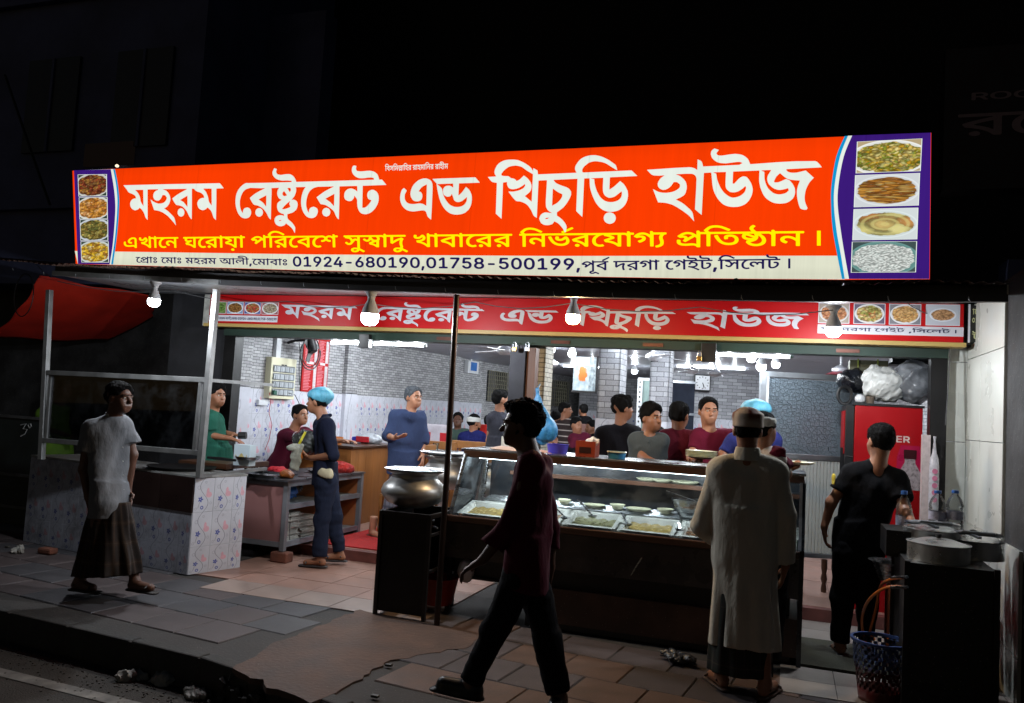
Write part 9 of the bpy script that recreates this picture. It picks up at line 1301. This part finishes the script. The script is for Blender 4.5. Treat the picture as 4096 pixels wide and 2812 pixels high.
for pts in ([(82,1700),(105,1695),(92,1715),(108,1718),(100,1735),(82,1745)],[(112,1700),(118,1712),(126,1705),(122,1695)]): MB().tube([AY(x,y,6.985) for x,y in pts],.006,5).build('chalk_stroke',ck,sb,True)
tag(MB().tube([AY(20,300,7.5),AY(140,650,7.6),AY(200,820,7.7)],.015,6).build('overhead_cable',DSTEEL,None,True),'thick slanting cable in the dark at the upper left','cable')
tag(MB().tube([AY(95,1180,6.8)+np.array([.14*math.cos(a),0,.24*math.sin(a)]) for a in np.linspace(0,2*math.pi,22)],.006,5,False).build('wire_loop',DSTEEL,None,True),'loose loop of black wire under the left end of the awning','wire')
# a few leaves glimpsed over the sign
M=MB(); 
for i in range(60):
    c=AY(960+rng.normal()*22,610+rng.normal()*45,9.6); s_=.03+rng.random()*.03; a=rng.random(3)*6; M.add([tuple(Matrix.Translation(c)@Matrix.Rotation(a[0],4,'X')@Matrix.Rotation(a[1],4,'Z')@Vector(p)) for p in ((-s_,0,0),(0,0,s_*.4),(s_,0,0),(0,0,-s_*.4))],[(0,1,2,3)])
tr=thing('tree_branch','few dim leaves on a branch above the left part of the sign','branch',tuple(AY(960,640,9.6))); M.build('leaves',mat('dim_leaf',S((120,100,70)),.6),tr)['kind']='stuff'; MB().tube([AY(985,680,9.7),AY(960,620,9.6),AY(945,560,9.6)],.012,6).build('twig',DSTEEL,tr)
# ---------------------------------------------------------------- people
CAMD=(.32,-.94); AWAY=(-.32,.94); RT=(.95,.32); LT=(-.95,-.32)
def cloth(n,c,**k): return mat(n,S(c),.9,spec=.12,bmp=.7,bscale=24,bd=.012,stretch=(1,1,.5),scale=5,var=.16,**k)
def checks(name,c1,c2,c3,sc=9):
    m,t,p=newmat(name); x,y,z=sep(t,coord(t,'Object')); a=_m(t,'ARCTAN2',y,x)*2.; w=(_m(t,'FRACT',a*sc*.25)-.5).abs(); h=(_m(t,'FRACT',z*sc)-.5).abs(); f=noise(t,coord(t),30,2)
    c=mix(t,edge(.36-w,.05)*.6,c1,c2); c=mix(t,edge(.38-h,.05)*.6,c,c2); c=mix(t,edge(.475-h,.01)*.7,c,c3); c=mix(t,edge(.475-w,.01)*.7,c,c3); setin(t,p,'Base Color',mix(t,f*.4,c,tuple(q*.5 for q in c1))); p.inputs['Roughness'].default_value=.9; MC[name]=m; return m
def simple_arms(p,l=None,r=None): pass
# -- man walking at the left, grey shirt and lungi
p=Person('man in a grey shirt and checked lungi walking right past the tiled counter',5.05,(.93,.05),'dark',.0075)
p.joints(head=(478,1592),neck=(450,1672,.0),shl=(505,1700,.10),shr=(362,1706,-.10),elbr=(336,1878,-.12),wrr=(352,1990,-.12),hdr=(368,2045,-.13),elbl=(530,1820,.13),wrl=(512,1960,.12),hdl=(516,2020,.10),pel=(440,2010,0),hipl=(468,2030,.08),hipr=(415,2030,-.08),kneel=(520,2190,.06),anklel=(540,2322,.04),toel=(602,2352,.0),kneer=(385,2190,-.06),ankr=(318,2320,-.08),toer=(372,2352,-.06))
p.J['ankl']=p.J.pop('anklel'); p.J['look']=nz([.98,-.02,-.0]); p.start(0)
p.body(curl=.7); p.hair(thick=.016,noise_=.006); p.shirt(cloth('grey_beige_shirt',(118,120,124)),.62,-.1,.014,fold=.006,sleeve_loose=.028); p.collar(MC['grey_beige_shirt'])
F=Flesh(p.lo,p.hi,.0095); F.cone(p.J['pel']+[0,0,.0],(*((p.J['ankl']+p.J['ankr'])/2)[:2],.17),.118,.19,(1,0,0),1.35,.016,9,.03,1.); F.wrinkle(.003,16); F.build('lungi',checks('brown_checked_lungi',S((30,18,12)),S((54,32,15)),S((66,54,38)),7),p.o); p.shoes(mat('dark_sandal',S((40,34,32)),.5))
# -- robed man at the counter, seen from behind
p=Person('man in a long beige robe and skullcap standing at the food counter',5.22,(-.1,1),'mid',.0075)
p.joints(head=(2990,1722),neck=(2990,1822),shr=(3108,1880,0),shl=(2876,1872,0),elbl=(2802,2105,.02),wrl=(2858,2150,.32),hdl=(2895,2100,.42),elbr=(3146,2060,.0),wrr=(3142,2262,.03),hdr=(3128,2320,.05),pel=(2975,2230,0),hipl=(2925,2250,0),hipr=(3030,2250,0),kneel=(2915,2480,0),kneer=(3045,2490,0),ankl=(2885,2708,.0),ankr=(3060,2745,-.05),toel=(2845,2725,.12),toer=(3095,2765,.1))
p.J['ankl'][2]=.085;p.J['ankr'][2]=.085;p.J['toel'][2]=.035;p.J['toer'][2]=.035
p.start(0); p.body(curl=.4); p.hair(thick=.008,line=.06,back=-.04,noise_=.002)
RB=cloth('beige_robe_cloth',(198,192,178)); F=Flesh(p.lo,p.hi,.0085); p.torso(F,.018,.04)
F.cone(p.J['pel']+[0,0,.30],AY(2972,2582,5.22),.165,.20,p.f,.72,.011,7,.06,.4,.15)
for n in 'lr':
    a,e,w=p.J['sh'+n],p.J['elb'+n],p.J['wr'+n]; F.cap(a-[0,0,.02],e,.06,.055,.025); F.cap(e,e+(w-e)*.94,.058,.055,.02,end=True)
F.cut(p.J['neck']+[0,0,.035],(0,0,1)); F.ell(p.J['neck']+[0,0,.06]+p.f*.03,(p.l,p.f,(0,0,1)),(.06,.06,.05),.01,'s'); F.wrinkle(.0035,15,(1,1,.4),5); F.wrinkle(.0018,38,(1,1,.6),8); F.build('robe',RB,p.o); 
F=Flesh(p.J['neck']-.14,p.J['neck']+.14,.007); F.cone(p.J['neck']+[0,0,-.03],p.J['neck']+[0,0,.052],.092,.07,p.f,.95,k=.01); F.ell(p.J['neck']+[0,0,.03],(p.l,p.f,(0,0,1)),(.054,.05,.06),.005,'s'); F.build('collar',RB,p.o)
F=Flesh(p.lo,p.hi,.0095); F.cone(p.J['pel']+[0,0,-.2],AY(2958,2690,5.22),.17,.185,p.f,.7,.008,8); F.build('lungi',checks('green_plaid_lungi',S((26,32,24)),S((44,36,40)),S((70,66,50)),6),p.o)
cm,ct,cp=newmat('embroidered_cap'); v_=coord(ct,'Object'); w_=noise(ct,v_,26,3); x_,y_,z_=sep(ct,v_); st_=(_m(ct,'ARCTAN2',y_-float(p.J['head'][1]-p.o.location[1]),x_-float(p.J['head'][0]-p.o.location[0]))*4.).sin(); setin(ct,cp,'Base Color',mix(ct,sat(edge(.1-st_*.5,.3)*sat((z_-1.60)*30.)+sat((w_-.55)*4.)*.5),S((176,160,146)),S((112,62,50)))); cp.inputs['Roughness'].default_value=.85; bump(ct,cp,noise(ct,v_,180,3),.5,.003)
p.cap_(cm,'skullcap',.1,.022,.0015,.012); p.shoes(mat('brown_leather_sandal',S((72,50,38)),.5))
# -- dark passer-by crossing in front
p=Person('dark passer-by in a maroon shirt striding left in front of the food counter',4.36,(-.9,-.25),'dark',.0085,scale=1.04)
p.joints(head=(2088,1702,0),neck=(2122,1812,0),shr=(2155,1858,.13),shl=(2122,1862,-.13),elbl=(2035,2110,-.16),wrl=(1930,2240,-.22),hdl=(1870,2275,-.24),elbr=(2205,2110,.2),wrr=(2200,2270,.18),hdr=(2185,2330,.18),pel=(2105,2255,0),hipl=(2090,2285,-.08),hipr=(2125,2285,.08),kneel=(1978,2530,-.1),ankl=(1880,2735,-.12),toel=(1775,2735,-.16),kneer=(2185,2550,.06),ankr=(2235,2780,.05),toer=(2215,2835,-.03))
p.J['ankl'][2]=max(.11,p.J['ankl'][2]); p.J['look']=nz([-.95,-.2,-.05]); p.start(0); p.body(curl=.6); p.hair(thick=.028,noise_=.007,top=.008,back=-.11); p.beard(r=.024)
p.shirt(cloth('maroon_shirt',(78,14,34)),1.55,-.12,.02,fold=.006,sleeve_loose=.012); p.trousers(cloth('black_trousers',(20,19,22)),.006); p.shoes(mat('black_shoe',S((18,18,20)),.4),'shoe')
# -- man in black at the right
p=Person('man in black t-shirt and jeans reaching to the pots at the right',6.4,(-.12,1),'mid',.0075)
p.joints(head=(3522,1768),neck=(3508,1850),shl=(3400,1892,0),shr=(3588,1918,0),elbl=(3325,2010,-.02),wrl=(3297,2108,-.02),hdl=(3300,2165,.0),elbr=(3622,2040,-.1),wrr=(3652,2100,-.32),hdr=(3672,2125,-.42),pel=(3430,2175,0),hipl=(3388,2200,0),hipr=(3478,2200,0),kneel=(3368,2400,0),kneer=(3470,2400,.05),ankl=(3360,2570,0),ankr=(3462,2555,.1),toel=(3338,2590,.16),toer=(3450,2570,.28))
p.J['look']=nz([-.45,.9,-.12]); p.start(0); p.body(curl=.55); p.hair(thick=.016,line=.05,back=-.05,noise_=.003,top=.01)
BTS=cloth('black_tshirt',(13,13,16)); p.sc=.96; p.shirt(BTS,.62,-.12,.012,fold=.005,sleeve_loose=.022); p.trousers(cloth('black_jeans',(15,15,18)),.008); p.shoes(mat('black_sandal',S((20,20,22)),.5))
a=p.J['shl']*.6+p.J['elbl']*.4; F=Flesh(a-.1,a+.1,.006); F.cap(a+[-.062,-.03,.05],a+[-.064,-.03,.0],.03,.022,.02,(-1,-.4,0),.3); F.build('yellow_green_sleeve_print',mat('yellow_print_patch',S((190,170,40)),.6,var=.3),p.o)
# -- server in navy with hair net
p=Person('server in navy clothes and blue hair net packing food at the shelf unit',6.97,(-.97,-.22),'mid',.0085)
p.joints(head=(1272,1607),neck=(1300,1672),shl=(1308,1700,-.13),shr=(1290,1692,.15),elbl=(1330,1822,-.17),wrl=(1245,1832,-.14),hdl=(1205,1828,-.10),elbr=(1288,1800,.2),wrr=(1225,1812,.1),hdr=(1195,1808,.02),pel=(1300,1915,0),hipl=(1300,1930,-.08),hipr=(1310,1930,.09),kneel=(1288,2076,-.09),kneer=(1335,2066,.12),ankl=(1280,2232,-.1),ankr=(1358,2212,.16),toel=(1225,2250,-.12),toer=(1310,2228,.12))
p.J['look']=nz([-.95,-.15,-.25]); p.start(0); p.body(curl=.8,hands={'l':np.array([0,.5,.6]),'r':np.array([0,-.8,.3])}); p.hair(thick=.01,back=-.05)
HN=mat('light_blue_hair_net',S((96,176,206)),.5,var=.35,scale=22,bmp=.8,bscale=60,bd=.006,stretch=(1,1,.4)); p.net(HN); NV=cloth('navy_work_shirt',(24,28,46)); p.shirt(NV,1.05,-.06,.014,sleeve_loose=.015,fold=.0035); p.collar(NV); p.trousers(cloth('dark_blue_jeans',(32,38,56)),.01,fold=.004); p.shoes(mat('dark_flip_flop',S((46,40,40)),.5))
F=Flesh(p.J['hipl']-.3,p.J['hipl']+.3,.007); q=AY(1305,1893,6.78); F.cap(q+[-.04,0,0],q+[.04,.0,.005],.042,.042,.01,(.2,-1,0),.3); F.wrinkle(.003,50); F.build('pocketed_pack',mat('cream_paper_pack',S((190,180,150)),.6),p.o)
# -- cashier leaning over
p=Person('seated cashier in a maroon t-shirt with white trimmed sleeves leaning on the cash counter',8.3,(.95,-.2),'mid',.0085)
p.joints(head=(1200,1660),neck=(1168,1722),shl=(1215,1728,.18),shr=(1135,1742,-.14),elbr=(1232,1758,-.32),wrr=(1340,1762,-.2),hdr=(1400,1758,-.15),elbl=(1290,1760,.3),wrl=(1380,1765,.3),hdl=(1420,1765,.3),pel=(1085,1905,0),hipl=(1095,1925,.1),hipr=(1085,1925,-.1),kneel=(1190,1935,.1),kneer=(1190,1935,-.1),ankl=(1180,2060,.1),ankr=(1180,2060,-.1),toel=(1230,2080,.1),toer=(1230,2080,-.1))
p.J['look']=nz([.95,-.25,-.05]); p.start(.08); p.body(curl=.5); p.hair(thick=.012,line=.055,noise_=.004); p.beard(r=.018); MR=cloth('dark_maroon_tshirt',(84,24,44)); p.shirt(MR,.6,.0,.022,fold=.003,sleeve_loose=.01,res=.01)
t=MB(); e=p.J['shr']+(p.J['elbr']-p.J['shr'])*.6; d_=nz(p.J['elbr']-p.J['shr']); t.tube([e-d_*.008,e+d_*.004],.076,20,False); t.build('sleeve_trim',WHITE,p.o)
# -- cook in green
p=Person('young cook in a dark green t-shirt working dough beside the aluminium frame',7.0,(.95,-.1),'mid',.0085)
p.joints(head=(866,1582),neck=(850,1648),shr=(838,1678,-.12),shl=(862,1676,.14),elbr=(840,1742,-.12),wrr=(920,1754,-.1),hdr=(960,1766,-.1),elbl=(872,1728,.16),wrl=(932,1738,.14),hdl=(962,1744,.1),pel=(862,1850,0)); p.J['look']=nz([.9,-.25,-.28]); p.legs_down(); p.start(0); p.body(curl=.25,feet=False); p.hair(thick=.022,noise_=.005,line=.03); p.shirt(cloth('dark_green_tshirt',(34,84,70)),.6,-.12,.02,sleeve_loose=.012); p.trousers(MC['black_trousers'],.015); 
MB().tube([AD(955,1742,7.95),AD(985,1742,7.95)],.035,10).build('black_press',BLACK,p.o)
# -- old man in blue shirt
p=Person('grey haired man in a blue shirt gesturing with open hand behind the big pot',8.3,(.75,-.65),'fair',.0085)
p.joints(head=(1653,1590),neck=(1642,1652),shr=(1578,1664,-.0),shl=(1682,1668,.12),elbr=(1548,1742,-.12),wrr=(1578,1752,-.28),hdr=(1625,1742,-.32),elbl=(1692,1750,.12),wrl=(1690,1812,.06),hdl=(1690,1850,.04),pel=(1618,1860,0)); p.J['look']=nz([.92,-.36,0]); p.legs_down(spread=.1); p.start(.08); p.body(curl={'l':.6,'r':.25},hands={'r':np.array([0,.2,1.]),'l':np.array([-1.,0,0])},feet=False); p.hair(GREY,thick=.012,line=.06,noise_=.003); p.beard(GREY,r=.014); BS=cloth('steel_blue_shirt',(56,68,100)); p.shirt(BS,1.35,-.1,.03,fold=.0045,sleeve_loose=.014); p.collar(BS)
F=Flesh(p.lo-[0,0,.2],p.hi,.011); F.cone(p.J['pel'],(p.J['pel'][0]-.05,p.J['pel'][1],.2),.15,.2,p.f,.75,.01,8); F.build('lungi',checks('white_plaid_lungi',S((120,120,130)),S((50,54,70)),S((40,40,50)),8),p.o)
q=G(1497,2148,.1)
F=Flesh((q[0]-.2,q[1]-.2,.06),(q[0]+.3,q[1]+.2,.3),.008); F.cap((q[0]-.03,q[1],.14),(q[0]+.12,q[1]-.06,.125),.035,.03,.02); F.cap((q[0]-.03,q[1],.15),(q[0]-.02,q[1],.3),.035,.045,.02); F.build('stepping_foot',SK['fair'],p.o); F=Flesh((q[0]-.2,q[1]-.2,.06),(q[0]+.3,q[1]+.2,.3),.008); F.cap((q[0]-.07,q[1]+.02,.11),(q[0]+.15,q[1]-.07,.11),.04,.04,.02,(0,0,1),.3); F.build('sandal',MC['brown_leather_sandal'],p.o)
# -- staff and customers behind the display counter
def stand(label,Yp,face,head,neck,sl,sr,pel,skin='mid',look=None,arms=None,res=.0095,hairk=None,shirt=None,sleeve=.6,collar=False,z=.08,group=None,pants=None,beard=None,hem=-.1,scale=1,hands=None,curl=.5):
    p=Person(label,Yp,face,skin,res,group=group,scale=scale); a=arms or {}
    def dflt(s_): return dict()
    p.joints(head=head,neck=neck,shl=sl,shr=sr,pel=pel)
    for n in 'lr':
        sh=p.J['sh'+n]; sd=1 if n=='l' else -1
        if n in a: e,w,h=a[n]; p.joints(**{'elb'+n:e,'wr'+n:w,'hd'+n:h})
        else: p.J['elb'+n]=sh+p.l*sd*.04-[0,0,.28]; p.J['wr'+n]=p.J['elb'+n]+p.f*.06-[0,0,.24]; p.J['hd'+n]=p.J['wr'+n]+p.f*.02-[0,0,.08]
    p.J['look']=nz([*look,0]) if look is not None and len(look)==2 else nz(look if look is not None else [*face,0]); p.legs_down(); p.start(z); p.body(curl=curl,hands=hands,feet=False)
    if hairk is not None: p.hair(**hairk)
    if beard: p.beard(**beard)
    if shirt: p.shirt(shirt,sleeve,hem,.022,res=max(res,.011)); 
    if collar: p.collar(shirt)
    p.trousers(pants or MC['black_trousers'],.012); return p
stand('man in a black hooded jacket with his back to the display counter',8.0,(.1,1),(2490,1632),(2482,1700),(2408,1732,.0),(2545,1738,.05),(2470,1900),look=(.75,.65),hairk=dict(thick=.024,noise_=.007,back=-.07),shirt=cloth('black_jacket',(22,22,28)),sleeve=1.8)
p=stand('young server in a charcoal polo shirt looking down over the display counter',7.15,(.75,-.65),(2603,1672),(2588,1740),(2645,1760,.06),(2545,1760,-.02),(2570,1930),look=(.8,-.55,-.3),arms=dict(r=((2570,1830,-.1),(2618,1848,-.22),(2650,1856,-.28))),hairk=dict(thick=.02,noise_=.004,line=.045,top=.012),shirt=cloth('charcoal_polo',(74,80,82)),collar=True,res=.0085)
stand('man in a dark red sweatshirt seen from behind beside the dark mirror',7.55,(-.2,1),(2716,1662),(2712,1728),(2660,1752),(2782,1752),(2720,1900),look=(.3,.95),hairk=dict(thick=.018,noise_=.004,back=-.06),shirt=cloth('dark_red_sweatshirt',(82,20,32)),sleeve=1.8)
p=stand('man in a maroon polo shirt facing the street and holding a stack of plates',7.3,(.25,-.95),(2833,1645),(2840,1728),(2905,1740,.03),(2792,1745,0),(2835,1930),skin='fair',look=(.35,-.9,-.1),arms=dict(l=((2960,1745,-.1),(3010,1725,-.3),(3035,1720,-.34)),r=((2765,1830,-.1),(2775,1850,-.35),(2800,1850,-.5))),hairk=dict(thick=.007,line=.065,noise_=.0015),shirt=cloth('maroon_polo',(104,28,52)),collar=True,res=.0085,hands={'r':np.array([0,0,1.]),'l':np.array([0,0,-1.])})
c=AY(2805,1835,6.85); t=thing('plate_stack','stack of five cream plates held over the display counter','plates',tuple(c))
for i in range(5): MB().lathe([(.001,.002),(.07,0),(.09,.006),(.128,.02),(.128,.022),(.09,.01),(.001,.006)],(c[0],c[1],c[2]+i*.011),30).build('plate',PORC,t,True)
p=stand('server in blue scrubs and pale blue hair net behind the robed man',6.95,(-.2,-.95),(3035,1668),(3030,1735),(3088,1755,0),(2935,1765,-.05),(3020,1900),look=(.6,-.5),arms=dict(r=((2895,1815,-.1),(2880,1850,-.2),(2868,1862,-.25))),hairk=dict(thick=.01),shirt=cloth('blue_scrubs',(46,52,112)),sleeve=.9); p.net(HN)
p=stand('customer in white shirt and cap holding a plate beside the robed man',5.75,(.5,.85),(3052,1715),(3055,1795),(3030,1800,.1),(3110,1840,-.05),(3060,2010),look=(.6,.7),arms=dict(r=((3145,1895,.1),(3150,1880,.35),(3175,1868,.42))),hairk=dict(thick=.008),shirt=cloth('white_maroon_shirt',(176,166,160)),sleeve=.9,z=0,scale=.9,hands={'r':np.array([0,0,1.])}); p.cap_(cloth('white_cotton_cap',(190,190,186)),'skullcap',.07,.02)
F=Flesh(p.J['shr']-.15,p.J['shr']+.15,.008); F.cap(p.J['shr']+[0,0,.02],p.J['shr']*.5+p.J['elbr']*.5,.064,.06,.02); F.wrinkle(.008,60); F.build('maroon_print',MC['maroon_shirt'],p.o)
c=AY(3195,1850,6.15); dish('plate',(c[0],c[1],c[2]-.015),.11,.018,PORC,'cream plate with rice held out right of the robed man','plate',mat('cooked_rice',S((214,212,196)),.6,bmp=.5),flat=True)
# -- people further inside
FARG='people further inside the restaurant'
m_,t_,p_=newmat('striped_polo'); z_=sep(t_,coord(t_,'Object'))[2]; setin(t_,p_,'Base Color',mix(t_,edge((_m(t_,'FRACT',z_*11.)-.5).abs()-.09,.03),S((44,30,30)),S((170,160,156)))); p_.inputs['Roughness'].default_value=.85
stand('bald man in a brown and white striped polo looking up to the right',12.6,(.75,.5),(2262,1640),(2258,1680),(2236,1697,.1),(2290,1697,-.1),(2258,1785),look=(.95,.2,.15),res=.013,hairk=dict(thick=.004,line=.03),shirt=m_)
stand('man in a dark grey t-shirt with pale sleeve stripes left of the middle column',9.6,(.6,.8),(2003,1600),(1998,1650),(1968,1672),(2030,1680),(1990,1800),look=(.7,.6),res=.011,hairk=dict(thick=.018,noise_=.004,back=-.07),shirt=cloth('dark_grey_tshirt',(52,52,60)),sleeve=.6)
stand('seated man in a grey-green shirt facing the street by the tiled wall',12.2,(.3,-.9),(1831,1680),(1832,1718),(1868,1735),(1795,1735),(1832,1790),skin='dark',res=.013,hairk=dict(thick=.01,line=.06),shirt=cloth('grey_green_shirt',(74,92,84)),z=.08)
p=stand('man in a navy shirt and white cap seated with his back turned',11.4,(.2,.98),(1897,1690),(1893,1728),(1850,1745),(1928,1745),(1890,1800),look=(.7,.7),res=.013,hairk=dict(thick=.008),beard=dict(r=.03),shirt=cloth('navy_shirt',(30,34,84)),sleeve=.9); p.cap_(MC['white_cotton_cap'],'skullcap',.075,.01,0)
for lb_,Yp,fc,h,nk,a,b,pe,hk,sh in (('boy in black sitting far back under the farther wall',15.5,(-.6,.6),(2333,1642),(2338,1668),(2322,1680),(2356,1680),(2340,1720),dict(thick=.014,noise_=.003,back=-.07),MC['black_tshirt']),('person with a dark hair net low behind the striped man in maroon',12.2,(.6,-.5),(2306,1702),(2312,1735),(2290,1752),(2345,1750),(2318,1790),dict(thick=.012),MC['dark_maroon_tshirt']),('small face at the left edge of the black jacket far inside',12.8,(-.6,-.5),(2366,1712),(2370,1740),(2350,1755),(2395,1755),(2372,1790),dict(thick=.014),MC['black_tshirt']),('child with a tired face low behind the violet tub',9.6,(.5,-.8),(2205,1758),(2205,1800),(2180,1812),(2235,1812),(2205,1860),dict(thick=.012,line=.035),MC['grey_green_shirt']),('dark haired head just right of the blue hanging bag',14.2,(.2,.9),(2203,1678),(2203,1705),(2185,1715),(2222,1715),(2203,1760),dict(thick=.014,back=-.07),MC['dark_grey_tshirt']),('dark haired head directly behind the shoulder of the striped man',14,(.2,.9),(2228,1668),(2228,1698),(2208,1708),(2248,1708),(2228,1750),dict(thick=.014,back=-.07),MC['navy_shirt']),('bowed dark head between the charcoal polo and the red sweatshirt',9.0,(-.2,.9),(2628,1752),(2630,1800),(2600,1812),(2662,1812),(2630,1860),dict(thick=.02,back=-.08),MC['grey_green_shirt']),('dark head behind the man in the dark grey t-shirt',12.8,(.2,.9),(1958,1690),(1960,1722),(1935,1735),(1985,1735),(1960,1780),dict(thick=.014,back=-.07),MC['navy_shirt'])):
    stand(lb_,Yp,fc,h,nk,a,b,pe,look=fc,res=.0145,hairk=hk,shirt=sh,group=FARG,skin='mid')
# -- man in a neon shirt behind the glass at the left
p=stand('man in a neon green shirt behind the dark glass at the left',7.9,(.85,-.4),(262,1556),(232,1618),(255,1640,.1),(170,1650,-.1),(225,1820),skin='dark',look=(.85,-.4,-.3),res=.011,hairk=dict(thick=.016),shirt=mat('neon_green_shirt',S((84,120,24)),.8,bmp=.3),z=0,arms=dict(r=((150,1700,-.1),(260,1740,-.2),(300,1745,-.2))))
